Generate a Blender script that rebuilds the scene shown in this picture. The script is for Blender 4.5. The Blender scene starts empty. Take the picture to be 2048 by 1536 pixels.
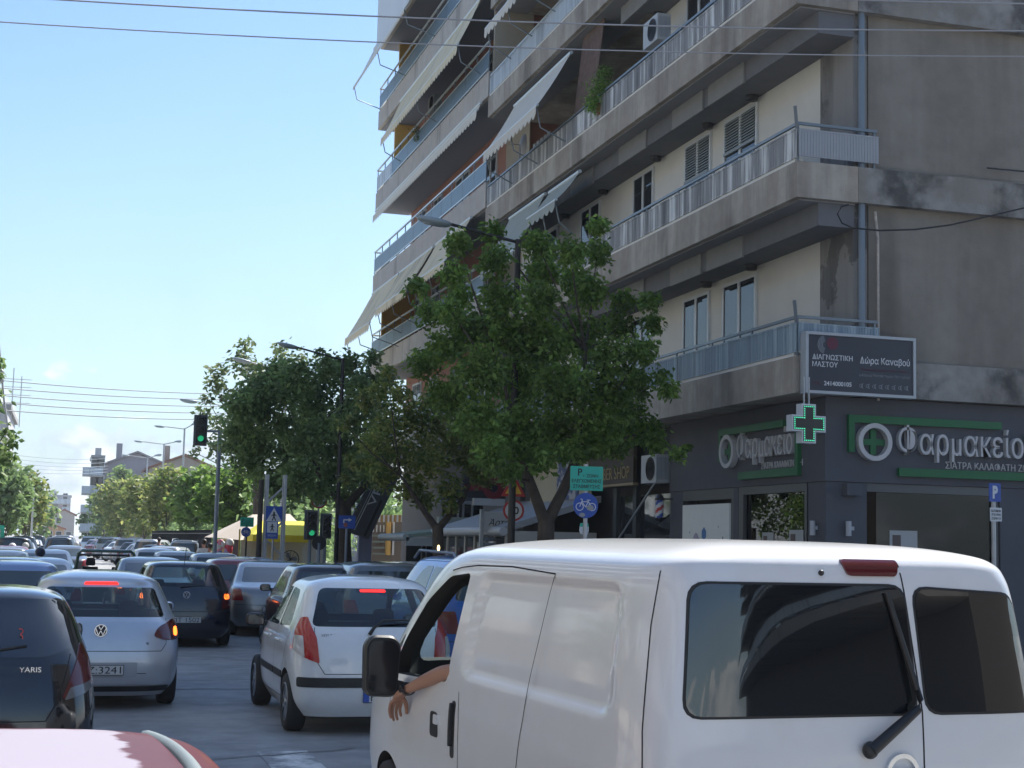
import bpy, bmesh, math, random
import numpy as np
from mathutils import Vector, Matrix
rnd = random.Random(7)
S = bpy.context.scene
COL = S.collection
# ---------------- camera ----------------
CAMH = 1.9; PSI = math.radians(16.40); PIT = math.radians(6.09); ROLL = math.radians(1.35); FPX = 3000.0
_fw = Vector((math.sin(PSI)*math.cos(PIT), math.cos(PSI)*math.cos(PIT), math.sin(PIT)))
_r0 = Vector((math.cos(PSI), -math.sin(PSI), 0)); _u0 = _r0.cross(_fw)
_rt = _r0*math.cos(ROLL)+_u0*math.sin(ROLL); _up = -_r0*math.sin(ROLL)+_u0*math.cos(ROLL)
cd = bpy.data.cameras.new('camera'); cam = bpy.data.objects.new('camera', cd); COL.objects.link(cam)
cam.matrix_world = Matrix(((_rt.x, _up.x, -_fw.x, 0), (_rt.y, _up.y, -_fw.y, 0), (_rt.z, _up.z, -_fw.z, CAMH), (0, 0, 0, 1)))
cd.sensor_width = 36; cd.lens = 36*FPX/2048; cd.clip_start = .1; cd.clip_end = 3000
S.camera = cam
def ray(px, py): return _fw+_rt*((px-1024)/FPX)-_up*((py-768)/FPX)
def hX(px, py, x): d = ray(px, py); return Vector((0, 0, CAMH))+d*(x/d.x)
def hY(px, py, y): d = ray(px, py); return Vector((0, 0, CAMH))+d*(y/d.y)
def hD(px, py, dist): d = ray(px, py); return Vector((0, 0, CAMH))+d*(dist/math.hypot(d.x, d.y))
# ---------------- world / sun / exposure ----------------
SUN_EL = math.radians(52); SUN_AZ = math.radians(50)
w = bpy.data.worlds.new('World'); S.world = w; w.use_nodes = True
nt = w.node_tree; nt.nodes.clear()
def wn(t, **k):
    n = nt.nodes.new(t)
    for a, b in k.items(): setattr(n, a, b)
    return n
sky = wn('ShaderNodeTexSky', sky_type='NISHITA', sun_disc=False, sun_elevation=SUN_EL, sun_rotation=SUN_AZ, air_density=1.0, dust_density=1.2, ozone_density=1.2, altitude=50)
tc = wn('ShaderNodeTexCoord'); sx = wn('ShaderNodeSeparateXYZ'); nt.links.new(tc.outputs['Generated'], sx.inputs[0])
def wmath(op, a, b=None, clamp=False):
    n = wn('ShaderNodeMath', operation=op, use_clamp=clamp)
    for i, v in enumerate((a, b)):
        if v is None: continue
        if isinstance(v, (int, float)): n.inputs[i].default_value = v
        else: nt.links.new(v, n.inputs[i])
    return n.outputs[0]
def wmr(v, a, b, c=0, d=1):
    n = wn('ShaderNodeMapRange', interpolation_type='SMOOTHSTEP'); nt.links.new(v, n.inputs[0])
    for i, q in enumerate((a, b, c, d)): n.inputs[1+i].default_value = q
    return n.outputs[0]
mp = wn('ShaderNodeMapping'); nt.links.new(tc.outputs['Generated'], mp.inputs[0]); mp.inputs['Scale'].default_value = (1, 1, 1.7); mp.inputs['Location'].default_value = (.31, .12, .0)
n1 = wn('ShaderNodeTexNoise'); nt.links.new(mp.outputs[0], n1.inputs[0]); n1.inputs['Scale'].default_value = 13; n1.inputs['Detail'].default_value = 9; n1.inputs['Roughness'].default_value = .52
n2 = wn('ShaderNodeTexNoise'); nt.links.new(tc.outputs['Generated'], n2.inputs[0]); n2.inputs['Scale'].default_value = 2.6; n2.inputs['Detail'].default_value = 6; n2.inputs['Roughness'].default_value = .62
ez = sx.outputs[2]
band = wmr(ez, .055, .098, 1, 0)                      # cumulus bank low over the horizon
cum = wmr(wmath('ADD', n1.outputs[0], wmath('MULTIPLY', band, .22)), .60, .65)
wisp = wmath('MULTIPLY', wmr(n2.outputs[0], .46, .74), .34)
haze = wmr(ez, 0, .34, .5, .08)
skm = wn('ShaderNodeMixRGB'); nt.links.new(sky.outputs[0], skm.inputs[1]); skm.inputs[2].default_value = (2.7, 3.5, 4.1, 1)
nt.links.new(wmath('ADD', haze, wisp, True), skm.inputs[0])
clc = wn('ShaderNodeMixRGB'); nt.links.new(wmr(n1.outputs[0], .37, .55), clc.inputs[0]); clc.inputs[1].default_value = (3.3, 3.8, 4.3, 1); clc.inputs[2].default_value = (6.2, 6.2, 6.1, 1)
fin = wn('ShaderNodeMixRGB'); nt.links.new(wmath('MULTIPLY', cum, wmr(ez, .085, .12, 1, 0)), fin.inputs[0]); nt.links.new(skm.outputs[0], fin.inputs[1]); nt.links.new(clc.outputs[0], fin.inputs[2])
tg = wn('ShaderNodeMixRGB'); nt.links.new(wmr(ez, .05, .40), tg.inputs[0]); tg.inputs[1].default_value = (.90, .965, 1.0, 1); tg.inputs[2].default_value = (.66, .82, 1.0, 1)
tint = wn('ShaderNodeMixRGB', blend_type='MULTIPLY'); tint.inputs[0].default_value = 1; nt.links.new(tg.outputs[0], tint.inputs[2]); nt.links.new(fin.outputs[0], tint.inputs[1])
bg = wn('ShaderNodeBackground'); bg.inputs[1].default_value = .105; nt.links.new(tint.outputs[0], bg.inputs[0])
wo = wn('ShaderNodeOutputWorld'); nt.links.new(bg.outputs[0], wo.inputs[0])
sd = bpy.data.lights.new('sun', 'SUN'); sd.energy = 4.6; sd.angle = math.radians(.5); sd.color = (1, .95, .87)
so = bpy.data.objects.new('sun', sd); COL.objects.link(so)
sv = Vector((math.sin(SUN_AZ)*math.cos(SUN_EL), math.cos(SUN_AZ)*math.cos(SUN_EL), math.sin(SUN_EL)))
so.rotation_euler = sv.to_track_quat('Z', 'Y').to_euler()
S.view_settings.view_transform = 'Standard'; S.view_settings.look = 'None'; S.view_settings.exposure = 1.05; S.view_settings.gamma = 1; S.view_settings.use_curve_mapping = False
S.render.engine = 'CYCLES'
# ---------------- materials ----------------
MATS = {}
def pm(name, col, rough=.6, metal=0., coat=0., noise=0., ns=4., bump=0., bs=60., emit=0., spec=.5, streak=None, two=None, dirt=None):
    """procedural principled material; streak=(colour, amount, sx, sz) adds rain streaks in world space; two=(colour, scale, lo, hi) blotches"""
    if name in MATS: return MATS[name]
    m = bpy.data.materials.new(name); m.use_nodes = True; t = m.node_tree; b = t.nodes['Principled BSDF']; L = t.links.new
    def N(ty, **k):
        n = t.nodes.new(ty)
        for a, c in k.items(): setattr(n, a, c)
        return n
    b.inputs['Base Color'].default_value = (*col, 1); b.inputs['Roughness'].default_value = rough; b.inputs['Metallic'].default_value = metal
    b.inputs['Coat Weight'].default_value = coat; b.inputs['Coat Roughness'].default_value = .05; b.inputs['Specular IOR Level'].default_value = spec
    cur = None; geo = N('ShaderNodeNewGeometry')
    def noi(scale, detail=5, vec=None, rg=.6):
        n = N('ShaderNodeTexNoise'); n.inputs['Scale'].default_value = scale; n.inputs['Detail'].default_value = detail; n.inputs['Roughness'].default_value = rg
        L(vec if vec else geo.outputs['Position'], n.inputs['Vector']); return n.outputs[0]
    def mr(v, a, c, lo=0, hi=1):
        n = N('ShaderNodeMapRange', interpolation_type='SMOOTHSTEP'); L(v, n.inputs[0])
        for i, q in enumerate((a, c, lo, hi)): n.inputs[1+i].default_value = q
        return n.outputs[0]
    def mix(fac, a, c2, mode='MIX'):
        n = N('ShaderNodeMixRGB', blend_type=mode); L(fac, n.inputs[0]) if not isinstance(fac, (int, float)) else setattr(n.inputs[0], 'default_value', fac)
        for i, q in ((1, a), (2, c2)):
            if isinstance(q, tuple): n.inputs[i].default_value = (*q, 1)
            else: L(q, n.inputs[i])
        return n.outputs[0]
    cur = col
    if two: cur = mix(mr(noi(two[1], 6), two[2], two[3]), cur, two[0])
    if streak:
        mpn = N('ShaderNodeMapping'); L(geo.outputs['Position'], mpn.inputs[0]); mpn.inputs['Scale'].default_value = (streak[2], streak[2], streak[3])
        cur = mix(mr(noi(1.0, 5, mpn.outputs[0], .65), .47, .63, 0, streak[1]), cur, streak[0])
        mp2 = N('ShaderNodeMapping'); L(geo.outputs['Position'], mp2.inputs[0]); mp2.inputs['Scale'].default_value = (streak[2]*.45, streak[2]*.45, streak[3]*.8); mp2.inputs['Location'].default_value = (7, 3, 1)
        cur = mix(mr(noi(1.0, 4, mp2.outputs[0], .6), .52, .68, 0, streak[1]*.8), cur, tuple(c*.35 for c in col))
    if dirt: cur = mix(mr(noi(dirt[1], 6), dirt[2], dirt[3], 0, dirt[4]), cur, dirt[0])
    if noise:
        n = N('ShaderNodeMapRange'); L(noi(ns, 7), n.inputs[0]); n.inputs[1].default_value = .25; n.inputs[2].default_value = .75; n.inputs[3].default_value = 1-noise; n.inputs[4].default_value = 1+noise
        cur = mix(1.0, cur, n.outputs[0], 'MULTIPLY')
    if not isinstance(cur, tuple): L(cur, b.inputs['Base Color'])
    if bump:
        bn = N('ShaderNodeBump'); bn.inputs['Strength'].default_value = bump; bn.inputs['Distance'].default_value = .02; L(noi(bs, 4), bn.inputs['Height']); L(bn.outputs[0], b.inputs['Normal'])
    if emit: b.inputs['Emission Color'].default_value = (*col, 1); b.inputs['Emission Strength'].default_value = emit
    MATS[name] = m; return m
def glassmat(name, tint=(.25, .3, .32), refl=.04, rough=0.0):
    if name in MATS: return MATS[name]
    m = bpy.data.materials.new(name); m.use_nodes = True; t = m.node_tree; t.nodes.clear()
    o = t.nodes.new('ShaderNodeOutputMaterial'); mx = t.nodes.new('ShaderNodeMixShader'); fr = t.nodes.new('ShaderNodeFresnel'); fr.inputs[0].default_value = 1.52
    ad = t.nodes.new('ShaderNodeMath'); ad.operation = 'ADD'; ad.inputs[1].default_value = refl; ad.use_clamp = True
    tr = t.nodes.new('ShaderNodeBsdfTransparent'); tr.inputs[0].default_value = (*tint, 1); gl = t.nodes.new('ShaderNodeBsdfGlossy'); gl.inputs['Roughness'].default_value = rough
    t.links.new(fr.outputs[0], ad.inputs[0]); g2 = t.nodes.new('ShaderNodeNewGeometry'); ib = t.nodes.new('ShaderNodeMath'); ib.operation = 'SUBTRACT'; ib.inputs[0].default_value = 1; t.links.new(g2.outputs['Backfacing'], ib.inputs[1]); mu = t.nodes.new('ShaderNodeMath'); mu.operation = 'MULTIPLY'; t.links.new(ad.outputs[0], mu.inputs[0]); t.links.new(ib.outputs[0], mu.inputs[1]); t.links.new(mu.outputs[0], mx.inputs[0]); t.links.new(tr.outputs[0], mx.inputs[1]); t.links.new(gl.outputs[0], mx.inputs[2]); t.links.new(mx.outputs[0], o.inputs[0])
    MATS[name] = m; return m
def leafmat(name, c1, c2, c3):
    m = bpy.data.materials.new(name); m.use_nodes = True; t = m.node_tree; t.nodes.clear(); L = t.links.new
    geo = t.nodes.new('ShaderNodeNewGeometry'); rp = t.nodes.new('ShaderNodeValToRGB'); L(geo.outputs['Random Per Island'], rp.inputs[0])
    e = rp.color_ramp.elements; e[0].color = (*c1, 1); e[1].color = (*c3, 1); k = e.new(.55); k.color = (*c2, 1)
    no = t.nodes.new('ShaderNodeTexNoise'); L(geo.outputs['Position'], no.inputs[0]); no.inputs['Scale'].default_value = 1.3; no.inputs['Detail'].default_value = 3
    mr = t.nodes.new('ShaderNodeMapRange'); L(no.outputs[0], mr.inputs[0]); mr.inputs[1].default_value = .3; mr.inputs[2].default_value = .7; mr.inputs[3].default_value = .62; mr.inputs[4].default_value = 1.4
    mx = t.nodes.new('ShaderNodeMixRGB'); mx.blend_type = 'MULTIPLY'; mx.inputs[0].default_value = 1; L(rp.outputs[0], mx.inputs[1]); L(mr.outputs[0], mx.inputs[2])
    b = t.nodes.new('ShaderNodeBsdfPrincipled'); L(mx.outputs[0], b.inputs['Base Color']); b.inputs['Roughness'].default_value = .5; b.inputs['Specular IOR Level'].default_value = .35
    tl = t.nodes.new('ShaderNodeBsdfTranslucent'); L(mx.outputs[0], tl.inputs[0]); ms = t.nodes.new('ShaderNodeMixShader'); ms.inputs[0].default_value = .5
    o = t.nodes.new('ShaderNodeOutputMaterial'); L(b.outputs[0], ms.inputs[1]); L(tl.outputs[0], ms.inputs[2]); L(ms.outputs[0], o.inputs[0]); return m
WHITE = pm('white_metal', (.72, .74, .76), .4, noise=.06)
BLACK = pm('black_plastic', (.018, .019, .021), .45)
DARK = pm('dark_void', (.012, .013, .016), .8)
STEEL = pm('galvanised_steel', (.42, .44, .46), .45, .6, noise=.12, ns=8)
CHROME = pm('chrome', (.8, .82, .84), .12, 1.)
GREYP = pm('grey_painted_metal', (.2, .24, .29), .5, noise=.1, ns=6)
# ---------------- mesh helpers ----------------
class MB:
    def __init__(s): s.v = []; s.f = []; s.mi = []; s.sm = []; s.cm = 0
    def add(s, vs, fs, smooth=False):
        o = len(s.v); s.v += [tuple(v) for v in vs]
        for f in fs: s.f.append(tuple(i+o for i in f)); s.mi.append(s.cm); s.sm.append(smooth)
        return s
    def box(s, x0, x1, y0, y1, z0, z1):
        return s.add([(x0, y0, z0), (x1, y0, z0), (x1, y1, z0), (x0, y1, z0), (x0, y0, z1), (x1, y0, z1), (x1, y1, z1), (x0, y1, z1)],
                     [(0, 3, 2, 1), (4, 5, 6, 7), (0, 1, 5, 4), (1, 2, 6, 5), (2, 3, 7, 6), (3, 0, 4, 7)])
    def bar(s, p, q, a, b=None, up=(0, 0, 1)):
        b = b or a; p = Vector(p); q = Vector(q); d = (q-p).normalized(); u = Vector(up)
        if abs(d.dot(u)) > .98: u = Vector((1, 0, 0))
        r = d.cross(u).normalized(); u = r.cross(d); vs = []
        for c in (p, q):
            for i, j in ((-1, -1), (1, -1), (1, 1), (-1, 1)): vs.append(c+r*(a/2*i)+u*(b/2*j))
        return s.add(vs, [(0, 1, 2, 3), (7, 6, 5, 4), (0, 4, 5, 1), (1, 5, 6, 2), (2, 6, 7, 3), (3, 7, 4, 0)])
    def tube(s, pts, rs, n=8, cap=True):
        pts = [Vector(p) for p in pts]
        if isinstance(rs, (int, float)): rs = [rs]*len(pts)
        vs = []; ref = Vector((.31, .17, .94))
        for i, p in enumerate(pts):
            d = (pts[min(i+1, len(pts)-1)]-pts[max(i-1, 0)])
            d = d.normalized() if d.length > 1e-9 else Vector((0, 0, 1))
            r = d.cross(ref); r = r.normalized() if r.length > 1e-3 else Vector((1, 0, 0)); u = r.cross(d)
            for k in range(n): a = 2*math.pi*k/n; vs.append(p+(r*math.cos(a)+u*math.sin(a))*rs[i])
        fs = [(i*n+k, i*n+(k+1) % n, (i+1)*n+(k+1) % n, (i+1)*n+k) for i in range(len(pts)-1) for k in range(n)]
        s.add(vs, fs, True)
        if cap: s.add(vs[:n], [tuple(range(n))[::-1]]); s.add(vs[-n:], [tuple(range(n))])
        return s
    def prism(s, poly, O, U, V, W):
        """extrude polygon (u,v) placed at O with axes U,V along vector W"""
        O = Vector(O); U = Vector(U); V = Vector(V); W = Vector(W); n = len(poly)
        ar = sum(poly[i-1][0]*poly[i][1]-poly[i][0]*poly[i-1][1] for i in range(n))
        if ar*U.cross(V).dot(W) < 0: poly = list(poly)[::-1]
        a = [O+U*u+V*v for u, v in poly]; b = [p+W for p in a]
        return s.add(a+b, [tuple(range(n))[::-1], tuple(range(n, 2*n))]+[(i, (i+1) % n, n+(i+1) % n, n+i) for i in range(n)])
    def lathe(s, prof, O=(0, 0, 0), ax='z', n=24, smooth=True):
        O = Vector(O); vs = []
        for r, h in prof:
            for k in range(n):
                a = 2*math.pi*k/n; c, d = r*math.cos(a), r*math.sin(a)
                vs.append(O+Vector({'z': (c, d, h), 'x': (h, c, d), 'y': (c, h, d)}[ax]))
        return s.add(vs, [(i*n+k, i*n+(k+1) % n, (i+1)*n+(k+1) % n, (i+1)*n+k) for i in range(len(prof)-1) for k in range(n)], smooth)
    def sphere(s, c, r, n=12, m=8, sc=(1, 1, 1)):
        c = Vector(c); vs = []
        for i in range(m+1):
            t = math.pi*i/m
            for k in range(n): a = 2*math.pi*k/n; vs.append(c+Vector((r*sc[0]*math.sin(t)*math.cos(a), r*sc[1]*math.sin(t)*math.sin(a), r*sc[2]*math.cos(t))))
        return s.add(vs, [(i*n+k, (i+1)*n+k, (i+1)*n+(k+1) % n, i*n+(k+1) % n) for i in range(m) for k in range(n)], True)
    def mesh(s, name, mats):
        me = bpy.data.meshes.new(name); me.from_pydata(s.v, [], s.f)
        for m in (mats if isinstance(mats, (list, tuple)) else [mats]): me.materials.append(m)
        me.polygons.foreach_set('material_index', s.mi); me.polygons.foreach_set('use_smooth', s.sm); me.update(); return me
    def build(s, name, mats, parent=None, world=True, **kw):
        """world=True: vertices are world coordinates even though the parent Empty stands elsewhere (unrotated)"""
        return link(name, s.mesh(name, mats), parent, world, **kw)
def link(name, me, parent=None, world=True, **kw):
    o = bpy.data.objects.new(name, me); COL.objects.link(o)
    if parent:
        o.parent = parent
        if world:
            q = Vector((0, 0, 0)); p = parent
            while p: q += p.location; p = p.parent
            o.location = -q
    for k, v in kw.items(): o[k] = v
    return o
def tag(o, label, cat, group=None):
    o['label'] = label; o['category'] = cat
    if group: o['group'] = group
    return o
def thing(name, label, cat, loc=(0, 0, 0), rz=0, group=None):
    o = bpy.data.objects.new(name, None); COL.objects.link(o); o.location = loc; o.rotation_euler = (0, 0, rz); o.empty_display_size = .2
    return tag(o, label, cat, group)
def struct(name, mb, m, parent=None): o = mb.build(name, m, parent); o['kind'] = 'structure'; return o
def dup(root, loc, rz, label, group=None):
    r = root.copy(); COL.objects.link(r); r.location = loc; r.rotation_euler = (0, 0, rz); r['label'] = label
    if group: r['group'] = group
    def rec(a, b):
        for ch in list(a.children):
            c = ch.copy(); COL.objects.link(c); c.parent = b; rec(ch, c)
    rec(root, r); return r
def textmesh(s, ext=.0, bold=0.0, shear=0.):
    c = bpy.data.curves.new('lettering', 'FONT'); c.body = s; c.extrude = ext; c.offset = bold; c.resolution_u = 3; c.shear = shear
    o = bpy.data.objects.new('tmp', c); COL.objects.link(o); bpy.context.view_layer.update()
    me = bpy.data.meshes.new_from_object(o.evaluated_get(bpy.context.evaluated_depsgraph_get()))
    bpy.data.objects.remove(o); bpy.data.curves.remove(c); return me
def text(s, O, U, V, w, h, m, parent=None, ext=.002, bold=.0, name='lettering', world=True, shear=0., **kw):
    """lettering fitted into a w x h box whose lower left corner is O, baseline along U, upright along V; ext = depth in metres"""
    me = textmesh(s, .5 if ext else 0, bold, shear); U = Vector(U).normalized(); V = Vector(V).normalized(); N = U.cross(V); O = Vector(O)
    co = np.empty(len(me.vertices)*3); me.vertices.foreach_get('co', co); co = co.reshape(-1, 3); lo = co.min(0); hi = co.max(0)
    A = np.array((U, V, N)); sc = np.array((w/max(hi[0]-lo[0], 1e-6), h/max(hi[1]-lo[1], 1e-6), ext if ext else 0))
    p = (co-np.array((lo[0], lo[1], -.5)))*sc @ A+np.array(O)
    me.vertices.foreach_set('co', p.ravel()); me.materials.clear(); me.materials.append(m); me.update()
    for pl in me.polygons: pl.use_smooth = False
    return link(name, me, parent, world, **kw)
def ring(mb, O, U, V, W, r0, r1, n=28, a0=0., a1=2*math.pi):
    O = Vector(O); U = Vector(U); V = Vector(V); W = Vector(W); full = abs(a1-a0-2*math.pi) < 1e-6; k = n if full else n+1; vs = []
    for i in range(k):
        a = a0+(a1-a0)*i/n; d = U*math.cos(a)+V*math.sin(a)
        for r, ww in ((r0, 0), (r1, 0), (r1, 1), (r0, 1)): vs.append(O+d*r+W*ww)
    fs = []
    for i in range(n):
        j = (i+1) % k
        for q in range(4): fs.append((i*4+q, j*4+q, j*4+(q+1) % 4, i*4+(q+1) % 4))
    mb.add(vs, fs)
def disc(mb, O, U, V, W, r, n=28): mb.prism([(r*math.cos(2*math.pi*i/n), r*math.sin(2*math.pi*i/n)) for i in range(n)], O, U, V, W)
# =============== ground ===============
def ground():
    m = pm('asphalt', (.25, .252, .255), .75, noise=.26, ns=2.4, bump=.6, bs=120, two=((.31, .308, .30), .35, .42, .62), dirt=((.18, .182, .186), .8, .52, .66, .6))
    g = MB(); g.add([(-900, -300, 0), (900, -300, 0), (900, 1500, 0), (-900, 1500, 0)], [(0, 1, 2, 3)]); struct('road', g, m)
    pav = pm('pavement_slabs', (.26, .25, .235), .8, noise=.15, ns=2, bump=.2, bs=40); kb = pm('kerb_stone', (.38, .37, .35), .8, noise=.12)
    def walk(x0, x1, y0, y1):
        b = MB(); b.box(x0+.18, x1, y0+.18, y1, -.1, .13); struct('pavement', b, pav)
        k = MB(); k.box(x0, x0+.176, y0, y1, -.1, .134); k.box(x0+.18, x1, y0, y0+.176, -.1, .134); struct('kerb', k, kb)
    walk(7.4, 60, 18.8, 420); walk(9.5, 60, -60, 6.5)
    b = MB(); b.box(-40, -9.7, 24, 420, -.1, .13); struct('pavement', b, pav)
    b = MB(); b.box(-9.7, -9.52, 24, 420, -.1, .134); struct('kerb', b, kb)
    mk = pm('worn_road_paint', (.55, .55, .53), .8, dirt=((.2, .2, .205), 2.6, .42, .60, .9), noise=.25, ns=14)
    q = MB()
    for i in range(1):
        a = hD(470+i*250, 1520, 12.0-i*.1); x = 1.75+i*1.0
        q.add([(x, 12.0, .004), (x+.45, 12.0, .004), (x+.45, 13.75, .004), (x, 13.75, .004)], [(0, 1, 2, 3)])
    for x in (-3.0, 1.55, 4.9):
        for y in range(46, 300, 9): q.add([(x, y, .004), (x+.12, y, .004), (x+.12, y+3, .004), (x, y+3, .004)], [(0, 1, 2, 3)])
    struct('road_markings', q, mk)
    tar = pm('tar_seam', (.05, .052, .056), .6)
    t = MB(); random.seed(3)
    def crack(pts, wd):
        for a, b in zip(pts, pts[1:]):
            a = Vector(a); b = Vector(b); d = (b-a).normalized(); n_ = Vector((-d.y, d.x, 0))*wd; t.add([(a-n_).to_tuple(), (b-n_).to_tuple(), (b+n_).to_tuple(), (a+n_).to_tuple()], [(0, 1, 2, 3)])
    crack([(-1+i*.4, 19.4+random.uniform(-.05, .05), .004) for i in range(14)], .02)
    crack([(-1+i*.4, 20.6+random.uniform(-.07, .07), .004) for i in range(14)], .012)
    crack([(.9+i*.25, 13.1+random.uniform(-.06, .06)+i*.1, .008) for i in range(8)], .012)
    struct('tarmac_seams', t, tar)
ground()
# =============== the two apartment blocks ===============
X0 = 10.8; XA = 11.89; YC = 21.02; YS = 39.74; YE = 55.85; FH = .58
conc = pm('stained_concrete', (.34, .30, .25), .9, noise=.18, ns=3, bump=.25, bs=45, streak=((.46, .43, .37), .75, 1.5, .13))
concdark = pm('weathered_concrete', (.24, .225, .2), .92, noise=.2, ns=2, bump=.3, bs=45, two=((.30, .29, .27), 1.3, .42, .6), dirt=((.05, .05, .05), .9, .47, .66, .85))
stucco = pm('brown_grey_stucco', (.22, .198, .168), .95, noise=.12, ns=3, bump=.35, bs=70, streak=((.27, .25, .215), .85, .6, .06))
beige = pm('beige_plaster', (.64, .62, .56), .9, noise=.05, ns=2, bump=.1, bs=60)
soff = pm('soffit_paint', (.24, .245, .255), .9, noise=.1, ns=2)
boxm = pm('grey_box_plaster', (.23, .23, .22), .9, noise=.08)
frame = pm('window_frame_white', (.6, .62, .62), .45)
wglass = pm('window_glass', (.02, .024, .03), .04, spec=.8)
blind = pm('roller_shutter', (.27, .31, .33), .6)
railp = pm('streaked_railing_panel', (.27, .27, .265), .6, noise=.08, streak=((.72, .73, .71), 1., 5, .2))
railb = pm('blue_streaked_panel', (.2, .27, .32), .5, noise=.08, streak=((.36, .44, .48), .9, 6, .2))
railg = pm('blue_glass_panel', (.13, .20, .26), .4, noise=.05, spec=.4)
raill = pm('pale_railing_panel', (.5, .56, .6), .5, noise=.06, streak=((.62, .66, .68), .7, 5, .2))
railm = pm('railing_metal', (.2, .24, .27), .4, .3)
railw = pm('railing_white_metal', (.62, .68, .7), .35, .2)
A = thing('apartment_building', 'brown concrete apartment block on the corner with streaked balcony railings above the pharmacy', 'building', (X0, YC, 0))
def win(par, y0, y1, z0, z1, sh=0., x=XA, leaves=2):
    f = MB(); t = .06; d = .05
    f.box(x-d, x+.02, y0, y1, z1-t, z1); f.box(x-d, x+.02, y0, y1, z0, z0+t); f.box(x-d, x+.02, y0, y0+t, z0+t, z1-t); f.box(x-d, x+.02, y1-t, y1, z0+t, z1-t)
    for k in range(1, leaves): yy = y0+(y1-y0)*k/leaves; f.box(x-d, x+.02, yy-t*.7, yy+t*.7, z0+t, z1-t)
    o = f.build('window', frame, par)
    g = MB(); g.box(x-.03, x-.02, y0+t, y1-t, z0+t, z1-t); g.build('pane', wglass, o)
    if sh:
        s_ = MB(); n = int((z1-z0)*sh/.055)
        for k in range(n): zz = z1-t-(k+1)*.055; s_.add([(x-.065, y0+t, zz), (x-.065, y1-t, zz), (x-.03, y1-t, zz+.05), (x-.03, y0+t, zz+.05), (x-.055, y0+t, zz-.004), (x-.055, y1-t, zz-.004)], [(0, 3, 2, 1), (0, 1, 5, 4)])
        s_.box(x-.08, x-.02, y0+t, y1-t, z1-t-n*.055-.05, z1-t-n*.055); s_.build('shutter', blind, o)
    return o
ZB = [4.35, 7.46, 10.62, 13.8, 16.95, 20.1]
wl = MB(); wl.box(XA, XA+.25, 22.3, 29.4, 4.35, 23.2); wl.box(XA, XA+.25, 29.401, YS, 4.35, 10.62); wl.build('wall', beige, A)
wl = MB(); wl.box(XA+1.5, XA+1.7, 29.4, YS, 10.62, 23.2); wl.build('recessed_wall', beige, A)
cl = MB(); cl.box(XA-.002, XA+.25, YC+.17, 22.297, 4.4, 23.2); cl.build('corner_column', pm('peeling_column_plaster', (.13, .125, .12), .9, bump=.4, bs=30, two=((.26, .25, .235), .9, .47, .5), streak=((.2, .19, .18), .6, 3, .2)), A)
sw = MB(); sw.box(XA+.26, 34, YC+.15, YC+.4, 4.35, 23.2); sw.build('side_wall', stucco, A)
cb = MB(); cb.box(XA+.26, 34, YC+.41, 29.38, 4.5, 23); cb.box(XA+.26, 34, 29.39, YS, 4.5, 10.6); cb.box(XA+1.71, 34, 29.39, YS, 10.61, 23); cb.box(XA+.26, 34, 24.7, YS, 0.1, 4.3); cb.box(17.8, 34, YC+.41, 24.69, .1, 4.3); cb.build('inner_walls', pm('inner_wall', (.07, .07, .075), .9), A)
rf = MB(); rf.box(X0, 34, YC+.3, YS, 23.2, 23.5); rf.build('roof', concdark, A)
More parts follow.
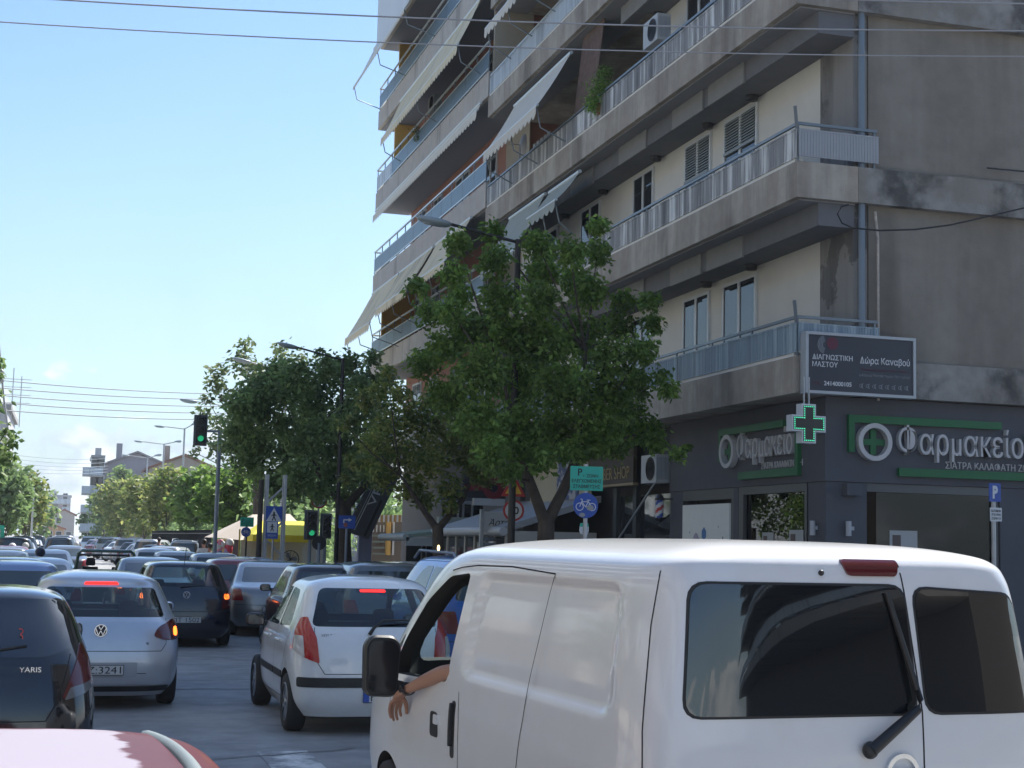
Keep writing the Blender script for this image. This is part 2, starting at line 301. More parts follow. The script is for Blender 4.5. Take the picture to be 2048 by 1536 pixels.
for k, z in enumerate(ZB):
    s_ = MB(); s_.box(X0, XA-.005, YC, YS-.02, z, z+FH)
    if k > 1: q_ = MB(); q_.box(XA-.004, XA+1.499, 29.41, YS-.02, z+.01, z+FH-.01); q_.build('recess_floor', conc, A)
    s_ = s_; s_.build('balcony_slab', conc, A)
    s_ = MB(); s_.box(XA, 34, YC-.004, YC+.145, z-.0, z+FH); s_.build('side_fascia', concdark, A)
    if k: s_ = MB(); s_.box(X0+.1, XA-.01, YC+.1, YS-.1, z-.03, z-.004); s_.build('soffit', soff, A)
    # box beams hanging under the slab above each balcony
    if k >= 1:
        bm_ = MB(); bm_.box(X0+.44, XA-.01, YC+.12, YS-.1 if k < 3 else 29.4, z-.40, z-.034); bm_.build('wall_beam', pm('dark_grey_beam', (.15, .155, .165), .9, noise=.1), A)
        for q, y in enumerate([23.86+i*3.15/1 for i in range(5)]+[]):
            if k >= 3 and q > 2: continue
            yy = [23.87, 25.68, 28.6, 31.9, 34.9][q]; wd = [1.55, 1.5, 1.6, 1.6, 1.5][q]
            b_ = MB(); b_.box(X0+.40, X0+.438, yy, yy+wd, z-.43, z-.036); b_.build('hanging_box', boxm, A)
        for yy in (24.6, 26.6, 29.3, 32.6, 35.4):
            if k > 2 and yy > 29.4: continue
            l_ = MB(); l_.lathe([(0, z-.50), (.1, z-.50), (.12, z-.44), (.12, z-.405)], (XA-.17, yy, 0), n=12); l_.build('soffit_lamp', BLACK, A)
    # railing
    zt = z+FH; R = MB(); R.bar((X0+.04, YC+.05, zt+.62), (X0+.04, YS-.1, zt+.62), .045, .045); R.bar((X0+.02, YC+.04, zt+.62), (XA+.35, YC+.04, zt+.62), .045, .045)
    r_ = R.build('railing', railm if k < 3 else railw, A)
    y = YC+.05
    while y < YS: P = MB(); P.bar((X0+.04, y, zt-.02), (X0+.04, y, zt+.6), .03, .03); P.build('post', railm, r_); y += 1.62
    P = MB(); P.bar((XA+.3, YC+.04, zt), (XA+.3, YC+.04, zt+.62), .03, .03); P.build('post', railm, r_)
    wm = MB(); wm.box(X0+.01, X0+.16, YC+.1, YS-.12, zt+.002, zt+.06); wm.build('upstand', pm('white_upstand', (.75, .74, .7), .7), r_)
    y = YC+.02; i = 0
    while y < YS-.3:
        y1 = min(y+3.2, YS-.12); pn = MB()
        for a, b in ((X0-.004, X0+.012),):
            nn = int((y1-y)/.09)
            for c in range(nn):
                ya = y+(y1-y-.02)*c/nn; yb = y+(y1-y-.02)*(c+.62)/nn; yc = y+(y1-y-.02)*(c+1)/nn
                pn.box(a, b, ya, yb, zt+.08, zt+.5); pn.box(a+.006, b, yb+.0001, yc-.0001, zt+.081, zt+.499)
        pn.box(X0-.012, X0+.02, y, y1-.02, zt+.501, zt+.53); pn.box(X0-.01, X0+.02, y, y1-.02, zt+.055, zt+.0795)
        pn.build('railing_panel', [railb, railp, railp, railp, raill, railp][k] if not (k == 3 and i > 2) else raill, r_); y = y1; i += 1
    pn = MB(); nn = 28; xa_, xb_ = X0+.03, XA+.36
    for c in range(nn):
        a = xa_+(xb_-xa_)*c/nn; b = xa_+(xb_-xa_)*(c+.6)/nn; d = xa_+(xb_-xa_)*(c+1)/nn
        pn.box(a, b, YC-.012, YC+.01, zt+.08, zt+.5); pn.box(b+.0001, d-.0001, YC-.004, YC+.01, zt+.081, zt+.499)
    pn.box(xa_, xb_, YC-.014, YC+.012, zt+.501, zt+.525)
    pn.build('railing_panel', [railb, pm('grey_corrugated_panel', (.34, .36, .38), .55, noise=.05), railp, railp, railp, railp][k], r_)
    pl = MB(); pl.bar((X0+.02, YC+.04, zt+.5), (X0-.09, YC-.1, zt+.85), .05, .025); pl.build('corner_bracket', railm, r_)
    # windows
    zf = z+.5
    if k <= 5:
        for (a, b, sh) in ((24.66, 26.12, .38 if k == 1 else (.2 if k > 1 else 0)), (26.75, 28.05, .45 if k == 1 else 0), (29.78, 31.0, 0), (33.2, 34.6, .3 if k == 2 else 0), (36.4, 38.6, .5 if k > 2 else 0)):
            win(A, a, b, zf+(.1 if k == 0 else (.5 if k < 2 else .05)), zf+(2.08 if k == 0 else 2.18), sh, XA if (k < 2 or a < 29.4) else XA+1.5)
    # cladding strip near barrier wall between flats
    if k >= 9:
        sc = MB(); sc.box(X0+.25, XA-.37, 33.0, 33.06, z+FH+.003, ZB[k+1]-.035 if k+1 < len(ZB) else z+3); sc.build('balcony_divider', pm('divider_plaster', (.25, .25, .24), .9), A)
for k, z in enumerate(ZB[:-1]): dp = MB(); dp.tube([(XA+.10, YC+.085, z+FH-.05), (XA+.10, YC+.085, ZB[k+1]+.05)], .052, 12); dp.build('downpipe', pm('blue_grey_pipe', (.17, .22, .27), .5), A)
dp = MB(); dp.tube([(XA+.38, YC+.06, 4.3), (XA+.38, YC+.06, 6.9), (XA+.33, YC+.06, 7.35)], .022, 8); dp.build('conduit', pm('rusty_conduit', (.45, .4, .35), .7, noise=.4, ns=9), A)
# ground floor: pharmacy
shop = pm('shop_grey_paint', (.082, .088, .104), .75, noise=.08, ns=3, bump=.1, bs=50)
XS = 11.4; YF = 21.2
b = MB(); b.box(XS, 34, YF, 27.55, 3.0, 4.335); b.build('shop_fascia', shop, A)
for q_ in ((XS+.02, XS+.74, YF+.02, YF+.6), (XS+.02, XS+.3, 24.42, 24.62), (XS+.02, XS+.3, 26.92, 27.55), (14.57, 15.6, YF+.02, YF+.4), (19, 19.5, YF+.02, YF+.4)): b = MB(); b.box(*q_, 0.13, 2.995); b.build('shop_pillar', shop, A)
b = MB(); b.box(XS+.02, XS+.08, 21.85, 24.4, 2.86, 2.995); b.box(XS+.02, XS+.08, 24.22, 24.4, .13, 2.86); b.box(XS+.02, XS+.08, 21.85, 21.93, .13, 2.86); b.box(12.16, 14.56, YF+.05, YF+.1, 2.86, 2.995); b.box(14.48, 14.56, YF+.05, YF+.1, .13, 2.86); b.box(XS+.02, XS+.08, 24.62, 26.92, 2.8, 2.995); b.box(XS+.02, XS+.08, 24.62, 24.72, .13, 2.8); b.build('shopfront_frame', pm('dark_aluminium', (.1, .11, .12), .4, .5), A)
b = MB(); b.box(XS+.1, XS+.12, 21.93, 24.22, .13, 2.86); b.box(12.18, 14.48, YF+.12, YF+.14, .13, 2.86); b.box(15.6, 19, YF+.12, YF+.14, .13, 2.98); b.build('shop_window', glassmat('shop_clear_glass', (.22, .24, .24), .0), A)
goods = [pm('goods_box_'+str(i), c, .6) for i, c in enumerate(((.4, .42, .4), (.12, .3, .2), (.35, .16, .12), (.15, .22, .35), (.45, .4, .28)))]
b = MB(); b.box(11.45, 17.79, 21.4, 24.69, .1, .13); b.build('shop_floor', pm('shop_floor_tile', (.12, .12, .12), .5), A)
for (x0_, x1_, y0_, y1_) in ((12.4, 17.6, 24.3, 24.65), (12.5, 14.3, 22.4, 22.7), (15.2, 17.4, 22.8, 23.1)):
    fr2 = MB(); [fr2.box(x0_, x1_, y0_, y1_, z_, z_+.03) for z_ in (.5, .9, 1.3, 1.7, 2.1)]; fr2.box(x0_, x1_, y1_-.02, y1_, .13, 2.4); sh_ = fr2.build('display_shelf', pm('shelf_laminate', (.12, .12, .12), .6), A)
    for z_ in (.53, .93, 1.33, 1.73):
        x_ = x0_+.05
        while x_ < x1_-.2: w2_ = rnd.uniform(.08, .2); g_ = MB(); g_.box(x_, x_+w2_, y0_+.03, y1_-.05, z_, z_+rnd.uniform(.12, .3)); g_.build('boxed_goods', goods[rnd.randrange(5)], sh_); x_ += w2_+rnd.uniform(.02, .12)
for (x_, y_, w2_, h2_, ax_) in ((XS+.09, 23.6, .42, .3, 'y'), (XS+.09, 22.6, .5, .34, 'y'), (12.6, YF+.11, .5, .36, 'x')):
    g_ = MB(); g_.box(x_, x_+.004, y_-w2_, y_, 1.9, 1.9+h2_) if ax_ == 'y' else g_.box(x_, x_+w2_, y_, y_+.004, 1.9, 1.9+h2_); pp_ = g_.build('window_notice', pm('notice_paper', (.4, .41, .4), .7), A)
    g_ = MB(); (g_.box(x_-.002, x_-.0005, y_-w2_*.45, y_-w2_*.1, 1.93, 1.9+h2_*.8) if ax_ == 'y' else g_.box(x_+.05, x_+.2, y_-.002, y_-.0005, 1.93, 1.9+h2_*.8)); g_.build('notice_print', pm('notice_print', (.12, .09, .08), .7), pp_)
po = MB(); po.box(XS-.01, XS+.03, 24.74, 26.86, .3, 2.72); pp = po.build('window_poster', pm('poster_white', (.78, .79, .74), .6, noise=.04), A)
fb = MB()                                                    # blue figure leaning, flat print on the poster
for poly in ([(0, 0), (.62, 0), (.55, .14), (.3, .22), (.28, .55), (.2, .72), (.1, .7), (.06, .5), (.1, .3), (-.02, .2)], [(.12, .74), (.2, .8), (.2, .92), (.13, 1.0), (.05, .93), (.05, .8)]):
    fb.prism([(-u*1.3, v*.95) for u, v in poly], (XS-.013, 26.0, 1.35), (0, 1, 0), (0, 0, 1), (.002, 0, 0))
fb.build('printed_figure', pm('print_blue', (.08, .2, .42), .6), pp)
fb = MB(); disc(fb, (XS-.013, 26.2, 1.95), (0, .16, 0), (0, 0, .24), (.002, 0, 0), 1); fb.build('printed_blot', pm('print_lilac', (.36, .33, .42), .6), pp)
fb = MB()
for yy, zz, r in ((26.68, 1.95, .05), (26.66, 1.6, .07), (24.88, 1.75, .06), (25.0, 2.1, .03), (24.9, 1.4, .05), (26.5, 2.2, .02), (25.2, 2.3, .02)): disc(fb, (XS-.013, yy, zz), (0, .5, 0), (0, 0, 1), (.002, 0, 0), r, 9)
fb.build('printed_marks', BLACK, pp)
lamp = pm('lamp_grey', (.4, .42, .45), .4)
for (x_, y_) in ((XS-.02, 21.5), (XS+.42, YF-.05)):
    b = MB(); b.tube([(x_-.04, y_, 2.15), (x_-.04, y_, 2.38)], .045, 12); b.box(x_-.04, x_+.05, y_-.02, y_+.02, 2.24, 2.3); b.build('wall_lamp', lamp, A)
b = MB(); b.box(XS+.3, XS+.55, YF-.16, YF+.02, 2.78, 2.97); b.build('alarm_box', shop, A)
# pharmacy lettering and green trim, on both faces
green = pm('pharmacy_green', (.012, .13, .045), .5); lett = pm('letter_grey_white', (.5, .5, .5), .5); letd = pm('letter_side', (.32, .32, .33), .6)
def pharm(par, f, ux, tw):
    """f(u,v,d) -> point on the band, u metres from its start, v height, d proud"""
    U = (Vector(f(1, 0, 0))-Vector(f(0, 0, 0))); V = Vector((0, 0, 1)); N = U.cross(V)
    def bx(u0, u1, v0, v1): g.prism([(u0, v0), (u1, v0), (u1, v1), (u0, v1)], f(0, 0, 0), U, V, N*.07)
    g = MB(); bx(0, .1, 3.47, 4.06); bx(.1001, tw*.83, 3.94, 4.06); bx(ux+.02, tw, 3.12, 3.25)
    if tw < 4: bx(tw-.1001, tw, 3.2501, 3.9)
    g.build('green_trim', green, par)
    O = Vector(f(.44, 3.64, 0)); g = MB(); ring(g, O, U, V, N*.12, .225, .30); g.build('logo_ring', lett, par)
    g = MB(); c = O; g.prism([(-.05, -.2), (.05, -.2), (.05, -.05), (.2, -.05), (.2, .05), (.05, .05), (.05, .2), (-.05, .2), (-.05, .05), (-.2, .05), (-.2, -.05), (-.05, -.05)], c, U, V, N*.05); g.build('logo_cross', green, par)
    text('Φαρμακείο', Vector(f(ux, 3.36, 0)), U, V, (tw-ux)*.93, .58, lett, par, ext=.09)
    text('ΣΙΑΤΡΑ ΚΑΛΑΦΑΤΗ ΖΩΗ', Vector(f(ux+.5*(tw-ux)*.6+.15, 3.27, 0)), U, V, (tw-ux)*.66, .12, lett, par, ext=.015)
sg = thing('pharmacy_sign', 'grey raised pharmacy lettering with green trim on the side wall, right of the corner', 'sign', (11.8, YF, 3.1))
pharm(sg, lambda u, v, d: (11.78+u, YF-.002-d, v), .87, 3.35)
sg = thing('pharmacy_sign', 'grey raised pharmacy lettering with green trim on the street wall, left of the green cross', 'sign', (XS, 25.0, 3.1))
pharm(sg, lambda u, v, d: (XS-.002-d, 25.1-u, v), .82, 3.1)
# ---------------- the far block ----------------
B = thing('apartment_building', 'taller cream and terracotta apartment block with blue balcony railings beyond the corner block', 'building', (X0, YS+.05, 0))
fc = pm('pale_fascia_plaster', (.47, .435, .39), .9, noise=.1, ns=3, bump=.15, bs=40, streak=((.47, .45, .42), .7, 1.6, .12))
terra = pm('terracotta_wall', (.38, .19, .14), .9, noise=.08, ns=2); yel = pm('yellow_ochre_wall', (.62, .4, .12), .9, noise=.06, ns=2); tan = pm('cream_wall', (.42, .37, .29), .9, noise=.05)
XT = 12.1; ZT = [4.85, 8.05, 11.25, 14.45, 17.68, 20.9]; TH = .72
w_ = MB(); w_.box(XT, 30, YS+.3, 55.3, 0.1, 4.85); w_.build('ground_floor_wall', pm('ground_floor_grey', (.12, .12, .125), .8, noise=.1), B); w_ = MB()
for a, b_ in zip(ZT, ZT[1:]+[23.6]): w_.box(XT, 30, YS+.3, 55.3, a+.0, b_-.0)
w_.build('wall', terra, B)
w_ = MB(); w_.box(XT-.03, XT-.001, YS+.1, 42.2, 4.9, 23.5); w_.build('stair_wall', tan, B)
w_ = MB(); w_.box(X0+.15, XT-.001, YS+.02, YS+.12, 13.9, 23.5); w_.build('party_wall', tan, B)
for k, z in enumerate(ZT):
    zt = z+TH; s_ = MB(); s_.box(X0, XT-.004, YS+.02, YE, z, zt); s_.box(XT, 26, 55.304, YE, z, zt); s_.build('balcony_slab', fc, B)
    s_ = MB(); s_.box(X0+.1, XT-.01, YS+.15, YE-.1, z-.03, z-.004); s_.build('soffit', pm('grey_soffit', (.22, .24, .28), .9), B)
    R = MB(); R.bar((X0+.03, YS+.1, zt+.9), (X0+.03, YE-.03, zt+.9), .05, .05); R.bar((X0+.03, YS+.1, zt+.62), (X0+.03, YE-.03, zt+.62), .035, .03); R.bar((X0+.03, YS+.1, zt+.1), (X0+.03, YE-.03, zt+.1), .04, .04); R.bar((X0+.03, YE-.03, zt+.9), (XT, YE-.03, zt+.9), .05, .05)
    r_ = R.build('railing', railw, B); y = YS+.1
    while y < YE: P = MB(); P.bar((X0+.03, y, zt), (X0+.03, y, zt+.9), .03, .03); P.build('post', railm, r_); y += 1.32
    y = YS+.12; i = 0
    while y < YE-.1:
        y1 = min(y+2.64, YE-.04); pn = MB(); pn.box(X0+.02, X0+.045, y+.02, y1-.02, zt+.12, zt+.6); pn.build('railing_panel', raill if (k == 3 and y > 51) else railg, r_); y = y1
    pn = MB(); pn.box(X0+.05, XT-.1, YE-.05, YE-.03, zt+.12, zt+.6); pn.build('railing_panel', railg, r_)
    if k in (1, 3, 4): pt = MB(); pt.box([0, X0+.15, 0, X0+.42, X0+.5][k], XT-.002, 54.6, 54.75, zt+.003, ZT[k+1]-.035 if k < 5 else 23); pt.build('end_wall', yel, B)
    for (a, b_) in ((43.2, 44.6), (46.5, 48.3), (50.2, 51.4), (52.6, 54.0)): win(B, a, b_, zt+.05, zt+2.1, .35 if (a > 46 and k % 2) else .15, XT-.003)
w_ = MB(); w_.box(10.15, 10.2, 44, 53.3, 19.9, 24.6); w_.box(10.2, XT, 53.2, 53.3, 21.7, 24.6); w_.build('roof_screen', pm('white_roof_screen', (.62, .66, .68), .7, streak=((.7, .72, .73), .6, 1, .1)), B)
# ---------------- awnings ----------------
can = pm('cream_canvas', (.70, .60, .40), .85, noise=.05, ns=2, streak=((.66, .62, .52), .5, 2, .3)); canw = pm('pale_canvas', (.66, .62, .53), .85, noise=.05); cang = pm('grey_green_canvas', (.34, .37, .33), .85, noise=.06)
def awning(label, xt, zt_, xb, zb, y0, y1, m, val=.3, arms=True, fold=0):
    t = thing('awning', label, 'awning', (xt, y0, zt_), group='balcony awnings'); f = MB(); n = max(6, int((y1-y0)/.4))
    vs = []; K = 5
    for i in range(n+1):
        for j in range(K+1):
            q = j/K; sag = .05*math.sin(math.pi*q)+.012*math.sin(i*1.9)*q; vs.append((xt+(xb-xt)*q, y0+(y1-y0)*i/n, zt_+(zb-zt_)*q-sag))
    f.add(vs, [(i*(K+1)+j, i*(K+1)+j+1, (i+1)*(K+1)+j+1, (i+1)*(K+1)+j) for i in range(n) for j in range(K)], True); f.build('canvas', m, t)
    v = MB(); nn = int((y1-y0)/.32)
    for i in range(nn):
        a = y0+(y1-y0)*i/nn; b_ = y0+(y1-y0)*(i+1)/nn; L_ = val
        v.prism([(0, 0), (0, -L_*.6), ((b_-a)*.25, -L_*.9), ((b_-a)*.5, -L_), ((b_-a)*.75, -L_*.9), (b_-a, -L_*.6), (b_-a, 0)], (xb-.03, a, zb-.02), (0, 1, 0), (.05, 0, 1), (.004, 0, 0))
    v.build('valance', m, t)
    br = MB(); br.tube([(xb, y0-.03, zb), (xb, y1+.03, zb)], .03, 8); br.tube([(xt, y0-.03, zt_), (xt, y1+.03, zt_)], .045, 8); br.build('roller_bar', railw, t)
    if arms:
        for y in (y0+.1, (y0+y1)/2, y1-.1):
            a = MB(); a.tube([(xb, y, zb), (xb+.12, y, zb-.5), (X0+.0, y, zb-.78)], .018, 6); a.build('arm', railm, t)
awning('cream awning over the second balcony of the far block, its near half', 10.72, 11.2, 9.92, 9.85, 45.6, 50.5, can, .3)
awning('cream awning at the far corner of the far block, hanging out furthest over the street', 10.72, 11.2, 9.75, 9.42, 50.7, 55.4, can, .3)
awning('narrow yellowish awning at the joint of the two blocks, behind the street lamp head', 10.72, 11.2, 10.0, 9.9, 41.0, 45.2, can, .25)
awning('long cream awning with scalloped edge on the upper balcony of the far block', 10.75, 17.6, 10.1, 16.15, 40.6, 51.5, can, .3)
awning('rolled up grey awning with scalloped edge under the middle balcony of the far block', 10.7, 14.35, 10.62, 14.15, 40.2, 55.2, canw, .28, False)
awning('open awning frame under the roof screen of the far block', 10.5, 20.8, 9.75, 19.2, 46.5, 55.6, canw, .15)
awning('pale awning with thin arms over the third balcony of the corner block', 10.85, 13.45, 10.05, 12.1, 32.6, 37.2, canw, .3)
awning('grey green awning just above the big tree, nearer of two', 10.85, 10.4, 10.3, 9.7, 31.8, 34.0, cang, .25)
awning('grey green awning beside the street lamp pole above the tree', 10.85, 10.45, 10.1, 9.0, 34.4, 37.4, cang, .25)
awning('white awning high on the corner block next to the joint', 10.85, 16.75, 10.1, 15.6, 33.6, 37.6, canw, .3)
# bamboo screen, plant, air conditioners
bs = MB(); y = 31.0
while y < 32.4: bs.tube([(X0+.3, y, 13.78), (X0+.14, y+.35, 11.25)], .021, 5); y += .042
o = bs.build('bamboo_screen', pm('bamboo_brown', (.16, .11, .09), .8, noise=.3, ns=6)); tag(o, 'brown bamboo screen rolled down on the balcony behind the hanging plant', 'blind')
def ac(x, y, z, lab, face='-x', w=.8):
    t = thing('air_conditioner', lab, 'air conditioner', (x, y, z), group='air conditioner units'); b_ = MB(); b_.box(0, .3, 0, w, 0, .56); b_.build('casing', pm('ac_white', (.45, .47, .47), .5, noise=.08), t, world=False)
    g = MB(); ring(g, (-.006, w*.36, .28), (0, 1, 0), (0, 0, 1), (-.01, 0, 0), .215, .235)
    for i in range(5): ring(g, (-.008, w*.36, .28), (0, 1, 0), (0, 0, 1), (-.006, 0, 0), .03+i*.04, .037+i*.04, 20)
    g.build('fan_grille', BLACK, t, world=False); g = MB(); disc(g, (-.002, w*.36, .28), (0, 1, 0), (0, 0, 1), (-.002, 0, 0), .215); g.build('fan_opening', DARK, t, world=False)
    g = MB()
    for i in range(9): g.box(.03+i*.028, .04+i*.028, -.004, 0, .06, .5)
    g.build('side_louvres', GREYP, t, world=False)
ac(X0+.35, 27.9, 12.3, 'white air conditioner outdoor unit high on the corner block behind the streaked railing')
ac(11.0, 47.4, 16.2, 'pale air conditioner unit hanging on the far block below the cream awning')
ac(11.15, 27.66, 3.18, 'white air conditioner outdoor unit over the barber shop door, beside the pharmacy')
g = MB(); g.bar((11.15, 27.7, 3.17), (11.6, 31.2, 1.9), .03, .03); tag(g.build('support_strut', STEEL), 'thin slanting strut below the air conditioner over the barber shop', 'strut')
b = thing('diagnostic_centre_sign', 'dark grey framed medical diagnostic centre sign box at the corner of the first balcony', 'sign', (11.0, 20.9, 4.4))
def P1(px, py): p = hY(px, py, 20.82); return p
sa = hY(1616, 780, 20.82); sb_ = hY(1826, 792, 20.82); zt_ = hY(1616, 668, 20.82).z; zb_ = sa.z; x1_ = sb_.x
m_ = MB(); m_.box(sa.x, x1_, 20.825, 20.98, zb_, zt_); m_.build('sign_board', pm('sign_navy', (.04, .05, .068), .35), b)
m_ = MB(); fr_ = .045
m_.box(sa.x-fr_, x1_+fr_, 20.8, 20.99, zt_, zt_+fr_); m_.box(sa.x-fr_, x1_+fr_, 20.8, 20.99, zb_-fr_, zb_); m_.box(sa.x-fr_, sa.x, 20.8, 20.99, zb_+.001, zt_-.001); m_.box(x1_, x1_+fr_, 20.8, 20.99, zb_+.001, zt_-.001); m_.build('sign_frame', pm('sign_frame_grey', (.42, .45, .48), .4, .3), b)
W_ = x1_-sa.x; Hh = zt_-zb_; wt = pm('sign_white', (.62, .64, .66), .5); gy = pm('sign_grey_print', (.25, .27, .3), .5); mr_ = pm('sign_maroon_print', (.11, .02, .045), .5)
def st(s, u, v, w, h, m, **k): text(s, (sa.x+u*W_, 20.822, zb_+v*Hh), (1, 0, 0), (0, 0, 1), w*W_, h*Hh, m, b, ext=.002, **k)
st('ΔΙΑΓΝΩΣΤΙΚΗ', .04, .56, .38, .095, wt, bold=.01); st('ΜΑΣΤΟΥ', .04, .43, .24, .095, wt, bold=.01); st('Δώρα Καναβού', .49, .50, .48, .16, wt, bold=.01)
st('Διδάκτωρ Πανεπιστημίου Θεσσαλίας', .48, .29, .49, .065, gy); st('2414000105', .15, .1, .26, .08, wt, bold=.02); st('Χειρουργός Μαστού', .50, .40, .44, .055, mr_); st('ΤΗΛ.', .04, .1, .08, .07, mr_)
g = MB()
for r in (.06, .085, .11, .135): ring(g, (sa.x+.17*W_, 20.822, zb_+.83*Hh), (1, 0, 0), (0, 0, 1), (0, -.002, 0), r, r+.012, 16, math.pi*.6, math.pi*1.4)
for i in range(8):
    c_ = (sa.x+(.50+i*.062)*W_, 20.822, zb_+.13*Hh)
    ring(g, c_, (1, 0, 0), (0, 0, 1), (0, -.002, 0), .022, .03, 10); ring(g, (c_[0]+.05, c_[1], c_[2]), (1, 0, 0), (0, 0, 1), (0, -.002, 0), .034, .045, 8, math.pi*.6, math.pi*1.4)
g.build('printed_rings', gy, b); g = MB(); disc(g, (sa.x+.23*W_, 20.822, zb_+.86*Hh), (1, 0, 0), (0, 0, 1), (0, -.002, 0), .1); g.build('printed_disc', mr_, b)
# LED cross
cr = thing('pharmacy_cross', 'green LED pharmacy cross hanging from the corner of the first balcony', 'pharmacy cross', (11.0, 20.6, 3.3))
c0 = hY(1618, 847, 20.55); U = Vector((.995, .1, 0)).normalized(); N = Vector((.1, -.995, 0)).normalized(); V = Vector((0, 0, 1))
def plus(a, b_): return [(-a, -b_), (a, -b_), (a, -a), (b_, -a), (b_, a), (a, a), (a, b_), (-a, b_), (-a, a), (-b_, a), (-b_, -a), (-a, -a)]
g = MB(); g.prism(plus(.125, .30), c0-N*.16, U, V, N*.16); g.build('cross_case', pm('cross_white', (.55, .58, .6), .4), cr)
g = MB(); g.prism(plus(.1, .275), c0+N*.001, U, V, N*.006); g.build('cross_face', pm('cross_dark', (.008, .012, .012), .3), cr)
g = MB(); pts = plus(.083, .258); 
for i in range(12):
    a, b2 = Vector(pts[i]), Vector(pts[(i+1) % 12]); n = max(1, int((b2-a).length/.032))
    for k in range(n): q = a+(b2-a)*k/n; disc(g, c0+N*.008+U*q.x+V*q.y, U, V, N*.004, .009, 6)
g.build('cross_lights', pm('led_green', (.12, 1., .55), .4, emit=.5), cr)
g = MB(); g.prism(plus(.098, .273), c0+N*.0075, U, V, N*.0004)
g = MB()
for s_ in (-.04, .05): g.bar(c0+U*s_+V*.3-N*.08, c0+U*s_+V*.72-N*.08, .02)
g.build('cross_hanger', STEEL, cr)
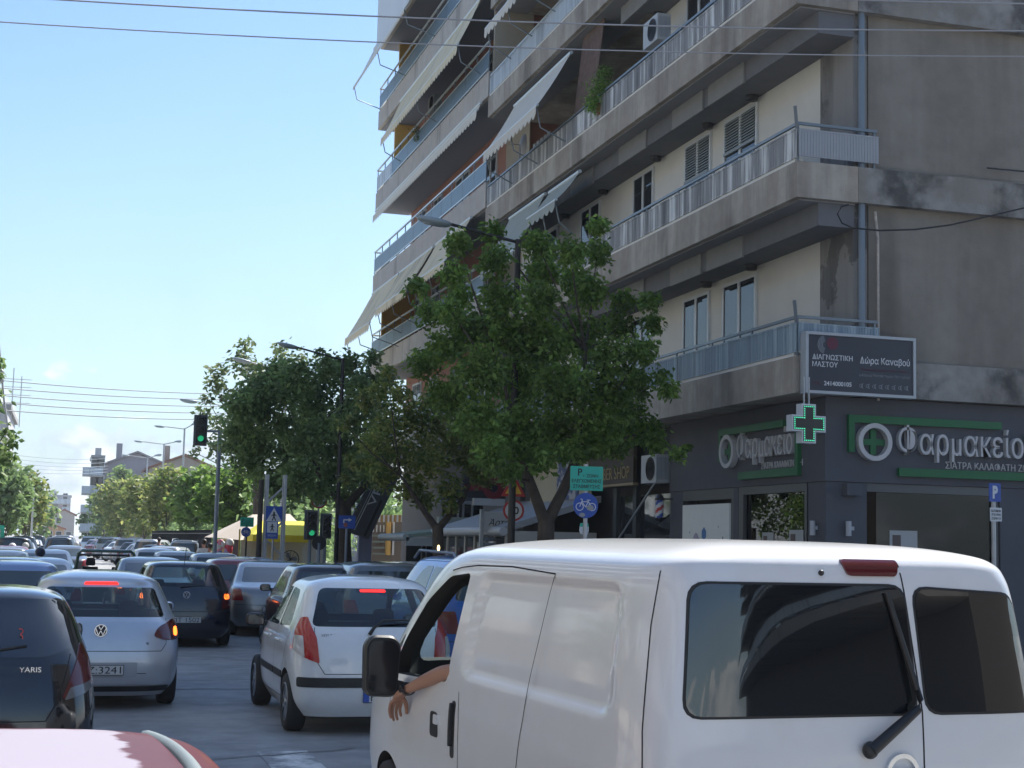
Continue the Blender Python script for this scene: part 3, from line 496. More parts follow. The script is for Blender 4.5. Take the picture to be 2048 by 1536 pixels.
# =============== vehicles ===============
def catmull(K, n):
    K = np.array(K, float); m = len(K); out = []
    for i in range(m-1):
        p0, p1, p2, p3 = K[max(i-1, 0)], K[i], K[i+1], K[min(i+2, m-1)]
        for t in np.linspace(0, 1, n, endpoint=False): out.append(.5*((2*p1)+(-p0+p2)*t+(2*p0-5*p1+4*p2-p3)*t*t+(-p0+3*p1-3*p2+p3)*t**3))
    out.append(K[-1]); A_ = np.array(out); A_[:, 0] = np.maximum.accumulate(A_[:, 0]+np.arange(len(A_))*1e-7); return A_
class Shape:
    def __init__(s, K, yc=-.5, p=4., q=10., pf=2.6, qf=4.5):
        s.K = K; s.A = catmull(K, 24); s.yc = yc; s.p, s.q, s.pf, s.qf = p, q, pf, qf; s.c = {}
    def at(s, z): return [np.interp(z, s.A[:, 0], s.A[:, i]) for i in (1, 2, 3)]
    def rear(s, x, z): W, R, F = s.at(z); return s.yc-(s.yc-R)*max(0, 1-min(1, abs(x/W))**s.p)**(1/s.q)
    def front(s, x, z): W, R, F = s.at(z); return s.yc+(F-s.yc)*max(0, 1-min(1, abs(x/W))**s.pf)**(1/s.qf)
    def side(s, y, z):
        W, R, F = s.at(z)
        if y < s.yc: return W*max(0, 1-min(1, (s.yc-y)/(s.yc-R))**s.q)**(1/s.p)
        return W*max(0, 1-min(1, (y-s.yc)/(F-s.yc))**s.qf)**(1/s.pf)
    def outline(s, W, R, F, n):
        t = np.linspace(-math.pi/2, 1.5*math.pi, 1400); c = np.cos(t); d = np.sin(t); rr = d < 0
        P = np.where(rr, s.p, s.pf); Q = np.where(rr, s.q, s.qf); B_ = np.where(rr, s.yc-R, F-s.yc)
        x = W*np.sign(c)*np.abs(c)**(2/P); y = s.yc+B_*np.sign(d)*np.abs(d)**(2/Q)
        L_ = np.concatenate(([0], np.cumsum(np.hypot(np.diff(x), np.diff(y)))))
        # equal arc steps with extra samples where the outline turns (corners)
        th = np.unwrap(np.arctan2(np.diff(y, append=y[1]), np.diff(x, append=x[1]))); Ln = L_/L_[-1]+.35*(th-th[0])/(2*math.pi)
        u = np.linspace(0, Ln[-1], n, endpoint=False); return np.interp(u, Ln, x), np.interp(u, Ln, y)
    def arc(s, u, z):
        k = round(z, 3)
        if k not in s.c:
            W, R, F = s.at(z); t = np.linspace(-math.pi/2, math.pi/2, 900); c = np.cos(t); d = np.sin(t); rr = d < 0
            P = np.where(rr, s.p, s.pf); Q = np.where(rr, s.q, s.qf); B_ = np.where(rr, s.yc-R, F-s.yc)
            x = W*np.abs(c)**(2/P); y = s.yc+B_*np.sign(d)*np.abs(d)**(2/Q); s.c[k] = (np.concatenate(([0], np.cumsum(np.hypot(np.diff(x), np.diff(y))))), x, y)
        L_, x, y = s.c[k]; a = abs(u); X = np.interp(a, L_, x); Y = np.interp(a, L_, y); e = .004
        dx = np.interp(a+e, L_, x)-np.interp(max(a-e, 0), L_, x); dy = np.interp(a+e, L_, y)-np.interp(max(a-e, 0), L_, y); l_ = math.hypot(dx, dy) or 1; sg = 1 if u >= 0 else -1
        return (sg*X, Y), (sg*dy/l_, -dx/l_)
    def mesh(s, name, mats, nz=60, n=96, disp=None, inset=0, flim=None, z0=None, z1=None):
        A_ = s.A; L_ = np.concatenate(([0], np.cumsum(np.hypot(np.diff(A_[:, 0]), np.hypot(np.diff(A_[:, 1]), .35*np.hypot(np.diff(A_[:, 2]), np.diff(A_[:, 3])))))))
        us = np.linspace(0, L_[-1], nz); rows = [[np.interp(u, L_, A_[:, i]) for i in range(4)] for u in us]
        if z0 is not None: rows = [r for r in rows if z0 < r[0] < z1]
        V = []; rows_ = []
        for z, W, R, F in rows:
            W -= inset; R += inset*1.3; F -= inset*1.4
            if flim: F = min(F, flim)
            W = max(W, .03); F = max(F, s.yc+.03); R = min(R, s.yc-.03)
            x, y = s.outline(W, R, F, n)
            if disp is not None: x = x-np.sign(x)*disp(x, y, z)
            V.append(np.stack([x, y, np.full(n, z)], 1))
        V = np.concatenate(V); k = len(rows); f = [(i*n+j, i*n+(j+1) % n, (i+1)*n+(j+1) % n, (i+1)*n+j) for i in range(k-1) for j in range(n)]
        f += [tuple(range(n))[::-1], tuple(range((k-1)*n, k*n))]
        me = bpy.data.meshes.new(name); me.from_pydata(V.tolist(), [], f)
        for m in (mats if isinstance(mats, list) else [mats]): me.materials.append(m)
        me.polygons.foreach_set('use_smooth', [True]*len(f)); me.update(); return me
def rpoly(pts, r=.03, n=4):
    out = []; m = len(pts)
    for i in range(m):
        a, b, c = Vector(pts[i-1]), Vector(pts[i]), Vector(pts[(i+1) % m]); d1 = a-b; d2 = c-b; k = min(r, d1.length*.45, d2.length*.45); p = b+d1.normalized()*k; q = b+d2.normalized()*k
        for j in range(n+1): t = j/n; out.append(tuple(p*(1-t)**2+b*2*t*(1-t)+q*t*t))
    return out
def patch(s, poly, kind='arc', off=.003, th=.012, step=.06, side=1, mat=None):
    """a plate that follows the body surface: poly in (u, z); u is arc length from the rear centre, x (rear/front) or y (side)"""
    bm = bmesh.new(); vs = [bm.verts.new((u, 0, z)) for u, z in poly]; bm.faces.new(vs)
    us = [p[0] for p in poly]; zs = [p[1] for p in poly]
    for ax, lo, hi in ((0, min(us), max(us)), (2, min(zs), max(zs))):
        k = lo+step
        while k < hi-1e-3:
            co = [0, 0, 0]; co[ax] = k; no = [0, 0, 0]; no[ax] = 1
            bmesh.ops.bisect_plane(bm, geom=bm.verts[:]+bm.edges[:]+bm.faces[:], plane_co=co, plane_no=no, dist=1e-5); k += step
    def mp_(u, z, o):
        if kind == 'arc': (x, y), (nx, ny) = s.arc(u, z); return (x+nx*o, y+ny*o, z)
        if kind == 'rear': return (u, s.rear(u, z)-o, z)
        if kind == 'front': return (u, s.front(u, z)+o, z+o*.5)
        return (side*(s.side(u, z)+o), u, z)
    bnd = [e for e in bm.edges if len(e.link_faces) == 1]; bm.verts.index_update()
    outer = [mp_(v.co.x, v.co.z, off) for v in bm.verts]; n = len(outer); V = list(outer); F_ = [tuple(v.index for v in f.verts) for f in bm.faces]
    if th:
        V += [mp_(v.co.x, v.co.z, off-th) for v in bm.verts]; V += outer; V += V[n:2*n]
        for e in bnd: a, b = e.verts[0].index, e.verts[1].index; F_.append((2*n+a, 2*n+b, 3*n+b, 3*n+a))
        F_ += [tuple(n+i for i in f)[::-1] for f in F_[:len(bm.faces)]]
    mb = MB(); mb.add(V, F_, False); nf = len(bm.faces); mb.sm = [i < nf for i in range(len(F_))]; bm.free(); return mb
def strip(s, pts, w_=.006, kind='arc', off=.0012, side=1):
    mb = MB()
    for a, b in zip(pts, pts[1:]):
        a = Vector(a); b = Vector(b); d = (b-a).normalized(); n_ = Vector((-d.y, d.x))*w_/2
        q = patch(s, [tuple(a-n_), tuple(b-n_), tuple(b+n_), tuple(a+n_)], kind, off, 0, .05, side); mb.add(q.v, q.f)
    return mb
def applybool(o, cutters):
    for c in cutters:
        m = o.modifiers.new('b', 'BOOLEAN'); m.operation = 'DIFFERENCE'; m.object = c; m.solver = 'EXACT'; m.material_mode = 'TRANSFER'
    bpy.context.view_layer.update(); me = bpy.data.meshes.new_from_object(o.evaluated_get(bpy.context.evaluated_depsgraph_get())); o.modifiers.clear()
    for c in cutters: bpy.data.objects.remove(c)
    if len(me.vertices): me.set_sharp_from_angle(angle=math.radians(38)); o.data = me
INT = pm('car_interior', (.022, .022, .024), .85)
TYRE = pm('tyre_rubber', (.022, .022, .023), .75, noise=.2, ns=30); RIM = pm('alloy_rim', (.38, .39, .41), .3, .7); HUBC = pm('hubcap', (.45, .46, .48), .35, .4)
CGL = glassmat('tinted_car_glass', (.80, .86, .85), .03); DGL = pm('dark_car_glass', (.012, .014, .018), .03, spec=.9, coat=.6); OGL = pm('greenish_car_glass', (.03, .04, .042), .05, spec=1.)
RED = pm('red_lens', (.20, .005, .008), .2, coat=.5); BRED = pm('bright_red_lens', (.42, .008, .014), .2, coat=.5); YRED = pm('deep_red_lens', (.085, .004, .006), .2, coat=.5); DRED = pm('dark_red_lens', (.10, .006, .01), .15, coat=.8); CLR = pm('clear_lens', (.5, .48, .48), .15, coat=.8); ORL = pm('lit_orange_lamp', (1., .16, .02), .3, emit=2.2); RLL = pm('lit_red_lamp', (1., .02, .015), .3, emit=1.1)
PLW = pm('plate_white', (.55, .56, .56), .4); PLB = pm('plate_blue', (.02, .08, .4), .4); INK = pm('black_ink', (.012, .012, .014), .6)
RUB = pm('rubber_trim', (.02, .021, .023), .6); SHUT = pm('panel_gap', (.01, .01, .012), .9)
def paint(name, col, metal=0., rough=.32): return pm('paint_'+name, col, rough, metal, coat=.9, noise=.03, ns=2.5, dirt=(tuple(min(1, c*.72+.02) for c in col), 3.5, .5, .75, .35))
wheelcache = {}
def wheel_meshes(r, wd, style):
    k = (r, wd, style)
    if k in wheelcache: return wheelcache[k]
    t = MB(); h = wd/2; rr = r*.64
    t.lathe([(rr, -h), (r*.9, -h), (r*.97, -h*.86), (r, -h*.6), (r, h*.6), (r*.97, h*.86), (r*.9, h), (rr, h*.92)], ax='x', n=36)
    a = t.mesh('tyre', TYRE); g = MB(); g.lathe([(rr, -h*.9), (rr*.96, -h*.2), (rr*.96, h*.6), (rr*1.03, h*.95), (rr*.97, h*.97)], ax='x', n=36)
    g.lathe([(0, h*.5), (rr*.95, h*.1)], ax='x', n=24); N_ = {0: 7, 1: 9, 2: 5}[style]
    for i in range(N_):
        an = 2*math.pi*i/N_; d = Vector((0, math.cos(an), math.sin(an))); e = Vector((0, -d.z, d.y)); wi = rr*(.16 if style else .2)
        g.add([d*rr*.15-e*wi*.6+Vector((h*.85, 0, 0)), d*rr*.15+e*wi*.6+Vector((h*.85, 0, 0)), d*rr*.97+e*wi+Vector((h*.9, 0, 0)), d*rr*.97-e*wi+Vector((h*.9, 0, 0)), d*rr*.2-e*wi*.6+Vector((h*.3, 0, 0)), d*rr*.2+e*wi*.6+Vector((h*.3, 0, 0)), d*rr*.97+e*wi+Vector((h*.3, 0, 0)), d*rr*.97-e*wi+Vector((h*.3, 0, 0))],
              [(0, 1, 2, 3), (0, 4, 5, 1), (1, 5, 6, 2), (2, 6, 7, 3), (3, 7, 4, 0)])
    g.lathe([(0, h*.98), (rr*.16, h*.95), (rr*.2, h*.6)], ax='x', n=16); b = g.mesh('rim', HUBC if style == 1 else RIM)
    wheelcache[k] = (a, b); return a, b
def wheel(par, x, y, r, wd, style, steer=0):
    a, b = wheel_meshes(r, wd, style); o = link('wheel', a, par, False); o.location = (x, y, r); o.rotation_euler = (0, 0, (math.pi if x < 0 else 0)+steer); q = link('rim', b, o, False); return o
def plate(par, s, u, z, txt, eu=False, w_=.52, h=.11, recess=True, off=.012):
    (x, y), (nx, ny) = s.arc(u, z); N_ = Vector((nx, ny, 0)); U_ = Vector((-ny, nx, 0)); O = Vector((x, y, z))+N_*off
    m = MB(); m.prism(rpoly([(-w_/2, -h/2), (w_/2, -h/2), (w_/2, h/2), (-w_/2, h/2)], .012, 2), O, U_, (0, 0, 1), N_*.008); o = m.build('number_plate', PLW, par, world=False)
    F_ = MB(); q = .006
    for a, b, c, d in ((-w_/2, w_/2, h/2-q, h/2), (-w_/2, w_/2, -h/2, -h/2+q), (-w_/2, -w_/2+q, -h/2+q, h/2-q), (w_/2-q, w_/2, -h/2+q, h/2-q)): F_.prism([(a, c), (b, c), (b, d), (a, d)], O+N_*.0081, U_, (0, 0, 1), N_*.002)
    F_.build('plate_border', INK, o, world=False); x0 = -w_/2+.03
    if eu: B_ = MB(); B_.prism([(-w_/2+.004, -h/2+.006), (-w_/2+.06, -h/2+.006), (-w_/2+.06, h/2-.006), (-w_/2+.004, h/2-.006)], O+N_*.0082, U_, (0, 0, 1), N_*.002); B_.build('plate_band', PLB, o, world=False); x0 = -w_/2+.08
    text(txt, O+N_*.0085+U_*x0+Vector((0, 0, -h*.34)), U_, (0, 0, 1), w_/2-.03-x0, h*.68, INK, o, ext=.002, bold=.0, world=False); return o
def seat(par, x, y, z=.35, w_=.46, hr=True, hh=.62):
    m = MB(); m.box(x-w_/2, x+w_/2, y-.05, y+.45, z, z+.16)
    m.prism([(-w_/2, 0), (w_/2, 0), (w_/2*.85, hh), (-w_/2*.85, hh)], (x, y-.12, z+.1), (1, 0, 0), (0, -.22, 1), (0, .12, 0)); o = m.build('seat', INT, par, world=False)
    if hr: h_ = MB(); h_.prism(rpoly([(-.12, 0), (.12, 0), (.1, .19), (-.1, .19)], .05), (x, y-.27, z+hh+.13), (1, 0, 0), (0, -.12, 1), (0, .09, 0)); h_.build('headrest', INT, o, world=False)
def mirror(par, s, y, z, m, side=-1, w_=.2, h=.13, out=.16):
    x = s.side(y, z); g = MB(); P_ = Vector((side*(x+out), y, z)); g.sphere(P_, .5, 14, 10, (w_, .11, h)); 
    v = MB(); pts = []
    for q in g.v:
        d = Vector(q)-P_; e = 2.6; dx, dy, dz = d.x/(w_*.5), d.y/.055, d.z/(h*.5); pts.append((P_.x+math.copysign(abs(dx)**.62, dx)*w_*.5, P_.y+dy*.055, P_.z+math.copysign(abs(dz)**.62, dz)*h*.5))
    g.v = pts; g.bar((side*(x-.02), y+.02, z-h*.3), P_-Vector((0, -.01, h*.25)), .06, .05); o = g.build('wing_mirror', m, par, world=False)
    k = MB(); k.prism(rpoly([(-w_*.38, -h*.36), (w_*.38, -h*.36), (w_*.38, h*.36), (-w_*.38, h*.36)], .03), P_+Vector((0, -.056, 0)), (1, 0, 0), (0, 0, 1), (0, -.003, 0)); k.build('mirror_glass', DGL, o, world=False)
def emblem_vw(par, s, z, r=.055, u=0):
    (x, y), (nx, ny) = s.arc(u, z); O = Vector((x, s.rear(x, z-r)-.004, z)); g = MB(); U_ = Vector((1, 0, 0)); V_ = Vector((0, 0, 1)); N_ = Vector((0, -.006, 0)); ring(g, O, U_, V_, N_, r*.86, r, 24)
    L_ = lambda a, b: g.bar(O+U_*a[0]*r+V_*a[1]*r+N_*.5, O+U_*b[0]*r+V_*b[1]*r+N_*.5, r*.13, .005, up=(0, 1, 0))
    L_((-.4, .78), (0, .12)); L_((.4, .78), (0, .12)); L_((-.78, .35), (-.36, -.75)); L_((-.36, -.75), (0, .0)); L_((0, .0), (.36, -.75)); L_((.36, -.75), (.78, .35))
    g.build('badge', CHROME, par, world=False); d = MB(); disc(d, O+Vector((0, .001, 0)), U_, V_, Vector((0, -.003, 0)), r*.88); d.build('badge_disc', pm('badge_navy', (.01, .015, .04), .3), par, world=False)
# body tables: z, half width, rear, front
def hatch(Lh=1.8, W=.82, H=1.5, sl=1.0, belt=.95):
    f = H/1.5
    return [(.2*f, W*.86, -Lh+.12, Lh-.1), (.33*f, W*.965, -Lh+.02, Lh-.03), (.5*f, W, -Lh, Lh), (.7*f, W, -Lh+.02, Lh-.04), (.84*f, W*.985, -Lh+.06*sl, Lh-.14), (belt*f, W*.955, -Lh+.12*sl, Lh-.45), (1.0*f, W*.93, -Lh+.16*sl, Lh-.72), (1.12*f, W*.875, -Lh+.26*sl, Lh-1.02),
            (1.26*f, W*.81, -Lh+.39*sl, Lh-1.3), (1.37*f, W*.75, -Lh+.49*sl, Lh-1.5), (1.43*f, W*.70, -Lh+.52*sl, Lh-1.62), (1.47*f, W*.58, -Lh+.62*sl, Lh-1.78), (1.49*f, W*.4, -Lh+.85*sl, Lh-2.05), (1.5*f, W*.12, -.65, -.2)]
def saloon(Lh=2.25, W=.87, H=1.46):
    f = H/1.46
    return [(.2*f, W*.86, -Lh+.12, Lh-.1), (.33*f, W*.965, -Lh+.02, Lh-.03), (.5*f, W, -Lh, Lh), (.7*f, W, -Lh+.02, Lh-.05), (.86*f, W*.98, -Lh+.05, Lh-.2), (.95*f, W*.95, -Lh+.14, Lh-.6), (.99*f, W*.92, -Lh+.34, Lh-.95), (1.04*f, W*.89, -Lh+.58, Lh-1.2),
            (1.18*f, W*.83, -Lh+.86, Lh-1.5), (1.32*f, W*.76, -Lh+1.16, Lh-1.8), (1.39*f, W*.70, -Lh+1.32, Lh-1.98), (1.43*f, W*.58, -Lh+1.5, Lh-2.15), (1.45*f, W*.38, -Lh+1.75, Lh-2.4), (1.46*f, W*.1, -.45, -.05)]
def make_car(name, label, cat, K, pt, loc, rz, yc=-.45, wb=2.4, wr=.3, wstyle=0, hollow=False, rwin=None, swin=None, wscr=None, lamps=(), plate_=None, gaps=(), fine=(60, 96), group=None, glass=None, disp=None, shape=None, wy=0., trk=.1, extra=None):
    s = shape or Shape(K, yc); t = thing(name, label, cat, (loc[0], loc[1], 0), rz, group)
    me = s.mesh('body', pt, fine[0], fine[1], disp); body = link('body', me, t, False); W = max(k[1] for k in K); cut = []
    def cutter(mb, m=INT): o = mb.build('cutter', m, t, world=False); return o
    for sy in (wb/2+wy, -wb/2+wy):
        c = MB(); rr = wr+.05; prof = [(rr*math.cos(a), rr*math.sin(a)) for a in np.linspace(0, 2*math.pi, 40, endpoint=False)]
        c.prism(prof, (-W-.1, sy, wr), (0, 1, 0), (0, 0, 1), (.36, 0, 0)); c.prism(prof, (W-.26, sy, wr), (0, 1, 0), (0, 0, 1), (.36, 0, 0)); cut.append(cutter(c))
    if hollow:
        ztop = K[-1][0]; inner = s.mesh('cutter', INT, 34, 64, None, .07, flim=None if wscr is None else wscr['flim'], z0=.42, z1=ztop-.05); cut.append(link('cutter', inner, t, False))
        for q in rwin: c = MB(); c.prism(q, (0, -4, 0), (1, 0, 0), (0, 0, 1), (0, 4-1.15 if 'rcut' not in (wscr or {}) else 4+wscr['rcut'], 0)); cut.append(cutter(c))
        for q in swin: c = MB(); c.prism(q, (-1.5, 0, 0), (0, 1, 0), (0, 0, 1), (3, 0, 0)); cut.append(cutter(c))
        if wscr: c = MB(); c.prism(wscr['poly'], (0, .0, 0), (1, 0, 0), (0, 0, 1), (0, 4, 0)); cut.append(cutter(c))
    applybool(body, cut)
    g = glass or (CGL if hollow else DGL)
    for q in rwin or (): patch(s, q, 'rear', .0035 if not hollow else .001, .006 if not hollow else .005).build('rear_window', g, t, world=False)
    for q in swin or ():
        for sd_ in (-1, 1):
            if wscr and sd_ == -1 and wscr.get('open') == q: continue
            patch(s, q, 'side', .0035 if not hollow else .001, .006 if not hollow else .005, side=sd_).build('side_window', g, t, world=False)
    if wscr: patch(s, wscr['poly'], 'front', .0035 if not hollow else .001, .006).build('windscreen', g, t, world=False)
    for q, m, nm in lamps:
        patch(s, q, 'arc', .008, .02, .04).build(nm, m, t, world=False)
    if plate_: plate(t, s, *plate_)
    for pts, kind, sd_ in gaps: strip(s, pts, .007, kind, .0012, sd_).build('panel_gap', SHUT, t, world=False)
    for x in (-1, 1):
        for sy in (wb/2+wy, -wb/2+wy): wheel(t, x*(W-trk), sy, wr, .19, wstyle)
    return t, s
def mir(q): return [(-u, z) for u, z in q][::-1]
# ---- white van, nearest ----
VK = [(.22, .70, -2.10, 2.2), (.35, .80, -2.17, 2.32), (.55, .84, -2.2, 2.38), (.8, .85, -2.2, 2.36), (1.0, .85, -2.2, 2.27), (1.08, .845, -2.198, 2.13), (1.16, .84, -2.195, 1.95), (1.3, .828, -2.185, 1.78), (1.5, .80, -2.17, 1.50), (1.7, .765, -2.15, 1.14), (1.79, .74, -2.135, .92), (1.84, .705, -2.115, .70), (1.875, .63, -2.06, .45), (1.905, .48, -1.88, .05), (1.92, .27, -1.6, -.3), (1.925, .08, -1.1, -.6)]
VK = [(a if a < 1.7 else a+.02, b*1.11, c, d) for a, b, c, d in VK]
def vdisp(x, y, z):
    yy = np.abs(y+.87)-.90+.12+ (z-1.5)*.12; zz = abs(z-1.485)-.265+.10; d = np.hypot(np.maximum(yy, 0), max(zz, 0))+np.minimum(np.maximum(yy, zz), 0)-.11
    k = np.clip((-d)/.045, 0, 1); k = k*k*(3-2*k); ok = (np.abs(x) > .5)
    r = .026*k*ok
    dd = np.clip(1-np.abs(z-1.10-.02*(y+.9))/.05, 0, 1); return r
VW_ = pm('paint_white_van', (.72, .73, .75), .34, 0, coat=.8, noise=.04, ns=5, dirt=((.60, .595, .58), 5, .5, .75, .35))
vs = Shape(VK, -.5, 8., 22., 4.6, 8.)
fw_poly = rpoly([(.27, 1.17), (1.34, 1.13), (1.16, 1.34), (.86, 1.57), (.50, 1.72), (.17, 1.745)], .05)
fq = [(1.25, 1.12), (1.42, 1.10), (1.20, 1.25), (1.13, 1.26)]
van, vs = make_car('white_van', 'white panel van in the right foreground with a bare arm out of the driver window', 'van', VK, VW_, (3.07-math.sin(math.radians(4))*2.2, 5.37+math.cos(math.radians(4))*2.2), math.radians(4), wb=2.72, wr=.31, wstyle=1, hollow=True, shape=vs,
    rwin=[], swin=[fw_poly], wscr=dict(poly=rpoly([(-.68, 1.17), (.68, 1.17), (.58, 1.66), (-.58, 1.66)], .08), flim=1.72, open=fw_poly), fine=(150, 300), disp=vdisp,
    gaps=[([(-.95, .35), (-.96, 1.2), (-.92, 1.6), (-.87, 1.81)], 'arc', 1), ([(.95, .35), (.96, 1.2), (.92, 1.6), (.87, 1.81)], 'arc', 1), ([(.27, .3), (.27, 1.27), (.235, 1.55), (.20, 1.86)], 'arc', 1),
          ([(-.76, .3), (-.79, .8), (-.86, 1.1), (-.93, 1.45), (-.98, 1.77)], 'side', -1), ([(-.98, 1.77), (-.4, 1.79), (.1, 1.785), (.35, 1.77), (.5, 1.75)], 'side', -1), ([(.02, .35), (.03, 1.0), (.06, 1.14)], 'side', -1), ([(1.3, .9), (1.32, 1.13)], 'side', -1)])
def vpatch(nm, q, m, kind='rear', **k): return patch(vs, q, kind, **k).build(nm, m, van, world=False)
vg = pm('van_tinted_glass', (.006, .008, .011), .01, spec=1., coat=.8)
vpatch('rear_window', rpoly([(-.785, 1.265), (.245, 1.265), (.205, 1.765), (-.74, 1.765)], .07), vg, off=.006, th=.02)
vpatch('rear_window', rpoly([(.295, 1.265), (.855, 1.265), (.77, 1.735), (.255, 1.76)], .07), vg, off=.006, th=.02)
vpatch('window_seal', rpoly([(-.795, 1.255), (.255, 1.255), (.215, 1.775), (-.75, 1.775)], .075), RUB, off=.003, th=.01)
vpatch('window_seal', rpoly([(.285, 1.255), (.865, 1.255), (.78, 1.745), (.245, 1.77)], .075), RUB, off=.003, th=.01)
vpatch('high_brake_light', rpoly([(-.05, 1.805), (.18, 1.805), (.20, 1.872), (-.075, 1.872)], .02), DRED, off=.012, th=.08, step=.02)
g = MB(); g.sphere((-.17, vs.rear(-.17, 1.815)-.006, 1.815), .012); g.build('washer_nozzle', BLACK, van, world=False)
g = MB(); y0 = vs.rear(0, 1.13); g.sphere((0, y0-.03, 1.13), .035, 14, 8, (1, .7, 1)); g.tube([(0, y0-.04, 1.13), (.12, y0-.045, 1.22), (.215, y0-.04, 1.285)], [.025, .022, .017], 10); g.tube([(.215, y0-.04, 1.285), (.235, y0-.03, 1.32), (.19, y0-.0, 1.5), (.13, y0+.03, 1.72)], [.014, .012, .010, .008], 8); g.tube([(.222, y0-.024, 1.36), (.12, y0+.035, 1.74)], .012, 6); g.build('rear_wiper', BLACK, van, world=False)
g = MB(); y0 = vs.rear(.16, 1.06)-.004; ring(g, (.16, y0, 1.035), (1, 0, 0), (0, 0, 1), (0, -.014, 0), .058, .076, 32); g.box(.075, .245, y0-.018, y0-.002, 1.02, 1.05); g.build('badge', CHROME, van, world=False)
for z in (1.16, .5): g = MB(); x = vs.side(-2.14, z); g.box(-.86, -.83, -2.13, -2.06, z-.05, z+.05); g.build('door_hinge', VW_, van, world=False)
vpatch('door_handle_recess', rpoly([(.36, .87), (.50, .87), (.50, 1.00), (.38, 1.00)], .03), BLACK, 'side', off=.003, side=-1)
vpatch('door_handle', rpoly([(.35, .94), (.42, .94), (.42, .99), (.35, .99)], .01), VW_, 'side', off=.012, th=.02, side=-1)
vpatch('sliding_door_handle', rpoly([(.09, .80), (.15, .80), (.15, 1.09), (.09, 1.09)], .028), BLACK, 'side', off=.003, side=-1)
vpatch('sliding_door_grip', rpoly([(.11, .86), (.135, .86), (.135, 1.08), (.11, 1.08)], .01), BLACK, 'side', off=.022, th=.02, side=-1)
vpatch('tail_lamp', rpoly([(-.95, .95), (-.80, .9), (-.80, .62), (-.95, .6)], .03), RED, 'arc'); vpatch('tail_lamp', rpoly([(.80, .9), (.95, .95), (.95, .6), (.80, .62)], .03), RED, 'arc')
vpatch('rear_bumper', rpoly([(-.95, .42), (.95, .42), (.95, .26), (-.95, .26)], .03), GREYP, 'arc', off=.03, th=.05)
vpatch('pillar_trim', [(1.36, 1.125), (1.5, 1.10), (1.3, 1.30), (1.2, 1.36)], BLACK, 'side', off=.003, side=-1)
g = MB(); mx, my, mz = -(vs.side(.98, 1.12)+.165), .95, 1.20
bm_ = rpoly([(-.105, -.165), (.085, -.175), (.105, .12), (.06, .17), (-.07, .175), (-.11, .12)], .05, 5)
n = len(bm_)
for (a, sc, yo), (b, sc2, yo2) in zip([(0, .93, -.045), (1, 1.0, -.02), (2, .98, .03), (3, .75, .085)], [(1, 1.0, -.02), (2, .98, .03), (3, .75, .085), (4, .3, .105)]):
    g.add([(mx+u*sc, my+yo, mz+v*sc) for u, v in bm_]+[(mx+u*sc2, my+yo2, mz+v*sc2) for u, v in bm_], [(i, (i+1) % n, n+(i+1) % n, n+i) for i in range(n)], True)
g.prism([(u*.93, v*.93) for u, v in bm_], (mx, my-.045, mz), (1, 0, 0), (0, 0, 1), (0, -.002, 0)); g.prism([(u*.3, v*.3) for u, v in bm_], (mx, my+.105, mz), (1, 0, 0), (0, 0, 1), (0, .002, 0)); g.bar((mx+.02, my+.02, mz-.1), (-vs.side(.98, 1.08)+.02, 1.02, 1.06), .09, .07)
o = g.build('wing_mirror', BLACK, van, world=False); g = MB(); g.prism([(u*.84, v*.84) for u, v in bm_], (mx, my-.048, mz), (1, 0, 0), (0, 0, 1), (0, -.003, 0)); g.build('mirror_glass', pm('mirror_glass', (.02, .022, .025), .06), o, world=False)
seat(van, .4, .15, .45, .5, True, .6); seat(van, -.42, .15, .45, .5, True, .55)
g = MB(); g.box(-.74, .74, 1.05, 1.6, .5, 1.06); g.build('dashboard', INT, van, world=False)
g = MB(); ring(g, (-.4, .9, 1.04), (1, 0, 0), (0, .35, .94), (0, .02, 0), .16, .185); g.build('steering_wheel', INT, van, world=False)
g = MB(); g.box(-.76, .76, -.13, -.1, .45, 1.84); g.build('bulkhead', INT, van, world=False)
def vgrv(): pass
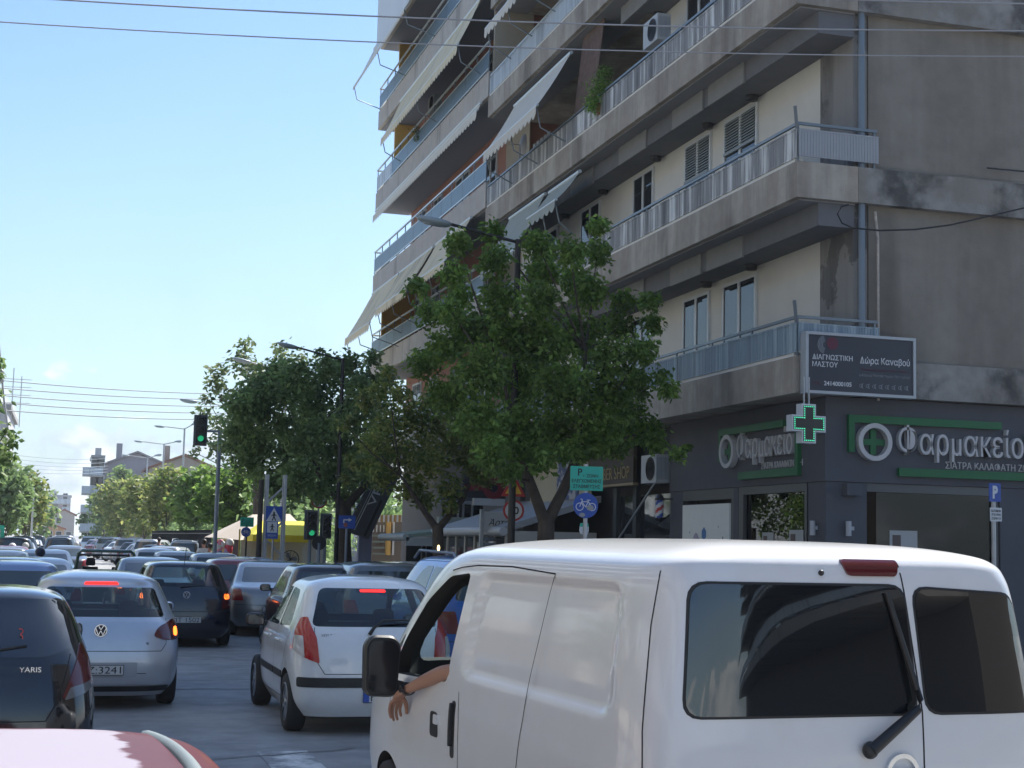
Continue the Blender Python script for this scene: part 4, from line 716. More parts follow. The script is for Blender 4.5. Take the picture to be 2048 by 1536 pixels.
# ---- white small hatchback ----
WH = paint('white_hatch', (.74, .76, .77), 0, .3)
K = [(.18, .70, -1.66, 1.66), (.32, .775, -1.75, 1.74), (.5, .795, -1.78, 1.78), (.7, .80, -1.77, 1.75), (.85, .79, -1.75, 1.66), (.97, .765, -1.71, 1.35), (1.04, .745, -1.67, 1.02), (1.16, .70, -1.60, .74), (1.3, .65, -1.49, .42), (1.4, .61, -1.40, .20), (1.455, .57, -1.34, .05), (1.50, .47, -1.26, -.12), (1.53, .3, -1.08, -.3), (1.54, .1, -.75, -.5)]
TR = [(.57, .70), (.69, .74), (.93, .84), (.91, 1.0), (.80, 1.13), (.69, 1.14), (.60, .95)]
K = [(a, b*1.03, c, d) for a, b, c, d in K]
hl, hs = make_car('white_hatchback', 'small white hatchback with tall red tail lamps between the silver hatchback and the van', 'car', K, WH, (3.0, 16.45), math.radians(0.5), wb=2.38, wr=.285, wstyle=0, hollow=True,
    rwin=[rpoly([(-.64, 1.05), (.64, 1.05), (.53, 1.42), (-.53, 1.42)], .07)], swin=[rpoly([(-1.12, 1.03), (-.42, 1.0), (-.42, 1.40), (-.86, 1.38)], .08), rpoly([(-.36, 1.0), (.72, .99), (.55, 1.12), (.22, 1.30), (-.02, 1.40), (-.36, 1.40)], .05)],
    wscr=dict(poly=rpoly([(-.60, 1.06), (.60, 1.06), (.5, 1.38), (-.5, 1.38)], .06), flim=.9), fine=(70, 128), plate_=(.12, .38, 'PPA:5183', True),
    lamps=[(rpoly(TR, .02), BRED, 'tail_lamp'), (rpoly(mir(TR), .02), BRED, 'tail_lamp'), (rpoly([(-.82, .565), (.82, .565), (.82, .47), (-.82, .47)], .03), RUB, 'bumper_strip')],
    gaps=[([(-.62, 1.04), (-.60, .72), (-.52, .60), (.52, .60), (.60, .72), (.62, 1.04)], 'arc', 1), ([(-.39, 1.4), (-.39, .4)], 'side', -1), ([(-1.2, 1.02), (-1.1, .75), (-.85, .45), (-.85, .3), (.85, .3), (.9, .98)], 'side', -1), ([(-.78, .17), (.78, .17)], 'arc', 1), ([(-.39, 1.4), (-.39, .4)], 'side', 1)])
def hp(nm, q, m, kind='arc', **k): patch(hs, q, kind, **k).build(nm, m, hl, world=False)
hp('reverse_lamp', rpoly([(.72, .75), (.90, .83), (.90, .96), (.74, .96)], .02), CLR, off=.012, th=.01); hp('reverse_lamp', rpoly(mir([(.72, .75), (.90, .83), (.90, .96), (.74, .96)]), .02), CLR, off=.012, th=.01)
hp('lit_brake_light', rpoly([(-.13, 1.385), (.13, 1.385), (.13, 1.41), (-.13, 1.41)], .01), RLL, 'rear', off=.006, th=.006)
hp('side_moulding', rpoly([(-.95, .5), (-.42, .5), (-.42, .57), (-.95, .57)], .01), RUB, 'side', side=-1, off=.01); hp('side_moulding', rpoly([(-.36, .5), (.7, .5), (.7, .57), (-.36, .57)], .01), RUB, 'side', side=-1, off=.01)
for y in (-.62, .2): g = MB(); x = hs.side(y, .86); g.tube([(-x, y-.09, .86), (-x-.03, y-.06, .87), (-x-.03, y+.06, .87), (-x, y+.09, .86)], .014, 8); g.build('door_handle', WH, hl, world=False)
g = MB(); y = hs.rear(0, 1.02); g.tube([(-.08, y-.03, .98), (-.04, y-.05, 1.05), (.06, y-.02, 1.12), (.4, y+.02, 1.12)], [.02, .016, .012, .008], 8); g.build('rear_wiper', BLACK, hl, world=False)
y = hs.rear(0, .88); g = MB(); g.prism(rpoly([(-.075, -.14), (.075, -.14), (.085, .1), (-.085, .1)], .03), (.03, y+.005, .86), (1, 0, 0), (0, 0, 1), (0, -.012, 0)); g.build('boot_handle', pm('grey_badge', (.5, .52, .53), .3), hl, world=False)
g = MB(); ring(g, (.03, y-.008, .92), (.062, 0, 0), (0, 0, .032), (0, -.004, 0), .8, 1.0, 20); g.bar((.0, y-.01, .9), (.015, y-.01, .94), .01); g.bar((.045, y-.01, .9), (.06, y-.01, .94), .01); g.bar((.008, y-.01, .918), (.05, y-.01, .922), .009); g.build('badge', CHROME, hl, world=False)
text('HYUNDAI', (-.55, hs.rear(-.5, .97)-.003, .955), (1, 0, 0), (0, 0, 1), .2, .028, pm('badge_grey', (.22, .23, .24), .4), hl, ext=.003, world=False)
mirror(hl, hs, .62, 1.0, BLACK, -1, .22, .15); mirror(hl, hs, .62, 1.0, BLACK, 1, .22, .15)
for x in (-.36, .36): seat(hl, x, -.05, .3, .46, True, .55)
seat(hl, 0, -.85, .3, 1.15, False, .42)
g = MB(); g.box(-.66, .66, .55, .85, .5, .98); g.build('dashboard', INT, hl, world=False)
# ---- silver hatchback ----
SV = paint('silver', (.52, .55, .6), .5, .33)
K = [(.15, .74, -1.95, 2.0), (.28, .84, -2.06, 2.06), (.45, .875, -2.1, 2.1), (.62, .88, -2.09, 2.08), (.8, .87, -2.05, 2.0), (.92, .85, -2.0, 1.6), (.98, .83, -1.96, 1.25), (1.12, .77, -1.83, .95), (1.25, .71, -1.70, .62), (1.33, .67, -1.63, .42), (1.385, .63, -1.62, .25), (1.43, .53, -1.57, .05), (1.47, .33, -1.3, -.15), (1.48, .1, -.8, -.4)]
LR = [(.56, .80), (.70, .755), (1.02, .76), (1.02, .86), (.90, .965), (.82, .985), (.62, .90)]
gl_, gs = make_car('silver_hatchback', 'silver hatchback with lit high brake light, behind the black car at the left edge', 'car', K, SV, (.40, 19.15), math.radians(1), wb=2.58, wr=.315, wstyle=2, hollow=True,
    rwin=[rpoly([(-.69, 1.0), (.69, 1.0), (.58, 1.315), (-.58, 1.315)], .05)], swin=[rpoly([(-1.35, 1.0), (-.35, .98), (-.35, 1.33), (-1.0, 1.32)], .07), rpoly([(-.28, .98), (.95, .97), (.72, 1.08), (.35, 1.25), (.1, 1.33), (-.28, 1.33)], .05)],
    wscr=dict(poly=rpoly([(-.66, 1.01), (.66, 1.01), (.55, 1.31), (-.55, 1.31)], .06), flim=1.1), fine=(70, 128), plate_=(-.0, .44, 'IBZ:3241', False),
    lamps=[(rpoly(LR, .05), DRED, 'tail_lamp'), (rpoly(mir(LR), .05), DRED, 'tail_lamp')],
    gaps=[([(-.72, 1.0), (-.72, .72), (-.66, .64), (.66, .64), (.72, .72), (.72, .99)], 'arc', 1), ([(-.5, .4), (.5, .4)], 'arc', 1), ([(-.32, 1.3), (-.32, .3)], 'side', 1)])
def gp(nm, q, m, kind='arc', **k): patch(gs, q, kind, **k).build(nm, m, gl_, world=False)
gp('lit_tail_lamp', rpoly([(.83, .80), (.93, .80), (.93, .90), (.83, .90)], .05, 6), ORL, off=.013, th=.01)
gp('lit_brake_light', rpoly([(-.19, 1.345), (.19, 1.345), (.17, 1.375), (-.17, 1.375)], .012), RLL, 'rear', off=.012, th=.02, step=.02)
gp('plate_recess', rpoly([(-.33, .36), (.40, .36), (.40, .52), (-.33, .52)], .01), pm('silver_recess', (.36, .39, .42), .4), off=.003)
gp('rear_bumper_valance', rpoly([(-.8, .2), (.8, .2), (.8, .26), (-.8, .26)], .01), RUB, off=.014)
emblem_vw(gl_, gs, .86, .068); g = MB(); y = gs.rear(.5, .74); disc(g, (.5, y-.004, .72), (1, 0, 0), (0, 0, 1), (0, -.003, 0), .018, 12); g.build('sticker', GREYP, gl_, world=False)
g = MB(); y = gs.rear(-.45, 1.08); g.box(-.50, -.42, y-.006, y-.003, 1.0, 1.06); g.box(-.49, -.455, y+.04, y+.045, 1.07, 1.10); g.build('window_sticker', PLW, gl_, world=False)
mirror(gl_, gs, .72, 1.0, SV, 1); mirror(gl_, gs, .72, 1.0, SV, -1)
for x in (-.38, .38): seat(gl_, x, -.1, .28, .48, True, .52)
for x in (-.38, .38): seat(gl_, x, -.95, .28, .48, True, .42)
g = MB(); g.box(-.7, .7, .7, 1.05, .5, .95); g.build('dashboard', INT, gl_, world=False)
# ---- black polo ----
BK = paint('black_blue', (.010, .013, .026), 0, .2)
K = [(.15, .70, -1.78, 1.8), (.28, .79, -1.89, 1.88), (.45, .82, -1.92, 1.92), (.62, .825, -1.91, 1.9), (.8, .81, -1.88, 1.8), (.93, .79, -1.83, 1.45), (.99, .775, -1.80, 1.1), (1.12, .72, -1.71, .82), (1.26, .665, -1.60, .5), (1.35, .63, -1.53, .3), (1.40, .59, -1.50, .15), (1.44, .49, -1.42, 0), (1.46, .3, -1.2, -.2), (1.465, .1, -.8, -.4)]
PR = [(.60, .66), (.86, .68), (.86, .95), (.72, .98), (.63, .9)]
pl_, ps = make_car('black_hatchback', 'black hatchback with lit orange tail lamps ahead of the silver hatchback', 'car', K, BK, (2.02, 28.4), math.radians(1.5), wb=2.46, wr=.30, wstyle=1, hollow=True,
    rwin=[rpoly([(-.60, 1.03), (.60, 1.03), (.52, 1.36), (-.52, 1.36)], .05)], swin=[rpoly([(-1.2, 1.0), (-.35, .98), (-.35, 1.34), (-.95, 1.33)], .07), rpoly([(-.28, .98), (.85, .98), (.6, 1.1), (.28, 1.25), (.02, 1.34), (-.28, 1.34)], .05)],
    wscr=dict(poly=rpoly([(-.62, 1.02), (.62, 1.02), (.52, 1.33), (-.52, 1.33)], .06), flim=1.0), fine=(50, 96), plate_=(0, .48, 'PIT 1502', False),
    lamps=[(rpoly(PR, .04), DRED, 'tail_lamp'), (rpoly(mir(PR), .04), DRED, 'tail_lamp'), (rpoly([(.66, .83), (.80, .83), (.80, .92), (.66, .92)], .04), ORL, 'lit_tail_lamp'), (rpoly([(-.84, .83), (-.70, .83), (-.70, .92), (-.84, .92)], .04), ORL, 'lit_tail_lamp')], gaps=[([(-.85, .62), (.85, .62)], 'arc', 1)])
emblem_vw(pl_, ps, .90, .06); text('POLO', (-.5, ps.rear(-.5, .84)-.003, .83), (1, 0, 0), (0, 0, 1), .15, .03, CHROME, pl_, ext=.003, world=False)
g = MB(); g.tube([(-.1, ps.rear(0, 1.03)-.02, 1.03), (.3, ps.rear(.3, 1.08)-.01, 1.07)], .009, 6); g.build('rear_wiper', BLACK, pl_, world=False)
g = MB(); g.tube([(0, -1.3, 1.44), (0, -1.5, 1.72)], .006, 5); g.build('aerial', BLACK, pl_, world=False)
for x in (-.36, .36): seat(pl_, x, -.1, .28, .46, True, .52)
for x in (-.36, .36): seat(pl_, x, -.85, .28, .46, True, .42)
# ---- black car at the left edge ----
BK2 = paint('black_gloss', (.007, .008, .012), 0, .12)
K = [(.18, .74, -1.75, 1.75), (.3, .83, -1.85, 1.82), (.48, .85, -1.88, 1.88), (.68, .85, -1.87, 1.86), (.86, .83, -1.83, 1.7), (.98, .81, -1.78, 1.35), (1.06, .79, -1.74, 1.0), (1.2, .735, -1.64, .7), (1.34, .68, -1.52, .4), (1.43, .63, -1.44, .2), (1.48, .58, -1.40, .05), (1.52, .45, -1.3, -.1), (1.54, .28, -1.1, -.3), (1.545, .1, -.8, -.5)]
YR = [(.60, .76), (.76, .80), (.95, .86), (.93, 1.02), (.84, 1.12), (.76, 1.13), (.68, .95)]
K = [(a*.972, b, c, d) for a, b, c, d in K]
yl, ys_ = make_car('black_compact_car', 'black compact car cut off by the left edge, nearest black car', 'car', K, BK2, (-.62, 12.75), math.radians(2), wb=2.46, wr=.30, wstyle=0,
    rwin=[rpoly([(-.66, 1.04), (.50, 1.04), (.66, 1.10), (.56, 1.43), (-.56, 1.43)], .06)], swin=[rpoly([(-1.2, 1.06), (-.35, 1.04), (-.35, 1.42), (-.9, 1.4)], .07), rpoly([(-.28, 1.04), (.85, 1.04), (.6, 1.16), (.28, 1.32), (.02, 1.42), (-.28, 1.42)], .05)],
    wscr=dict(poly=rpoly([(-.62, 1.09), (.62, 1.09), (.54, 1.4), (-.54, 1.4)], .06), flim=1.0), fine=(70, 120), plate_=(-.02, .50, 'YPX:4507', False),
    lamps=[(rpoly(YR, .03), YRED, 'tail_lamp'), (rpoly(mir(YR), .03), YRED, 'tail_lamp')], gaps=[([(-.6, 1.02), (-.58, .76), (-.5, .62), (.5, .62), (.58, .76), (.66, 1.06)], 'arc', 1), ([(-.8, .42), (-.6, .36), (.6, .36), (.8, .42)], 'arc', 1)])
patch(ys_, rpoly([(.62, .755), (.78, .795), (.95, .85), (.94, .89), (.66, .84)], .01), 'arc', .012, .01).build('clear_lamp', pm('smoked_lens', (.12, .12, .125), .15, coat=.8), yl, world=False)
text('YARIS', (.31, ys_.rear(.31, .945)-.006, .945), (1, .04, 0), (0, 0, 1), .145, .035, CHROME, yl, ext=.004, world=False)
mirror(yl, ys_, .70, 1.08, BK2, 1, .2, .15); g = MB(); g.tube([(-.1, ys_.rear(0, 1.07)-.03, 1.05), (.35, ys_.rear(.3, 1.12)-.01, 1.12)], .01, 6); g.build('rear_wiper', BLACK, yl, world=False)
g = MB(); ring(g, (.305, ys_.rear(.3, 1.17)-.006, 1.17), (.02, 0, 0), (0, 0, .025), (0, -.003, 0), .7, 1, 12, -2.2, 1.57); ring(g, (.305, ys_.rear(.3, 1.17)-.006, 1.215), (.02, 0, 0), (0, 0, .02), (0, -.003, 0), .7, 1, 12, -1.57, 2.2); g.build('red_three_sticker', pm('sticker_red', (.7, .05, .03), .5), yl, world=False)
# ---- old red car, sky reflection painted pale into its roof colour, bottom left ----
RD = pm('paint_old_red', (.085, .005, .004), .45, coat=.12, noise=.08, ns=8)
K = [(.2, .72, -2.0, 2.0), (.5, .82, -2.1, 2.1), (.8, .82, -2.08, 2.0), (.93, .79, -1.9, 1.3), (1.05, .75, -1.6, .95), (1.2, .71, -1.3, .75), (1.32, .67, -1.05, .55), (1.35, .70, -1.0, .52), (1.375, .69, -.98, .5), (1.395, .665, -.96, .47), (1.405, .60, -.93, .42), (1.411, .46, -.85, .3), (1.414, .25, -.6, .1), (1.415, .05, -.3, 0)]
K = [(a*.966, b, c, d) for a, b, c, d in K]
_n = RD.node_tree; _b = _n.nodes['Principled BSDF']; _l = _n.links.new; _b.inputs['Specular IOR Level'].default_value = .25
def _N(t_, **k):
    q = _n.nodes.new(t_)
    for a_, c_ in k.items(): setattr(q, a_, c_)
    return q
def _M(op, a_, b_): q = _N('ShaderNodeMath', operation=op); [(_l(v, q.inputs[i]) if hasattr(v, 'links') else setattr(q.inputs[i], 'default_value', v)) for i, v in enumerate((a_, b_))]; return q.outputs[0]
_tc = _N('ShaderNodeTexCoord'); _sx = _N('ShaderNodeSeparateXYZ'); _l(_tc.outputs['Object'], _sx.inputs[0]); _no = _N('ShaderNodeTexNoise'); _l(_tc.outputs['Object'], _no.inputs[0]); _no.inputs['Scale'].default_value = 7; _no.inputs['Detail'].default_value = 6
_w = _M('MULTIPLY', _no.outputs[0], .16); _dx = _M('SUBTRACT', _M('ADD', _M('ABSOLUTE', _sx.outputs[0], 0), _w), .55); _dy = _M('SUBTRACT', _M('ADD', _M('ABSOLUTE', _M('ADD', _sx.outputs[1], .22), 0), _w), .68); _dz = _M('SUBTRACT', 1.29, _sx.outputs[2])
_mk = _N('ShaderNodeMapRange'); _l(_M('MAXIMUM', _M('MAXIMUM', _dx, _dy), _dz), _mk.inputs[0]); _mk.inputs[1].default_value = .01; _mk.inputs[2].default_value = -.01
_mx = _N('ShaderNodeMixRGB'); _l(_mk.outputs[0], _mx.inputs[0]); _old = _b.inputs['Base Color'].links[0].from_socket; _l(_old, _mx.inputs[1]); _mx.inputs[2].default_value = (.33, .28, .32, 1); _l(_mx.outputs[0], _b.inputs['Base Color'])  # pale roof colour: worn clear coat plus painted-in sky reflection
rl, rs = make_car('old_red_car', 'old red car with peeling roof paint, sky reflection painted pale, cut off at bottom left', 'car', K, RD, (-.30, 4.05), math.radians(3), wb=2.5, wr=.3, wstyle=1, fine=(110, 300),
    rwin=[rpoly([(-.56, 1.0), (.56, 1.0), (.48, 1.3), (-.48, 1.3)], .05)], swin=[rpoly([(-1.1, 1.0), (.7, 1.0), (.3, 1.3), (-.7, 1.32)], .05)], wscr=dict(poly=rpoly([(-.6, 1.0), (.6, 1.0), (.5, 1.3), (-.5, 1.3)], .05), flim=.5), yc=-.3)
for sd_ in (1, -1): g = MB(); g.tube([(sd_*(.60-.0012*(i-5)**2), -.85+i*.12, 1.352-.0008*(i-5)**2) for i in range(11)], .022, 8); g.build('roof_drip_rail', pm('rail_grey', (.15, .18, .19), .6), rl, world=False)
# ---- parts for the plainer cars further off ----
def far_car(kind, col, loc, rz, label, name='parked_car', group=None, lit=False, plt=None, H=None, W=None, Lh=None, metal=.3, rails=False, cache={}):
    key = (kind, H, W, Lh, rails, lit)
    pt = paint('c%02d%02d%02d' % tuple(int(c*99) for c in col), col, metal, .3)
    if key in cache:
        r = dup(cache[key], (loc[0], loc[1], 0), rz, label, group)
        if not group and 'group' in r: del r['group']
        r.name = name
        for c in r.children:
            if c.name.split('.')[0] in ('body', 'wing_mirror'): c.material_slots[0].link = 'OBJECT'; c.material_slots[0].material = pt
        return r
    if kind == 'hatch': h = H or 1.47; w_ = W or .82; l_ = Lh or 1.9; K = hatch(l_, w_, h)
    elif kind == 'saloon': h = H or 1.45; w_ = W or .87; l_ = Lh or 2.25; K = saloon(l_, w_, h)
    else: h = H or 1.72; w_ = W or .86; l_ = Lh or 2.0; K = hatch(l_, w_, h, .32, .97)
    f = h/(1.46 if kind == 'saloon' else 1.5); b0 = {'hatch': 1.02, 'saloon': 1.03, 'mpv': 1.03}[kind]*f; b1 = {'hatch': 1.36, 'saloon': 1.33, 'mpv': 1.38}[kind]*f; wt_ = w_*(.78 if kind != 'mpv' else .8)
    ry = -l_; back = {'hatch': .28, 'saloon': .95, 'mpv': .1}[kind]
    sw_ = [rpoly([(ry+back+.22, b0), (ry+back+.95, b0-.01), (ry+back+.95, b1), (ry+back+.42+(.15 if kind == 'saloon' else 0), b1-.02)], .06), rpoly([(ry+back+1.02, b0-.01), (ry+back+2.0 if kind != 'saloon' else ry+back+1.95, b0-.01), (ry+back+1.72, b0+.13*f), (ry+back+1.45, b1-.06), (ry+back+1.3, b1), (ry+back+1.02, b1)], .05)]
    Lp = [(w_-.26, .7*f), (w_+.02, .7*f), (w_+.04, .92*f), (w_-.2, .93*f)]
    t, s = make_car(name, label, 'car', K, pt, loc, rz, wb=l_*2*.62, wr=.30, wstyle=(len(cache) % 3), fine=(40, 64), glass=OGL, group=group,
        rwin=[rpoly([(-wt_*.93, b0+.01), (wt_*.93, b0+.01), (wt_*.82, b1), (-wt_*.82, b1)], .05)], swin=sw_, wscr=dict(poly=rpoly([(-wt_*.95, b0+.03), (wt_*.95, b0+.03), (wt_*.8, b1-.02), (-wt_*.8, b1-.02)], .05), flim=1),
        lamps=[(rpoly(Lp, .03), RED, 'tail_lamp'), (rpoly(mir(Lp), .03), RED, 'tail_lamp')]+([(rpoly([(w_-.18, .82*f), (w_-.06, .82*f), (w_-.06, .9*f), (w_-.18, .9*f)], .03), ORL, 'lit_tail_lamp'), (rpoly([(-w_+.06, .82*f), (-w_+.18, .82*f), (-w_+.18, .9*f), (-w_+.06, .9*f)], .03), ORL, 'lit_tail_lamp')] if lit else []),
        plate_=(0, .55, plt or 'BOZ:6120', False), gaps=[([(-w_*.9, .62*f), (w_*.9, .62*f)], 'arc', 1)])
    for sd_ in (-1, 1): mirror(t, s, l_-1.25, b0+.02, pt, sd_, .19, .13)
    if rails:
        for sd_ in (-1, 1):
            g = MB(); x = sd_*w_*.66; g.tube([(x, ry+.35, h-.07), (x, ry+.5, h+.03), (x, .1, h+.05), (x, .35, h-.05)], .018, 6); g.build('roof_rail', GREYP, t, world=False)
    cache[key] = t; return t
def gat(px, y): """ground point in the column of the photograph px at distance y"""; d = ray(px, 1080); return (y*d.x/d.y, y)
SVc = (.40, .42, .45); WHc = (.6, .62, .64); BKc = (.02, .022, .028); GYc = (.16, .17, .19); BLc = (.05, .12, .3)
def fc_(kind, col, px, y, label, rz=0., **k): a = gat(px, y); return far_car(kind, col, a, math.radians(rz), label, **k)
# moving and queuing cars near enough to be told apart
t = fc_('mpv', (.015, .12, .48), 925, 19.6, 'bright blue compact people carrier seen over and through the van window', 2, name='blue_people_carrier', rails=True, W=.85, H=1.74, Lh=2.02, plt='PO 2763', metal=.1)
fc_('saloon', (.26, .25, .25), 540, 31.6, 'silver grey saloon with red tail lamps between the black hatchback and the kiosk', -3, name='silver_saloon', plt='TEZ:1183', metal=.6, W=.89)
fc_('hatch', BKc, 640, 26.2, 'dark car with black mirror just left of and ahead of the small white hatchback', 0, name='dark_hatchback', H=1.5)
fc_('hatch', (.13, .14, .145), 745, 25.5, 'dark grey hatchback whose roof shows behind the small white hatchback', 1, name='grey_hatchback', H=1.56, Lh=1.95, W=.84)
fc_('hatch', SVc, 675, 29, 'silver car of which only the pale roof shows left of the dark grey roof', 0, name='silver_small_car')
fc_('saloon', (.3, .36, .45), 492, 37, 'pale blue car beyond the silver saloon', 0, name='pale_blue_saloon')
fc_('hatch', (.25, .06, .06), 468, 33.5, 'dark red car squeezed behind the black hatchback', 0, name='dark_red_hatchback')
fc_('hatch', (.33, .36, .4), 425, 44, 'pale small car in front of the kiosk with pink goods', 0, name='pale_small_car')
fc_('saloon', (.11, .115, .12), 300, 34, 'dark grey car with one orange lamp lit, left of the black hatchback', 1.5, name='grey_saloon', lit=True)
fc_('hatch', WHc, 308, 50, 'white car in the far queue, nearer the parked row than its twin', 0, name='white_small_car', H=1.52)
fc_('hatch', (.5, .52, .54), 350, 47, 'off white car in the far queue nearest the trees', 0, name='white_small_car')
fc_('hatch', (.24, .32, .5), 30, 24.0, 'pale blue car with roof aerial above the black compact car', 2, name='pale_blue_hatchback', H=1.5, lit=True)
fc_('hatch', (.3, .37, .5), 20, 29.0, 'pale blue white car furthest left in the queue', 2, name='pale_blue_hatchback')
fc_('saloon', (.33, .35, .38), 70, 30.5, 'pale estate car right of the pale blue cars', 2, name='pale_estate')
fc_('saloon', (.42, .43, .44), 93, 46, 'silver saloon in the left lane with a motorcyclist in front of it', 1, name='silver_saloon', lit=False)
fc_('saloon', (.10, .11, .13), 131, 62, 'dark saloon with pale rear glass in the middle of the road', 0, name='dark_saloon', W=.9, Lh=2.3)
fc_('mpv', (.36, .38, .42), 126, 100, 'tall silver people carrier far down the road', 0, name='silver_people_carrier', H=1.8, W=.92, Lh=2.3)
fc_('mpv', (.08, .1, .12), 120, 80, 'dark car hidden behind the dark saloon', 0, name='dark_people_carrier')
fc_('mpv', (.3, .33, .36), 380, 70, 'silver estate car with roof rails at the end of the parked row', -12, name='silver_estate', rails=True, W=.85, H=1.74, Lh=2.02)
cols = [SVc, GYc, BKc, WHc, SVc, (.28, .3, .34), BKc, SVc, GYc, WHc, BKc, SVc, GYc, (.2, .05, .05), SVc, WHc, BKc, SVc]
nm_ = {SVc: 'silver', GYc: 'grey', BKc: 'black', WHc: 'white', (.28, .3, .34): 'grey blue', (.2, .05, .05): 'dark red'}
rr_ = random.Random(5)
for i in range(16):
    px = 352-i*12.6+(i*i)*.13; y = 66+i*5.2
    a = gat(px, y); far_car(['hatch', 'saloon', 'hatch', 'mpv'][i % 4], cols[i], a, math.radians(-24+rr_.uniform(-3, 3)), '%s car number %s of the slanting parked row, counted from the camera' % (nm_[cols[i]], ['one', 'two', 'three', 'four', 'five', 'six', 'seven', 'eight', 'nine', 'ten', 'eleven', 'twelve', 'thirteen', 'fourteen', 'fifteen', 'sixteen'][i]), group='cars parked at a slant under the trees')
for i in range(13):
    px = 8+i*5.6; y = 40+i*7.2
    a = gat(px, y); far_car(['hatch', 'hatch', 'saloon', 'mpv'][i % 4], cols[(i*5+3) % 16], a, math.radians(2+rr_.uniform(-2, 2)), '%s car number %s of the line on the left side of the road' % (nm_[cols[(i*5+3) % 16]], ['one', 'two', 'three', 'four', 'five', 'six', 'seven', 'eight', 'nine', 'ten', 'eleven', 'twelve', 'thirteen'][i]), group='cars lined up on the left side')
fc_('hatch', WHc, 812, 33, 'white car roof seen just left of the bright blue people carrier', 0, name='white_small_car')
# open green pickup
a = gat(212, 39); t, s = make_car('open_green_jeep', 'open dark green off road car with a square roll bar in the left lanes', 'car', [(.3, .74, -1.7, 1.7), (.5, .78, -1.8, 1.8), (.8, .78, -1.8, 1.78), (.98, .75, -1.77, 1.2), (1.02, .6, -1.6, .9), (1.03, .3, -1.2, .5)], paint('dark_green', (.02, .07, .055), 0, .4), a, .02, wb=2.2, wr=.34, wstyle=2, lamps=[(rpoly([(.6, .6), (.75, .6), (.75, .75), (.6, .75)], .02), RED, 'tail_lamp')], fine=(30, 64))
g = MB(); g.tube([(-.72, -.6, .98), (-.66, -.6, 1.42), (-.58, -.6, 1.5), (.58, -.6, 1.5), (.66, -.6, 1.42), (.72, -.6, .98)], .04, 8); g.build('roll_bar', paint('dark_green', (.02, .07, .055)), t, world=False)
g = MB(); g.tube([(-.7, .75, 1.0), (-.62, .6, 1.38), (.62, .6, 1.38), (.7, .75, 1.0)], .03, 8); g.build('windscreen_frame', BLACK, t, world=False)
for x in (-.35, .35): seat(t, x, .0, .6, .42, True, .4)
# =============== trees ===============
BARK = pm('bark', (.075, .06, .048), .9, noise=.3, ns=7, bump=.6, bs=25); BARKP = pm('pale_bark', (.16, .14, .12), .9, noise=.3, ns=7, bump=.4, bs=25)
LF = {'fresh': leafmat('leaf_fresh', (.085, .165, .035), (.14, .245, .05), (.26, .39, .09)), 'dark': leafmat('leaf_dark', (.14, .22, .085), (.20, .30, .115), (.30, .41, .16)),
      'brown': leafmat('leaf_turning', (.11, .19, .045), (.22, .26, .07), (.40, .42, .13)), 'grey': leafmat('leaf_greyish', (.06, .10, .04), (.12, .17, .07), (.26, .30, .15))}
nrng = np.random.default_rng(11)
def leaves(cl, size, dens, mat, name='crown', droop=.5, parent=None, shell=.55, kind=None):
    """cl: list of (centre, radius); leaf blades spread through each clump, tips hanging"""
    P = []
    for c, r in cl:
        n = max(20, int(dens*11*(r/size)**2)); d = nrng.normal(size=(n, 3)); d /= np.linalg.norm(d, axis=1)[:, None]
        rad = r*(shell+(1-shell)*nrng.random(n))*(1+.18*nrng.normal(size=n)); rad[nrng.random(n) < .3] *= .55
        P.append(np.array(c)+d*rad[:, None]*np.array((1, 1, .95)))
    P = np.concatenate(P); n = len(P); L_ = size*(.6+.8*nrng.random(n))[:, None]
    t = nrng.normal(size=(n, 3)); t[:, 2] = t[:, 2]*.5-droop; t /= np.linalg.norm(t, axis=1)[:, None]
    s_ = np.cross(t, nrng.normal(size=(n, 3))); s_ /= np.linalg.norm(s_, axis=1)[:, None]+1e-9; nn = np.cross(t, s_)
    a = P; b = P+t*L_*.42+s_*L_*.27+nn*L_*.08; c = P+t*L_; d = P+t*L_*.42-s_*L_*.27+nn*L_*.08
    V = np.stack([a, b, c, d], 1).reshape(-1, 3); me = bpy.data.meshes.new(name); me.vertices.add(4*n); me.vertices.foreach_set('co', V.ravel())
    idx = (np.arange(n)[:, None]*4+np.array([0, 1, 2, 0, 2, 3])).ravel(); me.loops.add(6*n); me.loops.foreach_set('vertex_index', idx); me.polygons.add(2*n); me.polygons.foreach_set('loop_start', np.arange(2*n)*3); me.polygons.foreach_set('loop_total', np.full(2*n, 3))
    me.update(calc_edges=True); me.materials.append(mat); return link(name, me, parent, True)
def limb(m, pts, r0, r1, n=8):
    k = len(pts); out = []; rs = []
    for i in range(k-1):
        a = Vector(pts[i]); b = Vector(pts[i+1])
        for j in range(3): out.append(a.lerp(b, j/3)+Vector((rnd.uniform(-1, 1), rnd.uniform(-1, 1), 0))*r0*.12); rs.append(r0+(r1-r0)*(i+j/3)/(k-1))
    out.append(Vector(pts[-1])); rs.append(r1); m.tube(out, rs, n)
